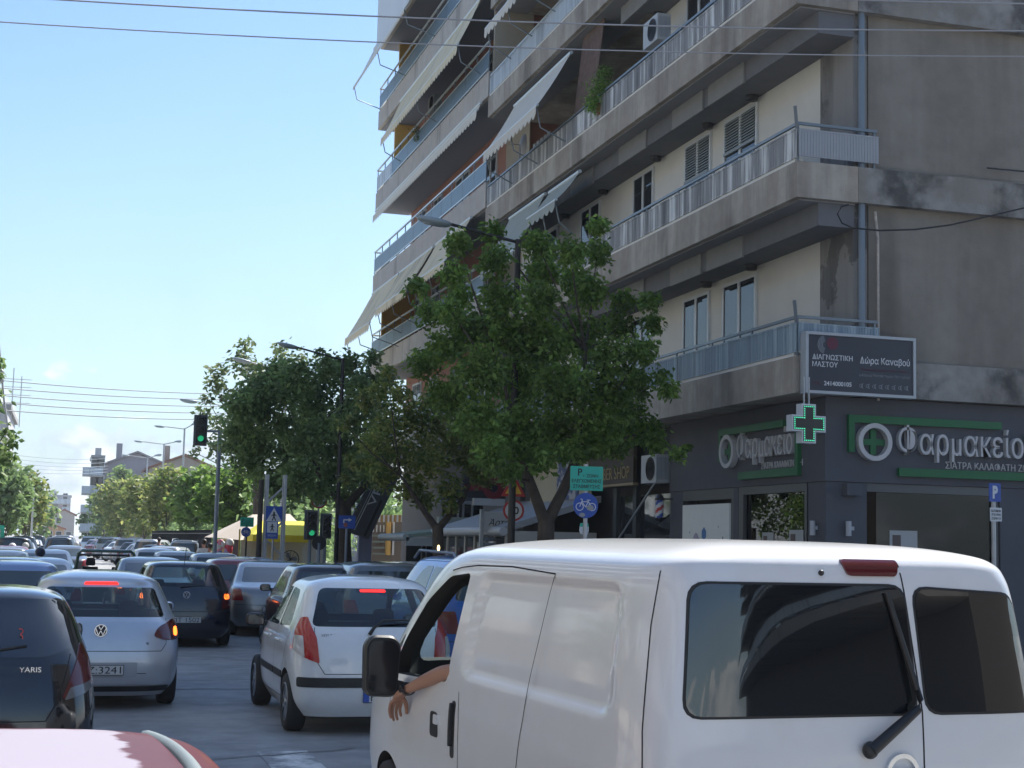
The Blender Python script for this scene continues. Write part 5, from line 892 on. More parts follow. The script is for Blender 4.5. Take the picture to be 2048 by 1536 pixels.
def tree_px(name, label, y, base_px, fork, r, cl, leaf, size, dens, bark=BARK, depth=1.3, group='street trees along the right pavement', droop=.5, branches=None):
    gx, gy = gat(base_px, y); t = thing(name, label, 'tree', (gx, gy, .1), group=group); C_ = []
    def at(px, py, dy=0): return hY(px, py, y+dy)
    for (px, py, rp) in cl:
        dy = rnd.uniform(-1, 1)*depth; p = at(px, py, dy); C_.append((p, rp/FPX*p.length))
    m = MB(); f = at(*fork); limb(m, [(gx, gy, .05), ((gx+f.x)/2+.03, (gy+f.y)/2, f.z*.5), f], r*1.25, r*.95, 12)
    for b in branches or (): limb(m, [f-Vector((0, 0, .1))]+[at(*q) for q in b], r*.72, r*.22)
    bp = [f.lerp(at(*b[0]), .7) for b in branches or ()]+[at(*q) for b in branches or () for q in b] or [f]
    for c, rr in C_[::3 if branches else 2]: a0 = min(bp, key=lambda q: (q-c).length+(.8 if q.z > c.z else 0)); limb(m, [a0, a0.lerp(c, .5)+Vector((0, 0, -.08)), c], r*.2, r*.05, 5)
    m.build('trunk', bark, t); leaves([(tuple(c), rr) for c, rr in C_], size, dens, LF[leaf], parent=t, droop=droop); return t, C_
main = [(915, 485, 30), (905, 545, 32), (920, 590, 30), (985, 462, 28), (990, 520, 38), (1000, 590, 42), (1075, 485, 34), (1085, 540, 42), (1075, 600, 48), (1140, 500, 34), (1150, 560, 42), (1198, 450, 24), (1195, 505, 32), (1180, 580, 38), (1245, 600, 28), (1240, 650, 36), (1300, 600, 24), (1305, 645, 26), (1285, 700, 36),
        (835, 570, 24), (860, 622, 34), (900, 620, 34), (935, 655, 45), (850, 725, 38), (890, 690, 40), (1000, 660, 60), (1080, 680, 65), (1160, 670, 60), (1220, 720, 50), (960, 740, 60), (1040, 760, 70), (1130, 770, 70), (1210, 800, 55), (1270, 765, 40), (1335, 775, 24), (1325, 750, 18),
        (900, 790, 50), (960, 840, 60), (1040, 860, 65), (1120, 860, 65), (1200, 860, 55), (1260, 830, 45), (1300, 862, 32), (1355, 905, 20), (1375, 892, 10), (1310, 885, 22), (980, 905, 42), (1080, 915, 38), (1170, 890, 40), (1230, 880, 40), (1140, 900, 30), (1020, 940, 30)]
tree_px('plane_tree', 'large fresh green tree with a forked trunk in front of the corner block', 24.2, 1092, (1093, 1040), .15, main, 'fresh', .105, 4.8, depth=1.2, droop=.8, branches=[[(1060, 960), (1030, 880), (1010, 760)], [(1140, 950), (1165, 880), (1170, 700)]])
sec = [(780, 850, 45), (830, 830, 45), (870, 860, 50), (800, 910, 50), (860, 920, 50), (920, 890, 45), (950, 930, 36), (765, 955, 32), (820, 975, 36), (745, 885, 32), (705, 920, 20), (735, 930, 22), (690, 850, 16), (705, 840, 16), (730, 800, 24), (775, 742, 18), (760, 780, 26), (800, 790, 28), (900, 975, 30), (965, 955, 26), (880, 790, 36), (930, 830, 40), (690, 955, 14), (850, 1000, 24), (900, 1010, 18)]
tree_px('turning_tree', 'smaller tree with brownish yellow green leaves, its thin trunk beside the green canopy', 33, 877, (875, 1050), .13, sec, 'brown', .13, 3.2, depth=1.0, droop=.4, branches=[[(840, 1010), (800, 950)], [(925, 1000), (945, 950)]])
third = [(610+170*math.cos(a)*q+rnd.uniform(-12, 12), 850+125*math.sin(a)*q+rnd.uniform(-10, 10), rnd.uniform(30, 50)) for q, k in ((.25, 4), (.55, 9), (.85, 16)) for a in [2*math.pi*i/k for i in range(k)]]+[(655, 735, 26), (700, 722, 22), (745, 715, 20), (770, 760, 26), (560, 740, 24), (730, 760, 34), (640, 700, 10), (590, 975, 30), (640, 980, 30), (720, 950, 36), (690, 990, 30), (760, 910, 36)]
tree_px('dense_dark_tree', 'dense dark green tree with a broad crown behind the traffic lights', 46, 690, (690, 1010), .2, third, 'dark', .17, 4.6, depth=2.2, droop=.6, branches=[[(740, 960), (760, 900)], [(640, 950), (600, 880)]])
four = [(490, 690, 20), (480, 720, 26), (500, 740, 34), (440, 740, 22), (430, 770, 26), (460, 800, 30), (415, 800, 18), (410, 830, 20), (440, 850, 28), (560, 700, 22), (570, 730, 30), (530, 760, 30), (600, 720, 20), (420, 880, 20), (390, 905, 14), (440, 900, 24)]
tree_px('tall_loose_tree', 'tall loose leaved tree rising behind the dark tree, sky showing through', 66, 520, (515, 960), .22, four, 'grey', .26, 1.9, depth=2.0, group='trees beyond the junction', droop=.2)
def far_tree(px, y, w_px, top, bot, leaf, label, size=.4, dens=3., group='trees beyond the junction', name='street_tree', trunk=True):
    cy = (top+bot)/2; cl = []
    for q, k in ((.0, 1), (.45, 5), (.8, 9)):
        for i in range(k): a = 2*math.pi*i/k+q*3+px; cl.append((px+w_px/2*.78*q*math.cos(a)+rnd.uniform(-4, 4), cy+(bot-top)/2*.8*q*math.sin(a)+rnd.uniform(-4, 4), min(w_px, bot-top)*rnd.uniform(.16, .24)))
    return tree_px(name, label, y, px, (px, bot-6), .17, cl, leaf, size, dens, group=group, depth=w_px/FPX*y*.28, droop=.3)
far_tree(455, 72, 150, 925, 1065, 'fresh', 'bright green bushy tree left of the kiosk tent', .3, 3.6)
far_tree(520, 84, 140, 940, 1060, 'fresh', 'green tree standing behind the lattice mast', .32)
far_tree(395, 88, 120, 925, 1075, 'fresh', 'light green tree just under the hanging traffic light', .34, 3.4)
far_tree(600, 78, 130, 950, 1065, 'dark', 'dark tree filling the gap behind the yellow canopy', .32)
far_tree(335, 104, 125, 922, 1082, 'brown', 'olive brown tree left of the light green tree', .38)
far_tree(288, 122, 112, 935, 1084, 'brown', 'yellowish olive tree below the gabled grey house', .42)
far_tree(240, 144, 100, 942, 1086, 'brown', 'olive tree right of the narrowing tree line end', .48)
far_tree(207, 170, 70, 975, 1086, 'dark', 'dark tree second from the far end of the right row', .55)
far_tree(178, 200, 54, 1005, 1086, 'fresh', 'smallest tree at the far end of the right row', .62)
far_tree(242, 175, 60, 930, 1000, 'dark', 'dark treetop in front of the gabled grey house', .55)
LG = 'trees on the left side of the road'
far_tree(8, 92, 140, 905, 1080, 'dark', 'big tree cut by the left edge, nearest of the left row', .36, 3.4, LG)
far_tree(52, 120, 100, 925, 1084, 'brown', 'olive tree, middle of the left row', .44, 3, LG)
far_tree(84, 160, 62, 968, 1086, 'dark', 'furthest and smallest tree of the left row', .55, 3, LG)
t_, _c = tree_px('left_edge_tree', 'tree with drooping leaves reaching in at the very left edge', 31, -110, (-90, 1000), .16, [(-2, 720, 12), (-8, 742, 16), (14, 862, 16), (26, 882, 14), (-4, 895, 26), (14, 912, 18), (-50, 790, 50), (-55, 870, 50), (-60, 720, 46), (-40, 950, 40)], 'dark', .16, 3.2, depth=.7, group='trees on the left side of the road', droop=.7)
# =============== far buildings ===============
def far_house(label, px0, px1, top, y, depth, wallc, roofc, gable=True, storeys=3, name='apartment_house', balc=False, eave=None):
    a = hY(px0, top, y); b_ = hY(px1, top, y); x0, x1 = a.x, b_.x; h = a.z; t = thing(name, label, 'building', (x0, y, 0)); wm = pm('wall_'+label[:14].replace(' ', '_'), wallc, .9, noise=.06, ns=.5); rm = pm('roof_'+label[:14].replace(' ', '_'), roofc, .9, noise=.1, ns=.8)
    he = h*(.86 if gable else 1.0); m = MB()
    m.prism([(0, 0), (x1-x0, 0), (x1-x0, he)]+([((x1-x0)/2, h)] if gable else [])+[(0, he)], (x0, y, 0), (1, 0, 0), (0, 0, 1), (0, depth, 0)); m.build('wall', wm, t)
    r = MB(); w_ = x1-x0
    if gable:
        for s0, s1 in (((-.4, he-.15), (w_/2, h+.05)), ((w_+.4, he-.15), (w_/2, h+.05))): r.prism([s0, s1, (s1[0], s1[1]+.25), (s0[0], s0[1]+.25)] if s0[0] < 1 else [s0, (s0[0], s0[1]+.25), (s1[0], s1[1]+.25), s1], (x0, y-.4, 0), (1, 0, 0), (0, 0, 1), (0, depth+.8, 0))
    else: r.box(x0-.2, x1+.2, y-.2, y+depth+.2, h, h+.3)
    rf_ = r.build('roof', rm, t); c = MB(); c.box(x0+w_*.2, x0+w_*.2+.7, y+1, y+1.7, he, h+1.2); c.build('chimney', wm, rf_)
    hs_ = he/storeys
    for k in range(storeys):
        n = max(2, int(w_/3.2))
        for i in range(n):
            if (i+k) % 3 == 2 and not balc: continue
            xx = x0+w_*(i+.5)/n; g = MB(); g.box(xx-.5, xx+.5, y-.03, y-.002, hs_*k+1, hs_*k+2.3); o = g.build('window', frame, t); g = MB(); g.box(xx-.42, xx+.42, y-.05, y-.032, hs_*k+1.08, hs_*k+2.22); g.build('pane', wglass, o)
        if balc:
            g = MB(); g.box(x0-1.1, x1, y-1.2, y-.06, hs_*k-.1, hs_*k+.1); g.build('balcony_slab', fc, t); g = MB(); g.box(x0-1.1, x1, y-1.2, y-1.14, hs_*k+.101, hs_*k+.95); g.build('railing', raill, t)
    return t
far_house('grey gabled house behind the trees with chimneys', 205, 345, 904, 190, 14, (.30, .30, .33), (.25, .24, .25), True, 4)
g = MB(); p = hY(192, 930, 186); q = hY(212, 930, 186); g.box(p.x, q.x, 186, 189.9, 0, p.z+1.5)
far_house('low house with a brown tiled roof right of the gabled house', 300, 440, 910, 175, 10, (.32, .28, .24), (.22, .10, .06), True, 3, 'tiled_house')
far_house('pale apartment block with stacked balconies at the end of the street', 97, 142, 992, 330, 12, (.45, .46, .48), (.4, .4, .42), False, 6, balc=True)
far_house('narrow white block with awnings left of the gabled house', 186, 207, 915, 182, 10, (.42, .44, .46), (.3, .3, .3), False, 5, balc=True)
far_house('small orange walled house with a red roof at the end of the street', 90, 128, 1052, 260, 10, (.5, .3, .16), (.35, .12, .07), True, 1, 'orange_house')
far_house('red roofed houses beyond the trees at the end of the street', 108, 150, 1020, 300, 10, (.42, .38, .34), (.3, .12, .08), True, 2, 'tiled_house')
far_house('white apartment block with balconies at the left edge above the trees', -120, 16, 812, 98, 14, (.45, .45, .46), (.3, .3, .3), False, 4, balc=True)
g = MB(); p = hY(22, 800, 97)
for dx in (0, .5): g.tube([(p.x+dx, 99, p.z-1.5), (p.x+dx, 99, p.z+2.2-dx)], .03, 5)
for z_ in (0, .5, 1.0, 1.5): g.tube([(p.x-.6, 99, p.z+z_), (p.x+1.1, 99, p.z+z_)], .02, 4)
tag(g.build('rooftop_antenna', STEEL), 'spindly television antennas on the roof at the left edge', 'antenna')
# row of plain blocks filling the side streets behind the trees
far_house('long pale wall of houses hidden behind the right hand trees', 455, 760, 985, 128, 12, (.3, .28, .26), (.25, .12, .08), False, 2, 'low_house')
# sunlit row on the left side of the street, outside the picture (mirrored in windows and glass)
peach = pm('peach_render', (.58, .46, .36), .9, noise=.06, ns=1); creamw = pm('cream_render', (.66, .61, .5), .9, noise=.06, ns=1)
for q, (y0, y1, h, mw) in enumerate(((-34, -8, 19, creamw), (-7.5, 14, 22, peach), (14.5, 38, 20, creamw), (38.5, 64, 22, peach))):
    D = thing('apartment_building', ['cream block furthest behind on the left, outside the picture', 'peach block left of the camera, mirrored in glass', 'cream block left of the queue, mirrored in glass', 'peach block left beyond the junction, mirrored in glass'][q], 'building', (-14, y0, 0))
    m = MB(); m.box(-26, -14.4, y0, y1, .13, h); m.build('wall', mw, D)
    for k in range(6):
        z = 3.6+k*3.05; m = MB(); m.box(-14.39, -13, y0+.5, y1-.5, z, z+.3); m.build('balcony_slab', fc, D); m = MB(); m.box(-13.05, -13, y0+.5, y1-.5, z+.35, z+1.2); m.build('railing', raill, D)
        for y in range(int(y0)+2, int(y1)-2, 5): m = MB(); m.box(-14.42, -14.395, y, y+1.8, z+.35, z+2.5); m.build('window', wglass, D)
# block across the side street behind the camera (seen mirrored in the van's rear glass)
D = thing('apartment_building', 'balconied apartment block across the side street, mirrored in the van rear glass', 'building', (10.6, -3.5, 0), math.radians(27))
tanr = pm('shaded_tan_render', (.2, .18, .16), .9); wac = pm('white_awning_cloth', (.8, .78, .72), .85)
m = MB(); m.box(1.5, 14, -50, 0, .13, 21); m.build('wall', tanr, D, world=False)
for k in range(6):
    z = 3.6+k*3.05; m = MB(); m.box(0, 1.49, -50, 0, z, z+.45); m.build('balcony_slab', fc, D, world=False); m = MB(); m.box(0, .05, -50, 0, z+.6, z+1.1); m.build('railing', raill, D, world=False)
    for j in range(3):
        y0 = -46+j*15+(k*4) % 7; n = 12; m = MB()
        for i in range(n): a = y0+i*.9; m.add([(.1, a, z+2.9), (.1, a+.9, z+2.9), (-.8, a+.9, z+1.95), (-.8, a+.45, z+1.72), (-.8, a, z+1.95)], [(0, 1, 2, 3, 4)])
        m.build('awning_cloth', wac, D, world=False)
    for y in range(-48, -2, 4): m = MB(); m.box(1.47, 1.495, y, y+1.6, z+.5, z+2.6); m.build('window', wglass, D, world=False)
# trees on the left pavement, outside the picture
for i, (tx_, ty_) in enumerate(((-10.6, 10), (-10.4, 26), (-10.5, 44), (-10.6, 56), (-10.4, 63), (-10.6, 70), (-10.5, 78))):
    t = thing('plane_tree', 'green tree %s on the left pavement, outside the picture' % ['nearest', 'second', 'third', 'fourth', 'fifth', 'sixth', 'seventh'][i], 'tree', (tx_, ty_, .1), group='trees on the left pavement outside the picture')
    m = MB(); limb(m, [(tx_, ty_, 0), (tx_+.1, ty_, 1.5), (tx_, ty_, 3)], .2, .13); m.build('trunk', BARK, t)
    leaves([((tx_+rnd.uniform(-1.4, 1.4), ty_+rnd.uniform(-1.8, 1.8), rnd.uniform(3.0, 6.6)), rnd.uniform(.8, 1.2)) for _ in range(14)], .24, 1.4, LF['fresh'], parent=t)
# =============== street furniture ===============
def lamp_post(label, px, y, top, heads, r=.07, hl=.62, col=BLACK):
    gx, gy = gat(px, y); t = thing('street_lamp', label, 'street lamp', (gx, gy, 0), group='street lamps'); tp = hY(px, top, gy) if gy else None; z = tp.z
    m = MB(); m.tube([(gx, gy, 0), (gx, gy, 1.2), (gx, gy, z)], [r*1.3, r, r*.75], 12); m.build('pole', col, t)
    for (hx, hy) in heads:
        e = hY(hx, hy, gy); d = (e-Vector((gx, gy, z))).normalized(); a = MB(); a.tube([(gx, gy, z-.05), e], r*.42, 8); arm = a.build('arm', col, t)
        h = MB(); f = Vector((d.x, 0, d.z)).normalized(); P_ = [(0, .45), (.1, .75), (.35, 1), (.62, .95), (.85, .7), (1, .25)]
        vs = []; n = 12
        for q, s_ in P_:
            c = e+f*hl*(q-.08); w_ = .15*s_*hl/.62; hh = .10*s_*hl/.62
            for k in range(n): an = 2*math.pi*k/n; vs.append(c+Vector((-f.z, 0, f.x))*(hh*math.sin(an)*(1 if math.sin(an) > 0 else .45))+Vector((0, 1, 0))*w_*math.cos(an))
        h.add(vs, [(i*n+k, i*n+(k+1) % n, (i+1)*n+(k+1) % n, (i+1)*n+k) for i in range(len(P_)-1) for k in range(n)]+[tuple(range(n))[::-1], tuple(range((len(P_)-1)*n, len(P_)*n))], True); hd = h.build('lamp_head', pm('lamp_head_grey', (.27, .33, .37), .4, .2), t)
        g = MB(); c = e+f*hl*.45-Vector((0, 0, .045*hl/.62)); g.sphere(c, .11*hl/.62, 12, 6, (1.7, .9, .45)); g.build('diffuser', pm('lamp_diffuser', (.35, .37, .38), .3), hd)
    return t
lamp_post('black street lamp rising through the large forked tree, its head over the far block', 1022, 24.9, 478, [(896, 447)])
lamp_post('grey street lamp arching over the dark tree, lamp head against the sky', 673, 44, 716, [(592, 694)])
lamp_post('grey street lamp half hidden in the tall loose tree', 560, 62, 742, [(500, 724)], hl=.8, col=STEEL)
lamp_post('street lamp head peeping out left of the trees above the hanging traffic light', 455, 80, 812, [(392, 803)], hl=.9, col=STEEL)
lamp_post('double armed street lamp nearest, behind the hanging traffic light', 359, 104, 856, [(328, 853), (384, 850)], r=.08, hl=.7, col=STEEL)
lamp_post('double armed street lamp above the gabled house', 319, 128, 887, [(284, 883), (350, 884)], r=.09, hl=.7, col=STEEL)
lamp_post('double armed street lamp furthest away, in front of the gabled house', 287, 160, 915, [(258, 911), (310, 912)], r=.09, hl=.9, col=STEEL)
lamp_post('street lamp among the trees on the left side of the road', 62, 108, 975, [(44, 969)], hl=.8, col=STEEL)
def disc_sign(par, c, r, U, N, rim, face, rimw=.14):
    V = Vector((0, 0, 1)); g = MB(); disc(g, c, U, V, N*.015, r); g.build('sign_disc', rim, par); f = MB(); disc(f, c+N*.0155, U, V, N*.004, r*(1-rimw)); return f.build('sign_face', face, par)
def frame_(c):
    """axes of a sign at c that is turned to the oncoming traffic lane"""
    N = Vector((-c.x*.35, -c.y, 0)).normalized(); return Vector((-N.y, N.x, 0)), N
BLUE = pm('sign_blue', (.01, .07, .36), .4); SWH = pm('sign_face_white', (.6, .62, .64), .4); SRD = pm('sign_red', (.45, .02, .02), .4); SGN = pm('sign_green', (.02, .42, .28), .45); SYL = pm('sign_yellow', (.75, .42, .03), .45)
def rect(par, c, U, N, w_, h, m, name='sign_panel', th=.012, off=0, r=.01): g = MB(); g.prism(rpoly([(-w_/2, -h/2), (w_/2, -h/2), (w_/2, h/2), (-w_/2, h/2)], r, 2), c+N*off, U, (0, 0, 1), N*th); return g.build(name, m, par)
def post(par, c, zt, r=.03, m=STEEL): g = MB(); g.tube([(c.x, c.y, 0), (c.x, c.y, zt)], r, 8); g.build('post', m, par)
Vz = Vector((0, 0, 1))
def bike(par, c, U, N, s, m, name='bicycle_symbol'):
    g = MB(); P_ = lambda u, v: c+U*u*s+Vz*v*s+N*.001
    for u in (-.36, .36): ring(g, P_(u, -.12), U, Vz, N*.003, .19*s, .235*s, 20)
    B_ = lambda a, b: g.bar(P_(*a)+N*.0015, P_(*b)+N*.0015, .042*s, .003, up=N)
    for a, b in (((-.36, -.12), (-.2, .3)), ((-.2, .3), (-.32, .32)), ((-.24, .17), (.14, .17)), ((-.24, .17), (-.02, -.12)), ((-.02, -.12), (.14, .17)), ((-.02, -.12), (.36, -.12)), ((.36, -.12), (.14, .17)), ((.14, .17), (.14, .26)), ((.04, .27), (.26, .27))): B_(a, b)
    g.build(name, m, par)
def ped(par, c, U, N, s, m, name='pedestrian_symbol'):
    g = MB(); P_ = lambda u, v: c+U*u*s+Vz*v*s+N*.001; disc(g, P_(0, .42), U, Vz, N*.003, .09*s, 12)
    for a, b, w_ in (((0, .34), (0, 0), .2), ((0, 0), (-.18, -.45), .11), ((0, .0), (.2, -.45), .11), ((0, .28), (-.28, .05), .08), ((0, .28), (.28, .05), .08)): g.bar(P_(*a)+N*.0015, P_(*b)+N*.0015, w_*s, .003, up=N)
    g.build(name, m, par)
# green parking zone sign with bicycle disc
c = hY(1173, 957, 19.6); U, N = frame_(c); t = thing('parking_zone_sign', 'green parking zone board above a round blue bicycle sign beside the forked tree', 'road sign', (c.x, c.y, 0)); post(t, c-N*.03, c.z+.2)
rect(t, c, U, N, .46, .335, SGN); rect(t, c, U, N, .44, .315, pm('sign_green_face', (.015, .40, .30), .4), 'sign_face', .003, .0125)
def tx(s, u, v, w_, h, m, o=.016): return text(s, c+U*u+Vz*v+N*o, U, Vz, w_, h, m, t, ext=.002, bold=.012)
tx('P', -.125, .035, .06, .10, INK); tx('Υ', -.055, .02, .02, .03, INK); tx('ΖΩΝΗ', .0, .015, .16, .045, INK); tx('ΕΛΕΓΧΟΜΕΝΗΣ', -.21, -.06, .42, .05, INK); tx('ΣΤΑΘΜΕΥΣΗΣ', -.19, -.135, .38, .05, INK)
c = hY(1171, 1011, 19.6); disc_sign(t, c, .175, U, N, BLUE, BLUE, .03); bike(t, c+N*.021+Vz*.01, U, N, .24, SWH)
g = MB(); disc(g, c+U*.06-Vz*.03+N*.026, U*1.3, Vz, N*.002, .04, 9); disc(g, c-U*.05-Vz*.13+N*.022, U*1.5, Vz, N*.002, .03, 7); g.build('torn_sticker', pm('sticker_grey', (.3, .31, .3), .8), t)
c = hY(1168, 1058, 19.65); rect(t, c, U, N, .13, .16, SWH, 'sticker_board', .006, 0, .05); rect(t, c+Vz*.055, U, N, .12, .05, SGN, 'sticker_board', .003, .0065)
# parking sign in front of the pharmacy
c = hY(1989, 985, 19.2); U, N = Vector((.995, .1, 0)), Vector((.1, -.995, 0)); t = thing('parking_sign', 'blue P parking sign with white plate below, in front of the pharmacy window', 'road sign', (c.x, c.y, 0)); post(t, c-N*.03, c.z+.1, .035)
rect(t, c, U, N, .21, .27, BLUE); text('P', c-U*.045-Vz*.09+N*.013, U, Vz, .095, .19, SWH, t, ext=.002, bold=.05)
c = hY(1991, 1029, 19.2); rect(t, c, U, N, .21, .20, SWH, 'sub_plate')
for i, s_ in enumerate(('ΚΑΤΟΙΚΩΝ', '7Π/7Α92', 'ΖΩΝΗ Α')): text(s_, c-U*.085+Vz*(.035-i*.055)+N*.013, U, Vz, .17, .035, INK, t, ext=.002, bold=.01)
# triangle and 60 limit, behind lamp post
c = hY(1027, 1021, 27.5); U, N = frame_(c); t = thing('speed_limit_sign', 'speed limit sign under a red and yellow warning triangle behind the black lamp post', 'road sign', (c.x, c.y, 0)); post(t, c-N*.03, c.z+.75, .035, GREYP)
disc_sign(t, c, .205, U, N, SRD, SWH, .2); text('60', c-U*.1-Vz*.075+N*.021, U, Vz, .2, .15, INK, t, ext=.002, bold=.02)
c2 = hY(1027, 972, 27.5); g = MB(); g.prism([(-.24, -.2), (.24, -.2), (0, .24)], c2, U, Vz, N*.012); g.build('warning_triangle', SRD, t); g = MB(); g.prism([(-.16, -.15), (.16, -.15), (0, .14)], c2, U, Vz, N*.016); g.build('triangle_face', SYL, t); ped(t, c2+N*.017-Vz*.03, U, N, .2, INK)
c = hY(638, 1000, 46.2); U, N = frame_(c); t = thing('prohibition_sign', 'red rimmed round sign half hidden in the dark tree above the traffic lights', 'road sign', (c.x, c.y, 0)); post(t, c-N*.03, c.z+.2); disc_sign(t, c, .26, U, N, SRD, SWH, .18); g = MB(); g.bar(c-U*.1+Vz*.1+N*.02, c+U*.08-Vz*.12+N*.02, .06, .004, up=N); g.bar(c+U*.06+Vz*.02+N*.021, c+U*.1-Vz*.1+N*.021, .05, .004, up=N); g.build('turn_symbol', INK, t)
# crossing sign, green board, lattice mast
c = hY(548, 1028, 42.6); U, N = frame_(c); t = thing('crossing_sign', 'blue pedestrian crossing sign with a second smaller plate below, on the lattice mast', 'road sign', (c.x, c.y, 0)); post(t, c-N*.03, c.z+.3)
rect(t, c, U, N, .46, .44, BLUE); g = MB(); g.prism([(-.22, -.21), (.22, -.21), (0, .18)], c, U, Vz, N*.016); g.build('triangle_face', SWH, t); ped(t, c+N*.017-Vz*.07, U, N, .26, INK)
c = hY(544, 1059, 42.6); rect(t, c, U, N, .34, .52, BLUE, 'sub_plate'); rect(t, c+Vz*.06, U, N, .28, .3, SWH, 'sign_face', .003, .0125); ped(t, c+N*.016+Vz*.05, U, N, .22, INK)
text('ΠΡΟΣΟΧΗ', c-U*.12-Vz*.2+N*.013, U, Vz, .24, .06, SWH, t, ext=.002)
c = hY(494, 1044, 48); U, N = frame_(c); t = thing('parking_zone_sign', 'small green board above a round blue sign in front of the beige kiosk tent', 'road sign', (c.x, c.y, 0)); post(t, c-N*.03, c.z+.1, .03, BLACK); rect(t, c, U, N, .42, .3, SGN)
text('P', c-U*.15+N*.013, U, Vz, .06, .1, INK, t, ext=.002); text('ΖΩΝΗ', c-U*.05+Vz*.0+N*.013, U, Vz, .18, .05, INK, t, ext=.002); text('ΕΛΕΓΧΟΜΕΝΗΣ', c-U*.18-Vz*.06+N*.013, U, Vz, .36, .045, INK, t, ext=.002); text('ΣΤΑΘΜΕΥΣΗΣ', c-U*.17-Vz*.12+N*.013, U, Vz, .34, .045, INK, t, ext=.002)
c = hY(492, 1064, 48); disc_sign(t, c, .155, U, N, BLUE, BLUE, .05); bike(t, c+N*.021, U, N, .2, SWH)
c = hY(1-1, 1064, 60); U, N = frame_(c); t = thing('direction_sign', 'teal green sign peeping in at the left edge over the parked cars', 'road sign', (c.x, c.y, 0)); post(t, c, c.z+.1); rect(t, c, U, N, .3, .5, SGN)
c = hY(694, 1044, 41.5); U, N = frame_(c); t = thing('direction_sign', 'blue sign with a white right turn arrow in front of the dark trunk', 'road sign', (c.x, c.y, 0)); post(t, c-N*.03, c.z+.1, .035, GREYP); rect(t, c, U, N, .47, .36, BLUE)
g = MB(); g.bar(c-U*.09-Vz*.03+N*.014, c-U*.09+Vz*.06+N*.014, .035, .003, up=N); g.bar(c-U*.1+Vz*.06+N*.0145, c+U*.05+Vz*.06+N*.0145, .035, .003, up=N); g.prism([(0, -.055), (.1, 0), (0, .055)], c+U*.04+Vz*.06+N*.013, U, Vz, N*.003); g.build('arrow', SWH, t); g = MB(); disc(g, c-U*.04-Vz*.08+N*.0125, U, Vz, N*.003, .06, 14); g.build('faded_emblem', pm('emblem_red', (.3, .1, .08), .6), t)
t = thing('lattice_mast', 'pale steel lattice mast between the beige tent and the yellow canopy', 'mast', tuple(gat(552, 43))+(0,)); g = MB()
A0 = hY(536, 955, 43); A1 = hY(572, 950, 43); zt_ = A1.z
for c_ in (A0, A1):
    for dy in (0, .35): g = MB(); g.bar((c_.x, c_.y+dy, 0), (c_.x, c_.y+dy, zt_), .09, .07); g.build('mast_leg', STEEL, t)
k = 0; z = .4
while z < zt_-.5:
    for dy in (0, .35): g = MB(); a, b = (A0, A1) if k % 2 else (A1, A0); g.bar((a.x, a.y+dy, z), (b.x, b.y+dy, z+.5), .04, .03); g.build('brace', STEEL, t)
    z += .5; k += 1
t = None; c = hY(523, 960, 43.4); g = MB(); g.tube([(c.x, c.y, 0), (c.x, c.y, c.z)], [.09, .07], 8); tag(g.build('wooden_pole', pm('dark_wood_pole', (.07, .06, .05), .9, noise=.3, ns=5)), 'dark bare pole just left of the lattice mast', 'pole')
# traffic lights
def signal(label, px, py, y, h=1.0, polepx=None, lit=True, arm=False, hood=True):
    c = hY(px, py, y); t = thing('traffic_light', label, 'traffic light', (c.x, c.y, 0)); w_ = h*.36; g = MB(); g.box(c.x-w_/2, c.x+w_/2, y, y+.2, c.z-h/2, c.z+h/2); g.build('housing', BLACK, t)
    g = MB(); g.box(c.x-w_/2-.06, c.x+w_/2+.06, y+.201, y+.22, c.z-h/2-.06, c.z+h/2+.06); g.build('backboard', pm('backboard_grey', (.1, .11, .12), .6), t)
    for i in range(3):
        cz = c.z+h*.31-i*h*.31; g = MB(); disc(g, (c.x, y-.002, cz), (1, 0, 0), (0, 0, 1), (0, -.02, 0), h*.105, 20); on = i == 2 and lit
        g.build('signal_lens', pm('signal_green', (.03, .6, .25), .4, emit=.25) if on else pm('signal_off', (.02, .02, .022), .2), t)
        g = MB(); ring(g, (c.x, y, cz), (1, 0, 0), (0, 0, 1), (0, -.2, 0), h*.118, h*.128, 14, .15, math.pi-.15); g.build('visor', pm('visor_grey', (.05, .055, .06), .35), t)
    if arm:
        gx, _ = gat(polepx, y); g = MB(); g.tube([(gx, y+.3, 0), (gx, y+.3, c.z+.06)], .07, 10); g.tube([(gx+.6, y+.3, c.z), (c.x, y+.3, c.z)], .045, 8); g.build('pole', GREYP, t)
    else: g = MB(); g.tube([(c.x, y+.28, 0), (c.x, y+.28, c.z+h*.6)], .05, 10); g.build('pole', GREYP, t)
    return t
signal('traffic light with green lit hanging from a mast arm against the clouds', 402, 860, 50, .9, 432, arm=True)
signal('traffic light with green lit at the foot of the dark tree beside the yellow canopy', 624, 1050, 42.5, .72)
signal('unlit traffic light right of the green lit one under the dark tree', 654, 1052, 43, .6, lit=False)
t = thing('round_signal', 'dark round board on a pole under the green traffic light', 'road sign', tuple(gat(638, 42))+(0,)); c = hY(638, 1086, 42.2); g = MB(); disc(g, c, (1, 0, 0), (0, 0, 1), (0, .03, 0), .2); g.build('disc', BLACK, t); post(t, c, c.z, .04, GREYP)
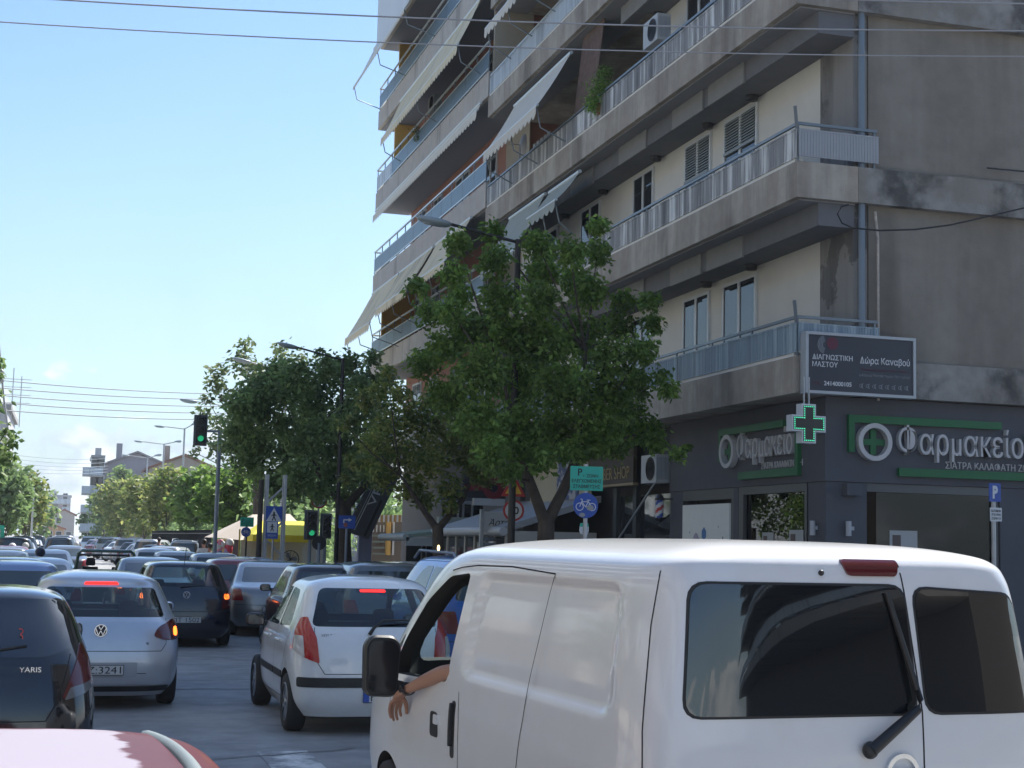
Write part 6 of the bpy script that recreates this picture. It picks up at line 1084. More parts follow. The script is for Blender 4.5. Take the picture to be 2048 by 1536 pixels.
# barber pole
t = thing('barber_pole', 'red white and blue striped barber pole on the wall by the pharmacy', 'barber pole', (11.2, 28.0, 2.1)); c = hX(1319, 1018, 11.15); R_ = .078; Hh = .34; nseg = 16
for q, (nm, m_) in enumerate((('white_stripe', SWH), ('blue_stripe', BLUE), ('white_stripe', SWH), ('red_stripe', SRD))):
    g = MB(); vs = []; st_ = 40
    for i in range(st_+1):
        a = -2*math.pi*i/st_*1.0+q*math.pi/2*1.0; z = 0
    K_ = 24
    for i in range(K_):
        for k in range(16):
            z0 = -Hh/2+Hh*i/K_; z1 = z0+Hh/K_; a0 = 2*math.pi*k/16; a1 = 2*math.pi*(k+1)/16
            ph = ((z0+Hh/2)/Hh*1.1-(a0/(2*math.pi)))*1.0 % 1
            if int(ph*4) == q: g.add([(c.x+R_*math.cos(a0), c.y+R_*math.sin(a0), c.z+z0), (c.x+R_*math.cos(a1), c.y+R_*math.sin(a1), c.z+z0), (c.x+R_*math.cos(a1), c.y+R_*math.sin(a1), c.z+z1), (c.x+R_*math.cos(a0), c.y+R_*math.sin(a0), c.z+z1)], [(0, 1, 2, 3)], True)
    if g.v: g.build(nm, m_, t)
g = MB(); g.lathe([(0, .30), (.05, .28), (.09, .2), (.1, .172), (0, .171)], c, n=16); g.lathe([(0, -.171), (.1, -.172), (.1, -.2), (.06, -.24), (0, -.24)], c, n=16); g.bar(c+Vector((0, 0, .2)), c+Vector((.8, 0, .2)), .03); g.build('caps', BLACK, t)
# =============== shopfronts behind the van ===============
sd1 = pm('shop_dark_panel', (.045, .055, .06), .6); sgl = pm('shop_glass_dark', (.02, .025, .03), .05, spec=.9)
t = thing('barber_shop_front', 'dark recessed barber shop front with a wooden framed name board above its window', 'shop front', (11.3, 28, 0))
m = MB(); m.box(11.7, 11.8, 27.6, 32.5, 3.2, 4.3); m.build('upper_panel', sd1, t); m = MB(); m.box(11.75, 11.8, 28.1, 30.0, .3, 3.0); m.build('window', sgl, t); m = MB(); m.box(11.75, 11.8, 30.35, 31.2, .3, 3.0); m.build('door', sgl, t)
for y in (28.0, 30.1, 31.3): m = MB(); m.box(11.65, 11.74, y-.1, y+.1, .13, 3.19); m.build('pilaster', sd1, t)
o0 = hX(1213, 905, 11.45); m = MB(); m.box(11.42, 11.5, 29.6, 32.3, 3.25, 4.15); sb = m.build('name_board', pm('dark_wood', (.05, .035, .022), .6, noise=.2), t)
for a, b_, z0, z1 in ((29.55, 32.35, 4.151, 4.2), (29.55, 32.35, 3.2, 3.249)): m = MB(); m.box(11.4, 11.52, a, b_, z0, z1); m.build('board_frame', pm('brass_wood', (.28, .22, .12), .5), sb)
text('BARBER SHOP', (11.415, 32.1, 3.35), (0, -1, 0), (0, 0, 1), 2.3, .26, pm('gold_letters', (.3, .23, .1), .5), sb, ext=.01)
t = thing('cafe_pavilion', 'white framed glass pavilion with a grey roof next to the forked tree', 'pavilion', (9.6, 33, 0))
m = MB(); m.prism([(0, 0), (2.3, .75), (2.3, .9), (0, .15)], (9.5, 32.6, 2.15), (1, 0, 0), (0, 0, 1), (0, 6.4, 0)); m.build('roof', pm('pavilion_roof', (.36, .38, .4), .6), t); m = MB(); m.tube([(9.45, 32.5, 2.18), (9.45, 39.1, 2.18)], .1, 10); m.build('gutter', pm('white_gutter', (.55, .57, .58), .4), t)
for i in range(8): y = 32.7+i*.9; m = MB(); m.box(9.55, 9.63, y-.05, y+.05, .1, 2.1); m.build('post', pm('cream_frame', (.5, .49, .45), .5), t)
for i in range(7): y = 32.76+i*.9; m = MB(); m.box(9.58, 9.6, y, y+.78, .7, 2.05); m.build('pane', sgl, t); m = MB(); m.box(9.57, 9.61, y, y+.78, .1, .69); m.build('lower_panel', pm('cream_frame', (.5, .49, .45), .5), t)
m = MB(); m.box(9.6, 11.7, 32.6, 32.66, .1, 2.2); m.build('end_panel', pm('cream_frame', (.5, .49, .45), .5), t)
t = thing('yellowish_hoarding', 'pale cream wall panel with a faded blue poster behind the forked trunk', 'wall panel', (11.5, 33, 2.9)); m = MB(); m.box(11.6, 11.7, 33.0, 37.5, 2.9, 4.3); m.build('panel', pm('cream_panel', (.45, .42, .3), .8), t); m = MB(); m.box(11.57, 11.599, 33.6, 35.2, 3.0, 4.1); m.build('poster', pm('faded_blue_poster', (.06, .1, .22), .6, two=((.4, .42, .44), 2.5, .52, .58)), t)
t = thing('script_sign', 'white sign board with handwritten script on two grey posts behind the lamp post', 'sign', (8.6, 36.0, 0))
a = hY(968, 1065, 33.5); b_ = hY(1040, 1025, 33.5); m = MB(); m.box(a.x, b_.x, 33.5, 33.56, a.z, b_.z); m.build('board', pm('board_white', (.5, .51, .5), .5), t)
for x in (a.x-.05, b_.x+.05): m = MB(); m.box(x-.04, x+.04, 33.5, 33.6, 0.1, b_.z+.05); m.build('post', STEEL, t)
text('Άρτα Κ', (a.x+.1, 33.495, a.z+.12), (1, 0, 0), (0, 0, 1), (b_.x-a.x)*.85, .2, INK, t, ext=.004, shear=.35)
m = MB()
for i in range(7): z = a.z-.1-i*.13; m.box(a.x, b_.x, 33.5, 33.54, z-.1, z)
for i in range(7): z = a.z-.1-i*.13; q = MB(); q.box(a.x, b_.x, 33.5, 33.54, z-.1, z); q.build('slat', GREYP, t)
t = thing('cafe_terrace', 'cafe terrace with a long grey green roller canopy and dark glass beyond the smaller tree', 'cafe terrace', (9.4, 40, 0))
def bxp(px0, px1, py0, py1, y, d, m, nm): a = hY(px0, py1, y); b_ = hY(px1, py0, y); q = MB(); q.box(a.x, b_.x, y, y+d, max(a.z, .0), b_.z); return q.build(nm, m, t)
cg = pm('canopy_green', (.25, .33, .27), .7); 
bxp(882, 975, 968, 1002, 41, .3, pm('slate_panel', (.07, .085, .1), .6), 'upper_panel'); bxp(878, 968, 1003, 1007, 40.9, .1, STEEL, 'rail'); bxp(878, 968, 1036, 1053, 40.8, .3, pm('pale_green_band', (.28, .32, .3), .6), 'canopy_band'); bxp(885, 966, 1008, 1035, 41.1, .05, sgl, 'glazing')
for px in (892, 915, 925, 943): bxp(px, px+4, 1008, 1036, 41, .09, STEEL, 'upright')
a = hY(812, 1076, 39); b_ = hY(945, 1062, 42); q = MB(); q.prism([(0, 0), (3.6, .45), (3.6, .55), (0, .1)], (a.x, 39, a.z), (1, 0, 0), (0, 0, 1), (0, 3.2, 0)); q.build('canopy', cg, t); q = MB(); q.tube([(a.x-.02, 38.9, a.z+.02), (a.x-.02, 42.2, a.z+.02)], .1, 10); q.box(a.x-.02, a.x+1.1, 38.9, 38.96, a.z-.2, a.z+.02); q.build('canopy_edge', pm('pale_grey_edge', (.38, .42, .42), .5), t)
bxp(812, 960, 1092, 1125, 42.3, .1, sd1, 'dark_front')
for px in (842, 851, 930): bxp(px, px+3, 1090, 1128, 42.1, .08, STEEL, 'upright')
q = MB(); c = hY(877, 1096, 32.2); q.sphere(c, .03, 8, 6, (1, 1, 2.2)); q.build('small_lamp', pm('warm_bulb', (1., .75, .3), .4, emit=3), t)
t = thing('dark_red_fascia', 'black shop fascia with a thick dark red stripe behind the warning triangle', 'shop sign', (9.8, 38, 2.9)); bxp(925, 1012, 950, 995, 38.5, .25, pm('fascia_black', (.02, .022, .03), .5), 'board'); q = MB(); a = hY(930, 975, 38.45); b_ = hY(975, 975, 38.45); q.bar(a, b_, .01, .16); q.build('stripe', pm('dark_red_stripe', (.16, .01, .02), .5), t); q = MB(); c = hY(988, 976, 38.4); ring(q, c, (1, 0, 0), (0, 0, 1), (0, .05, 0), .12, .3); q.build('ring', pm('dark_red_stripe', (.16, .01, .02), .5), t)
bxp(948, 1010, 998, 1010, 38.4, .2, pm('white_band', (.45, .46, .46), .6), 'lower_band')
# slanted dark hoarding with white letters
t = thing('slanted_banner', 'big dark grey slanted banner with white letters leaning behind the blue arrow sign', 'banner', (6.8, 50, 0)); y = 50
a = hY(690, 1062, y); b_ = hY(757, 925, y); wv = hY(738, 1078, y)-a; ax = (b_-a); q = MB(); q.prism([(0, 0), (1, 0), (1, 1), (0, 1)], a, wv, ax, (0, .25, 0)); q.build('panel', pm('banner_grey', (.085, .09, .10), .7), t)
for u0, u1, v0, v1 in ((.30, .33, .05, .95), (.22, .235, .1, .8)): q = MB(); q.prism([(u0, v0), (u1, v0), (u1, v1), (u0, v1)], a+Vector((0, -.003, 0)), wv, ax, (0, -.004, 0)); q.build('white_line', SWH, t)
text('VR', a+ax*.42+wv*.62+Vector((0, -.004, 0)), ax, -wv, ax.length*.3, wv.length*.28, SWH, t, ext=.01, bold=.0)
q = MB(); q.bar(hY(728, 1072, 49.5), hY(762, 1000, 49.5), .12, .1); q.build('prop', BLACK, t); q = MB(); q.prism([(0, 0), (1, 0), (1, 1), (0, 1)], hY(716, 1130, 50.4), hY(742, 1130, 50.4)-hY(716, 1130, 50.4), (0, 0, 2.1), (0, .3, 0)); q.build('stand_board', pm('stand_lilac', (.25, .26, .38), .6), t)
t = thing('facade_far', 'small shop with a yellow pillar and a striped scalloped awning beyond the junction', 'shop', (9, 56, 0))
t.name = 'corner_shop'
bxp(742, 812, 1032, 1140, 58.2, .3, pm('taupe_wall', (.16, .14, .12), .8), 'wall'); bxp(773, 783, 1040, 1110, 57.9, .3, pm('yellow_pillar', (.6, .38, .12), .7), 'pillar'); bxp(784, 790, 1040, 1110, 57.9, .3, SWH, 'door_frame')
for i in range(7): bxp(748+i*9, 752+i*9, 1030, 1044, 57.6, .1, SWH, 'awning_stripe')
for i in range(7): bxp(752.3+i*9, 756.7+i*9, 1030, 1044, 57.6, .1, pm('awning_ochre', (.35, .22, .08), .8), 'awning_stripe')
for i in range(4): bxp(746+i*7, 748+i*7, 1050, 1064, 57.9, .05, SWH, 'window_bar')
for i in range(4): bxp(745, 770, 1070+i*12, 1073+i*12, 57.9, .05, pm('shelf_green', (.2, .24, .22), .7), 'shelf')
# kiosk tents
t = thing('kiosk_tent', 'beige hipped market tent over a kiosk left of the yellow canopy', 'tent', tuple(gat(480, 56))+(0,)); y = 56
beT = pm('beige_tent', (.50, .43, .36), .85, noise=.05); crT = pm('cream_tent_wall', (.55, .51, .40), .85, noise=.06, streak=((.6, .56, .46), .4, 1.5, .1))
p = [hY(428, 1075, y), hY(480, 1080, y-2.2), hY(625, 1074, y-2.2), hY(640, 1068, y+3)]; q = MB(); r0_ = hY(505, 1029, y+.5); r1_ = hY(580, 1028, y+.5); bl = Vector((p[0].x, y+4, p[0].z)); br = Vector((p[2].x, y+4, p[2].z))
q.add([p[0], p[1], p[2], br, bl, r0_, r1_], [(0, 1, 5), (1, 2, 6, 5), (2, 3, 6), (3, 4, 5, 6), (4, 0, 5)]); q.build('tent_roof', beT, t)
q = MB(); a = hY(482, 1080, y-2.1); b_ = hY(622, 1076, y-2.1); q.box(a.x, b_.x, y-2.1, y-2.05, 0.1, a.z); q.build('tent_wall', crT, t); q = MB(); a = hY(436, 1078, y+.5); b_ = hY(480, 1078, y-1.9); q.add([(a.x, y+.5, .1), (b_.x, y-2.0, .1), (b_.x, y-2.0, b_.z), (a.x, y+.5, a.z)], [(0, 1, 2, 3)]); q.build('dark_opening', pm('kiosk_brown', (.05, .025, .025), .8), t)
q = MB(); a = hY(461, 1025+50, y-2.0); q.tube([(a.x+.3, y-2.15, 0), (a.x+.3, y-2.15, 2.2)], .03, 6); q.build('tent_pole', pm('pole_ochre', (.3, .24, .06), .6), t)
t = thing('yellow_canopy', 'bright yellow market canopy behind the lattice mast', 'canopy', tuple(gat(570, 53))+(0,)); y = 53; yc_ = pm('yellow_canvas', (.86, .76, .06), .8, noise=.04); yd = pm('yellow_valance', (.76, .6, .03), .8)
z0 = hY(560, 1078, y-1).z; z1 = hY(560, 1070, y-1).z; zt = hY(590, 1042, y).z; x0 = hY(506, 1070, y-1).x; x1 = hY(632, 1070, y-1).x; xm = (x0+x1)/2
q = MB(); q.add([(x0, y-1, z1), (x1, y-1, z1), (x1, y+2, z1), (x0, y+2, z1), (x0+.5, y+.4, zt), (x1-.2, y+.4, zt)], [(0, 1, 5, 4), (1, 2, 5), (2, 3, 4, 5), (3, 0, 4)]); q.build('canopy_top', yc_, t)
q = MB(); q.box(x0, x1, y-1.0, y-.98, z0-.1, z1-.002); q.box(x0, x0+.02, y-.979, y+2, z0-.1, z1-.002); q.build('valance', yd, t); q = MB(); q.box(x0+1.0, x1, y-.6, y-.56, .1, z0-.1); q.build('canopy_wall', crT, t)
q = MB(); q.prism([(0, 0), (.5, .3), (.7, 1.3), (.3, 1.9), (-.1, 1.4)], (x1-.35, y-.9, .2), (1, 0, 0), (0, 0, 1), (0, .02, 0)); q.build('loose_flap', pm('flap_white', (.6, .58, .5), .8), t)
# goods rack, fan, black stools
t = thing('goods_rack', 'rack of hanging toys and pink, orange and yellow goods at the kiosk opening', 'display rack', tuple(gat(450, 53))+(0,)); pal = [pm('goods_'+n, c, .6) for n, c in (('pink', (.6, .22, .28)), ('orange', (.75, .25, .08)), ('yellow', (.7, .45, .1)), ('white', (.6, .58, .58)), ('red', (.5, .05, .08)), ('blue', (.1, .15, .3)), ('lilac', (.4, .3, .5)))]
q = MB(); a = hY(430, 1080, 53); b_ = hY(464, 1080, 53)
for x in (a.x, b_.x): q.tube([(x, 53, 0), (x, 53, a.z)], .03, 6)
q.tube([(a.x, 53, a.z), (b_.x, 53, a.z)], .03, 6); q.build('rack_frame', pm('pole_ochre', (.3, .24, .06), .6), t)
for i in range(26):
    q = MB(); px = rnd.uniform(434, 462); py = 1084+(i/26)*36; c = hY(px, py, 52.9); q.sphere(c, rnd.uniform(.1, .17), 7, 5, (1, .5, rnd.uniform(.8, 1.5))); q.build('toy', pal[(i*3+i//5) % 7 if i > 8 else (0, 3, 4)[i % 3]], t)
t = thing('standing_fan', 'black pedestal fan standing before the cream tent wall', 'fan', tuple(gat(581, 51))+(0,)); c = hY(581, 1118, 51); q = MB(); ring(q, c, (1, 0, 0), (0, 0, 1), (0, .1, 0), .27, .295)
for i in range(12): an = i*math.pi/6; q.bar(c, c+Vector((math.cos(an)*.28, 0, math.sin(an)*.28)), .012)
q.build('cage', BLACK, t); q = MB()
for i in range(3): an = i*2.09; q.prism([(0, 0), (.2, -.08), (.24, .05), (.1, .08)], c+Vector((0, .05, 0)), Vector((math.cos(an), 0, math.sin(an))), Vector((-math.sin(an), 0, math.cos(an))), (0, .01, 0))
q.build('blades', GREYP, t); q = MB(); q.tube([(c.x, 51.1, 0), c+Vector((0, .1, 0))], .025, 6); q.lathe([(0, .02), (.22, .02), (.24, 0)], (c.x, 51.1, .0)); q.build('stand', BLACK, t)
# wall and dark fence under the far trees
t = thing('low_wall', 'pale low wall under the trees left of the kiosk', 'wall', (3.5, 96, 0)); a = hY(300, 1100, 97); b_ = hY(425, 1100, 60); q = MB(); q.add([(a.x, 100, 0), (b_.x, 62, 0), (b_.x, 62, 1.0), (a.x, 100, 1.0), (a.x+.3, 100, 0), (b_.x+.3, 62, 0), (b_.x+.3, 62, 1.0), (a.x+.3, 100, 1.0)], [(0, 1, 2, 3), (3, 2, 6, 7), (4, 7, 6, 5)]); q.build('wall', pm('pale_wall', (.42, .4, .38), .9, noise=.08), t)
t = thing('dark_fence', 'dark iron fence behind the pale low wall', 'fence', (4, 96, 0)); A_ = Vector((a.x+.2, 99, 0)); B_ = Vector((b_.x+.2, 63, 0)); n = 110
for i in range(n): c = A_.lerp(B_, i/(n-1)); q = MB(); q.box(c.x-.02, c.x+.02, c.y-.02, c.y+.02, 1.001, 2.2); q.build('bar', pm('fence_black', (.012, .014, .018), .9), t)
for z in (1.15, 2.05): q = MB(); q.bar(A_+Vz*z, B_+Vz*z, .04); q.build('fence_rail', BLACK, t)
# hedge mass behind
cl = []
for i in range(60):
    u = i/59; c = Vector((a.x+1.6, 104, 0)).lerp(Vector((b_.x+3.5, 66, 0)), u); cl.append(((c.x+rnd.uniform(-.5, .8), c.y, rnd.uniform(.8, 2.6)), rnd.uniform(.7, 1.1)))
o = leaves(cl, .3, .9, LF['dark'], 'hedge'); o['kind'] = 'stuff'; tag(o, 'dark shrubbery behind the iron fence', 'hedge')
cl = []
for i in range(70): cl.append(((rnd.uniform(8, 24), rnd.uniform(62, 110), rnd.uniform(1.0, 4.5)), rnd.uniform(1, 1.7)))
o = leaves(cl, .4, .8, LF['dark'], 'park_shrubs'); o['kind'] = 'stuff'; tag(o, 'mass of dark park greenery behind the tents', 'shrubs')
# balcony plant
t = thing('balcony_plant', 'bushy green plant in a pot hanging over the railing below the bamboo screen', 'plant', (X0, 31, 11.3)); c = hX(1198, 185, 10.75); leaves([(tuple(c+Vector((0, 0, .1))), .32), (tuple(c+Vector((0, .3, -.15))), .28), (tuple(c+Vector((0, -.4, .32))), .22), (tuple(c+Vector((-.05, .1, -.3))), .24)], .055, 1.6, LF['fresh'], 'foliage', parent=t); q = MB(); q.lathe([(0, -.12), (.09, -.12), (.13, .12), (.0, .1)], c+Vector((.1, .1, -.35)), n=14); q.build('pot', pm('terracotta_pot', (.25, .1, .06), .8), t)
t = thing('balcony_plant', 'small grey green plant clipped to the blue railing of the far block', 'plant', (X0, 49, 15)); c = hX(834, 262, 10.75); leaves([(tuple(c), .2), (tuple(c-Vz*.25), .16)], .06, 1.4, LF['grey'], 'foliage', parent=t)
t = thing('satellite_dish', 'pale satellite dish and clutter behind the railing of the third balcony', 'satellite dish', (10.9, 35.4, 11.8)); c = hX(1040, 290, 10.9); q = MB(); q.lathe([(0, 0), (.12, .01), (.22, .05), (.3, .1)], c, 'x', 20); q.build('dish', pm('dish_white', (.5, .5, .5), .5), t); q = MB(); q.tube([c, c+Vector((0, 0, -.6))], .02, 6); q.tube([c, c+Vector((-.3, 0, .0))], .01, 5); q.build('mount', STEEL, t)
t = thing('plastic_chairs', 'pale folded clothes rack on the third balcony under the pale awning', 'clothes rack', (11, 35, 11.3)); t.name = 'clothes_rack'
for i in range(5): q = MB(); q.box(11.0, 11.03, 34.6+i*.3, 34.78+i*.3, 11.3, 12.1); q.build('slat', pm('rack_pale', (.45, .48, .5), .6), t)
# wires
wm_ = pm('overhead_wire', (.12, .12, .14), .6); wl_ = pm('pale_overhead_wire', (.36, .36, .38), .5)
def wire(label, pa, pb, ya, yb, r=.011, sag=.1, m=wm_, n=14, pts=None):
    a = hY(pa[0], pa[1], ya); b = hY(pb[0], pb[1], yb); P_ = [a.lerp(b, i/n)-Vz*sag*(1-(2*i/n-1)**2) for i in range(n+1)]; g = MB(); g.tube(P_, r, 6, False); tag(g.build('overhead_wire', m), label, 'wire', 'overhead wires'); return a, b
wire('uppermost of the overhead wires crossing the sky and both blocks', (-60, -12), (2110, 62), 19.5, 16, .010, .12, wl_)
wire('second overhead wire from the top, crossing the whole picture', (-60, 40), (2110, 113), 19.5, 16, .008, .12, wl_)
wire('short overhead wire at the top right corner in front of the top slab', (1400, -12), (2110, 8), 17, 16, .010, .02, wl_)
for i, (y0, y1) in enumerate(((756, 782), (772, 793), (787, 807), (802, 820), (817, 833))): wire('%s of the five parallel wires above the clouds on the left' % ['topmost', 'second', 'middle', 'fourth', 'lowest'][i], (-80, y0-4), (470, y1+6), 60, 75, .022, .15, pm('grey_wire', (.25, .28, .32), .6))
for i, (y0, y1) in enumerate(((910, 917), (918, 925), (926, 932), (934, 938), (942, 944))): wire('%s of the five thin wires in front of the low clouds' % ['topmost', 'second', 'middle', 'fourth', 'lowest'][i], (30, y0), (215, y1), 120, 150, .02, .2, pm('grey_wire', (.25, .28, .32), .6))
g = MB(); q = [hY(*p, 20.5) for p in ((1735, 470), (1700, 455), (1679, 438), (1676, 424), (1684, 412), (1697, 409))]; q = [hY(*p, 20.7) for p in ((1697, 409), (1683, 413), (1675, 428), (1684, 446), (1705, 456), (1760, 461), (1830, 459), (1900, 450), (1980, 432), (2060, 413))]; g.tube(q, .014, 6); tag(g.build('black_cable', BLACK), 'thick black cable looping at the corner column and sweeping off to the right', 'cable')
g = MB(); g.tube([hY(1975, 336, 21.1), hY(2060, 344, 21.1)], .012, 5); tag(g.build('thin_cable', BLACK), 'short thin cable on the brown side wall near the right edge', 'cable')
g = MB(); a = hY(3, 745, 58); 
for py in (744, 760): g.sphere(hY(2, py, 58), .12, 10, 8)
g.tube([hY(-2, 690, 58), hY(8, 800, 58), hY(16, 860, 58)], .04, 6); tag(g.build('wire_insulators', pm('insulator_grey', (.4, .42, .44), .5)), 'round grey insulators at the left edge where the five wires end', 'insulator')
# =============== people ===============
SKIN = pm('skin', (.36, .19, .13), .55, noise=.05, ns=12, spec=.35, bump=.1, bs=200); HAIR = pm('dark_hair', (.02, .014, .01), .6)
def skinmesh(name, verts, edges, m, parent=None, root=0, sub=2, loc=(0, 0, 0)):
    """one continuous surface grown round connected joints; verts: (x,y,z,radius)"""
    me = bpy.data.meshes.new(name); me.from_pydata([v[:3] for v in verts], edges, []); o = bpy.data.objects.new(name, me); COL.objects.link(o)
    o.modifiers.new('s', 'SKIN'); sv_ = me.skin_vertices[0].data
    for i, v in enumerate(verts):
        r = v[3]; sv_[i].radius = r if isinstance(r, tuple) else (r, r); sv_[i].use_root = (i == root)
    o.modifiers['s'].use_smooth_shade = True; k = o.modifiers.new('u', 'SUBSURF'); k.levels = sub; k.render_levels = sub
    bpy.context.view_layer.update(); nm = bpy.data.meshes.new_from_object(o.evaluated_get(bpy.context.evaluated_depsgraph_get())); bpy.data.objects.remove(o)
    nm.materials.clear(); nm.materials.append(m)
    for p in nm.polygons: p.use_smooth = True; p.material_index = 0
    r_ = link(name, nm, parent, False); r_.location = loc; return r_
def figure(name, label, loc, rz, top, legs, hair, arms=((-.26, .05, 1.02), (.26, .05, 1.02)), skin_=SKIN, sit=False, group=None, s=1.0, helmet=None):
    t = thing(name, label, 'person', (loc[0], loc[1], loc[2] if len(loc) > 2 else 0), rz, group); t.scale = (s, s, s); z0 = -.35 if sit else 0
    V_ = [(0, 0, .98+z0, .15), (0, 0, 1.15+z0, .14), (0, .0, 1.38+z0, (.17, .12)), (0, 0, 1.5+z0, .06), (0, .01, 1.56+z0, .055)]; E_ = [(0, 1), (1, 2), (2, 3), (3, 4)]
    V_ += [(0, .02, 1.68+z0, .1)]; E_ += [(4, 5)]
    for i, sd_ in enumerate((-1, 1)):
        b = len(V_); h = arms[i]; V_ += [(sd_*.19, 0, 1.42+z0, .06), (sd_*.25, -.02, 1.16+z0, .048), (h[0], h[1], h[2]+z0, .035), (h[0], h[1]+.06, h[2]+z0-.1, .03)]; E_ += [(2, b), (b, b+1), (b+1, b+2), (b+2, b+3)]
        b = len(V_)
        if sit: V_ += [(sd_*.12, .0, .95+z0, .1), (sd_*.16, .42, .9+z0, .08), (sd_*.15, .38, .5+z0, .055), (sd_*.15, .5, .42+z0, .05)]
        else: V_ += [(sd_*.1, 0, .9, .1), (sd_*.1, .04*sd_, .5, .07), (sd_*.1, .12*sd_, .09, .045), (sd_*.1, .12*sd_+.15, .05, .04)]
        E_ += [(0, b), (b, b+1), (b+1, b+2), (b+2, b+3)]
    body = skinmesh('body', V_, E_, skin_, t)
    Vt = [(0, 0, 1.0+z0, .165), (0, 0, 1.2+z0, .155), (0, 0, 1.39+z0, (.185, .135)), (0, 0, 1.47+z0, .08)]; Et = [(0, 1), (1, 2), (2, 3)]
    for sd_ in (-1, 1): b = len(Vt); Vt += [(sd_*.19, 0, 1.42+z0, .075), (sd_*.235, -.01, 1.24+z0, .062)]; Et += [(2, b), (b, b+1)]
    skinmesh('shirt', Vt, Et, top, t)
    Vl = [(0, 0, .98+z0, .16)]; El = []
    for sd_ in (-1, 1):
        b = len(Vl); Vl += ([(sd_*.12, .02, .93+z0, .115), (sd_*.16, .42, .9+z0, .092), (sd_*.15, .38, .52+z0, .066)] if sit else [(sd_*.1, 0, .88, .112), (sd_*.1, .04*sd_, .5, .085), (sd_*.1, .12*sd_, .14, .062)]); El += [(0, b), (b, b+1), (b+1, b+2)]
    skinmesh('trousers', Vl, El, legs, t)
    g = MB(); c = Vector((0, -.015, 1.72+z0))
    if helmet: g.sphere((0, .02, 1.72+z0), .13, 14, 10, (1, 1.1, 1)); g.build('helmet', helmet, t, world=False)
    else: g.sphere(c, .108, 14, 10, (1, 1.08, 1.02)); g.build('hair', hair, t, world=False)
    return t
c_ = lambda n, col, r=.8: pm('cloth_'+n, col, r)
DEN = c_('denim', (.03, .04, .08))
def person_px(label, px, y, top, legs, rz=0., z=0., **k): a = gat(px, y); return figure('person', label, (a[0], a[1], z), rz, top, legs, HAIR, **k)
person_px('person in a white shirt standing in front of the trees left of the kiosk', 408, 57, c_('white', (.6, .6, .6)), DEN, .3)
person_px('person with reddish hair in a teal top near the kiosk goods', 420, 53, c_('teal', (.1, .35, .36)), DEN, .5, s=.93)
person_px('person in an orange top walking under the trees far right of the jeep', 318, 76, c_('orange', (.5, .14, .06)), DEN, -.3)
# scooters with riders
def scooter(label_r, label_s, px, y, body, top, helm, rz=0.):
    a = gat(px, y); t = thing('scooter', label_s, 'scooter', (a[0], a[1], 0), rz, 'scooters between the queues')
    for yy in (-.62, .62): ty = MB(); ty.lathe([(.17, -.05), (.24, -.05), (.26, 0), (.24, .05), (.17, .05), (.17, -.05)], (0, yy, .26), 'x', 20); w = ty.build('wheel', TYRE, t, world=False); h = MB(); h.lathe([(0, -.03), (.17, -.03), (.17, .03), (0, .03)], (0, yy, .26), 'x', 14); h.build('rim', RIM, w, world=False)
    g = MB(); g.add(*[[(-.15, -.75, .5), (.15, -.75, .5), (.15, .05, .42), (-.15, .05, .42), (-.12, -.8, .74), (.12, -.8, .74), (.14, -.05, .72), (-.14, -.05, .72)], [(0, 3, 2, 1), (4, 5, 6, 7), (0, 1, 5, 4), (1, 2, 6, 5), (2, 3, 7, 6), (3, 0, 4, 7)]]); g.box(-.14, .14, .05, .45, .26, .34); g.build('body', body, t, world=False)
    g = MB(); g.prism([(0, .3), (.12, .3), (.28, 1.0), (.2, 1.02)], (-.16, .38, 0), (0, 1, 0), (0, 0, 1), (.32, 0, 0)); g.build('front_shield', body, t, world=False); g = MB(); g.tube([(-.33, .48, 1.06), (0, .56, 1.04), (.33, .48, 1.06)], .018, 6); g.tube([(0, .62, .26), (0, .54, 1.02)], .03, 6); g.build('handlebar', BLACK, t, world=False)
    g = MB(); g.prism(rpoly([(-.11, -.35), (.11, -.35), (.11, .35), (-.11, .35)], .06), (0, -.38, .72), (1, 0, 0), (0, 1, 0), (0, 0, .08)); g.build('saddle', BLACK, t, world=False); g = MB(); g.box(-.06, .06, -.84, -.8, .62, .7); g.build('tail_lamp', ORL if 'lamp' in label_s else RED, t, world=False); g = MB(); g.box(-.09, .09, -.86, -.84, .4, .53); g.build('number_plate', PLW, t, world=False)
    p = Vector((0, -.28, .25)); p.rotate(Matrix.Rotation(rz, 3, 'Z')); figure('person', label_r, (a[0]+p.x, a[1]+p.y, .04), rz, top, DEN, HAIR, arms=((-.3, .6, 1.2), (.3, .6, 1.2)), sit=True, helmet=helm)
scooter('scooter rider in a blue jacket and pale helmet between the car queues', 'scooter with a lit orange tail lamp between the car queues', 52, 60, c_('silver_plastic', (.3, .3, .32), .4), c_('blue', (.02, .04, .22)), c_('pale_helmet', (.5, .5, .48), .3))
scooter('motorcyclist in white with a dark helmet at the left edge', 'white scooter among the cars at the left edge', 26, 55, c_('white_plastic', (.55, .55, .57), .4), c_('offwhite', (.5, .5, .54)), c_('white_helmet', (.6, .6, .6), .3))
scooter('motorcyclist with a round dark blue helmet just before the silver saloon', 'dark scooter hidden by the pale car roofs', 82, 41, c_('dark_plastic', (.04, .04, .05), .4), c_('navy', (.02, .025, .06)), c_('navy_helmet', (.025, .03, .06), .35))
scooter('dark dressed rider with a pale helmet right of the dark saloon', 'dark scooter beside the slanting parked cars', 152, 74, c_('dark_plastic', (.04, .04, .05), .4), c_('black', (.015, .015, .018)), c_('pale_helmet', (.5, .5, .48), .3), .1)
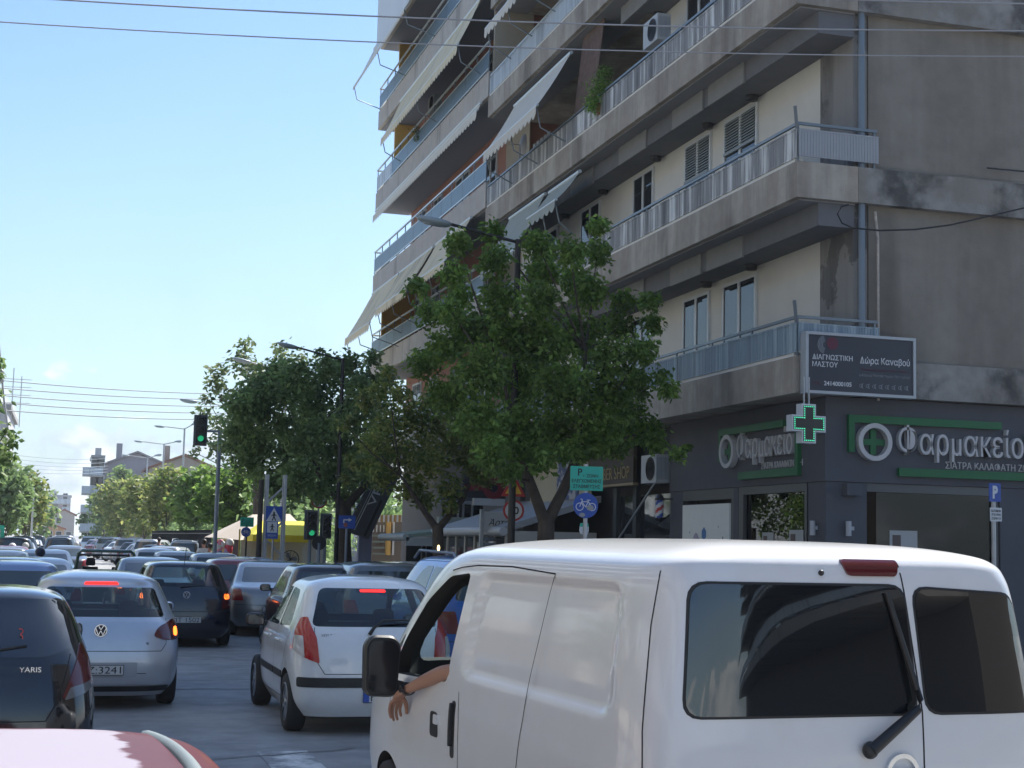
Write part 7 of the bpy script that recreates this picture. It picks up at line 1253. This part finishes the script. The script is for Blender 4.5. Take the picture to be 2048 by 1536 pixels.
# drivers in the two nearest cars with see-through glass
def driver(par_loc, rz, lx, ly, label, top):
    p = Vector((lx, ly, 0)); p.rotate(Matrix.Rotation(rz, 3, 'Z')); return figure('person', label, (par_loc[0]+p.x, par_loc[1]+p.y, -.17), rz, top, DEN, HAIR, arms=((-.22, .5, 1.25), (.22, .5, 1.25)), sit=True, s=.95)
driver((3.05, 16.45), math.radians(.5), -.36, .05, 'driver seated inside the small white hatchback', c_('greyshirt', (.12, .13, .15)))
driver((.30, 19.15), math.radians(1), -.38, .05, 'driver seated inside the silver hatchback', c_('greyshirt', (.12, .13, .15)))
# ---- van driver with the arm out of the window ----
vr = van.rotation_euler.z; vl = van.location
D_ = thing('person', 'driver of the white van, bare forearm with a black watch hanging out of the window', 'person', tuple(vl), vr)
# van-local coordinates (x right, y forward)
sh = (-.56, -.02, 1.34); el = (-.90, .27, 1.225); wr_ = (-1.005, .80, 1.075)
V_ = [(-.40, -.08, .72, .16), (-.40, -.1, 1.0, .15), (-.40, -.1, 1.26, (.18, .12)), (-.40, -.08, 1.38, .06), (-.40, -.05, 1.45, .055), (-.40, -.02, 1.57, .1)]
E_ = [(0, 1), (1, 2), (2, 3), (3, 4), (4, 5)]
V_ += [(sh[0], sh[1], 1.30, .07), (-.72, .10, 1.27, .052), (el[0], el[1], el[2], .045), (-.925, .38, 1.205, .047), (-.955, .55, 1.155, .041), (-.99, .72, 1.10, .030), (wr_[0], wr_[1], wr_[2], (.033, .026)), (-1.012, .85, 1.05, (.042, .022)), (-1.015, .90, 1.015, (.046, .02))]
E_ += [(2, 6), (6, 7), (7, 8), (8, 9), (9, 10), (10, 11), (11, 12), (12, 13), (13, 14)]
b = len(V_); V_ += [(-.22, -.02, 1.28, .07), (-.16, .25, 1.05, .05), (-.3, .6, 1.1, .035)]; E_ += [(2, b), (b, b+1), (b+1, b+2)]
b = len(V_); V_ += [(-.5, .35, .72, .09), (-.52, .8, .6, .06)]; E_ += [(0, b), (b, b+1)]; b = len(V_); V_ += [(-.3, .35, .72, .09), (-.28, .8, .6, .06)]; E_ += [(0, b), (b, b+1)]
skinmesh('body', V_, E_, SKIN, D_, 0)
# fingers: hanging down from the knuckles, each a tapering bent chain rooted in the palm
kn = [(-1.045, .925, .995), (-1.025, .935, .988), (-1.003, .935, .985), (-.985, .925, .99)]
for i, (k_, L_) in enumerate(zip(kn, (.9, 1.0, .93, .75))):
    x, y, z = k_; pts = [(x*.5+(-1.013)*.5, y-.05, z+.03, .0105), (x, y, z, .0105), (x-.002, y+.018*L_, z-.042*L_, .0095), (x, y+.010*L_, z-.072*L_, .0088), (x+.003, y-.008*L_, z-.094*L_, .0075)]
    skinmesh('finger', pts, [(0, 1), (1, 2), (2, 3), (3, 4)], SKIN, D_, 0)
skinmesh('thumb', [(-.995, .86, 1.03, .014), (-.972, .875, 1.0, .0135), (-.962, .885, .965, .0115), (-.962, .882, .935, .0095)], [(0, 1), (1, 2), (2, 3)], SKIN, D_, 0)
o = skinmesh('sleeve', [(-.40, -.1, 1.2, (.2, .14)), (-.52, -.04, 1.32, .095), (-.64, .04, 1.295, .085)], [(0, 1), (1, 2)], c_('offwhite', (.5, .5, .54)), D_)
skinmesh('shirt', [(-.40, -.08, .7, .17), (-.40, -.1, 1.0, .165), (-.40, -.1, 1.26, (.195, .135))], [(0, 1), (1, 2)], c_('offwhite', (.5, .5, .54)), D_)
g = MB(); g.sphere((-.4, -.04, 1.60), .112, 14, 10, (1, 1.08, 1.02)); g.build('hair', HAIR, D_, world=False)
W_ = thing('wristwatch', 'black wristwatch on the wrist hanging out of the van window', 'watch', tuple(vl), vr); d = (Vector(wr_)-Vector((-.99, .72, 1.10))).normalized(); c = Vector((-.9965, .755, 1.088)); u = d.cross(Vector((1, 0, 0))).normalized(); w2 = d.cross(u)
g = MB(); vs = []; n = 24
for i in range(n):
    a = 2*math.pi*i/n; o_ = u*math.cos(a)*.031+w2*math.sin(a)*.036
    for rr, hh in ((1.0, -.012), (1.13, -.012), (1.13, .012), (1.0, .012)): vs.append(c+o_*rr+d*hh)
g.add(vs, [(i*4+q, ((i+1) % n)*4+q, ((i+1) % n)*4+(q+1) % 4, i*4+(q+1) % 4) for i in range(n) for q in range(4)], False); g.build('strap', BLACK, W_, world=False)
top = w2 if w2.x < 0 else -w2; g = MB(); cc = c+top*.040+u*0; disc(g, cc, u, d, top*.009, .021, 20); g.build('watch_case', pm('watch_case', (.05, .05, .055), .25, .6), W_, world=False)

# light haze over the whole place
hm = bpy.data.materials.new('haze'); hm.use_nodes = True; ht = hm.node_tree; ht.nodes.clear(); ho = ht.nodes.new('ShaderNodeOutputMaterial'); hv = ht.nodes.new('ShaderNodeVolumePrincipled'); hv.inputs['Color'].default_value = (.86, .9, .94, 1); hv.inputs['Density'].default_value = .0005; ht.links.new(hv.outputs[0], ho.inputs['Volume'])
g = MB(); g.box(-905, 905, -305, 1505, -1.2, 27); g.build('haze', hm, kind='stuff')
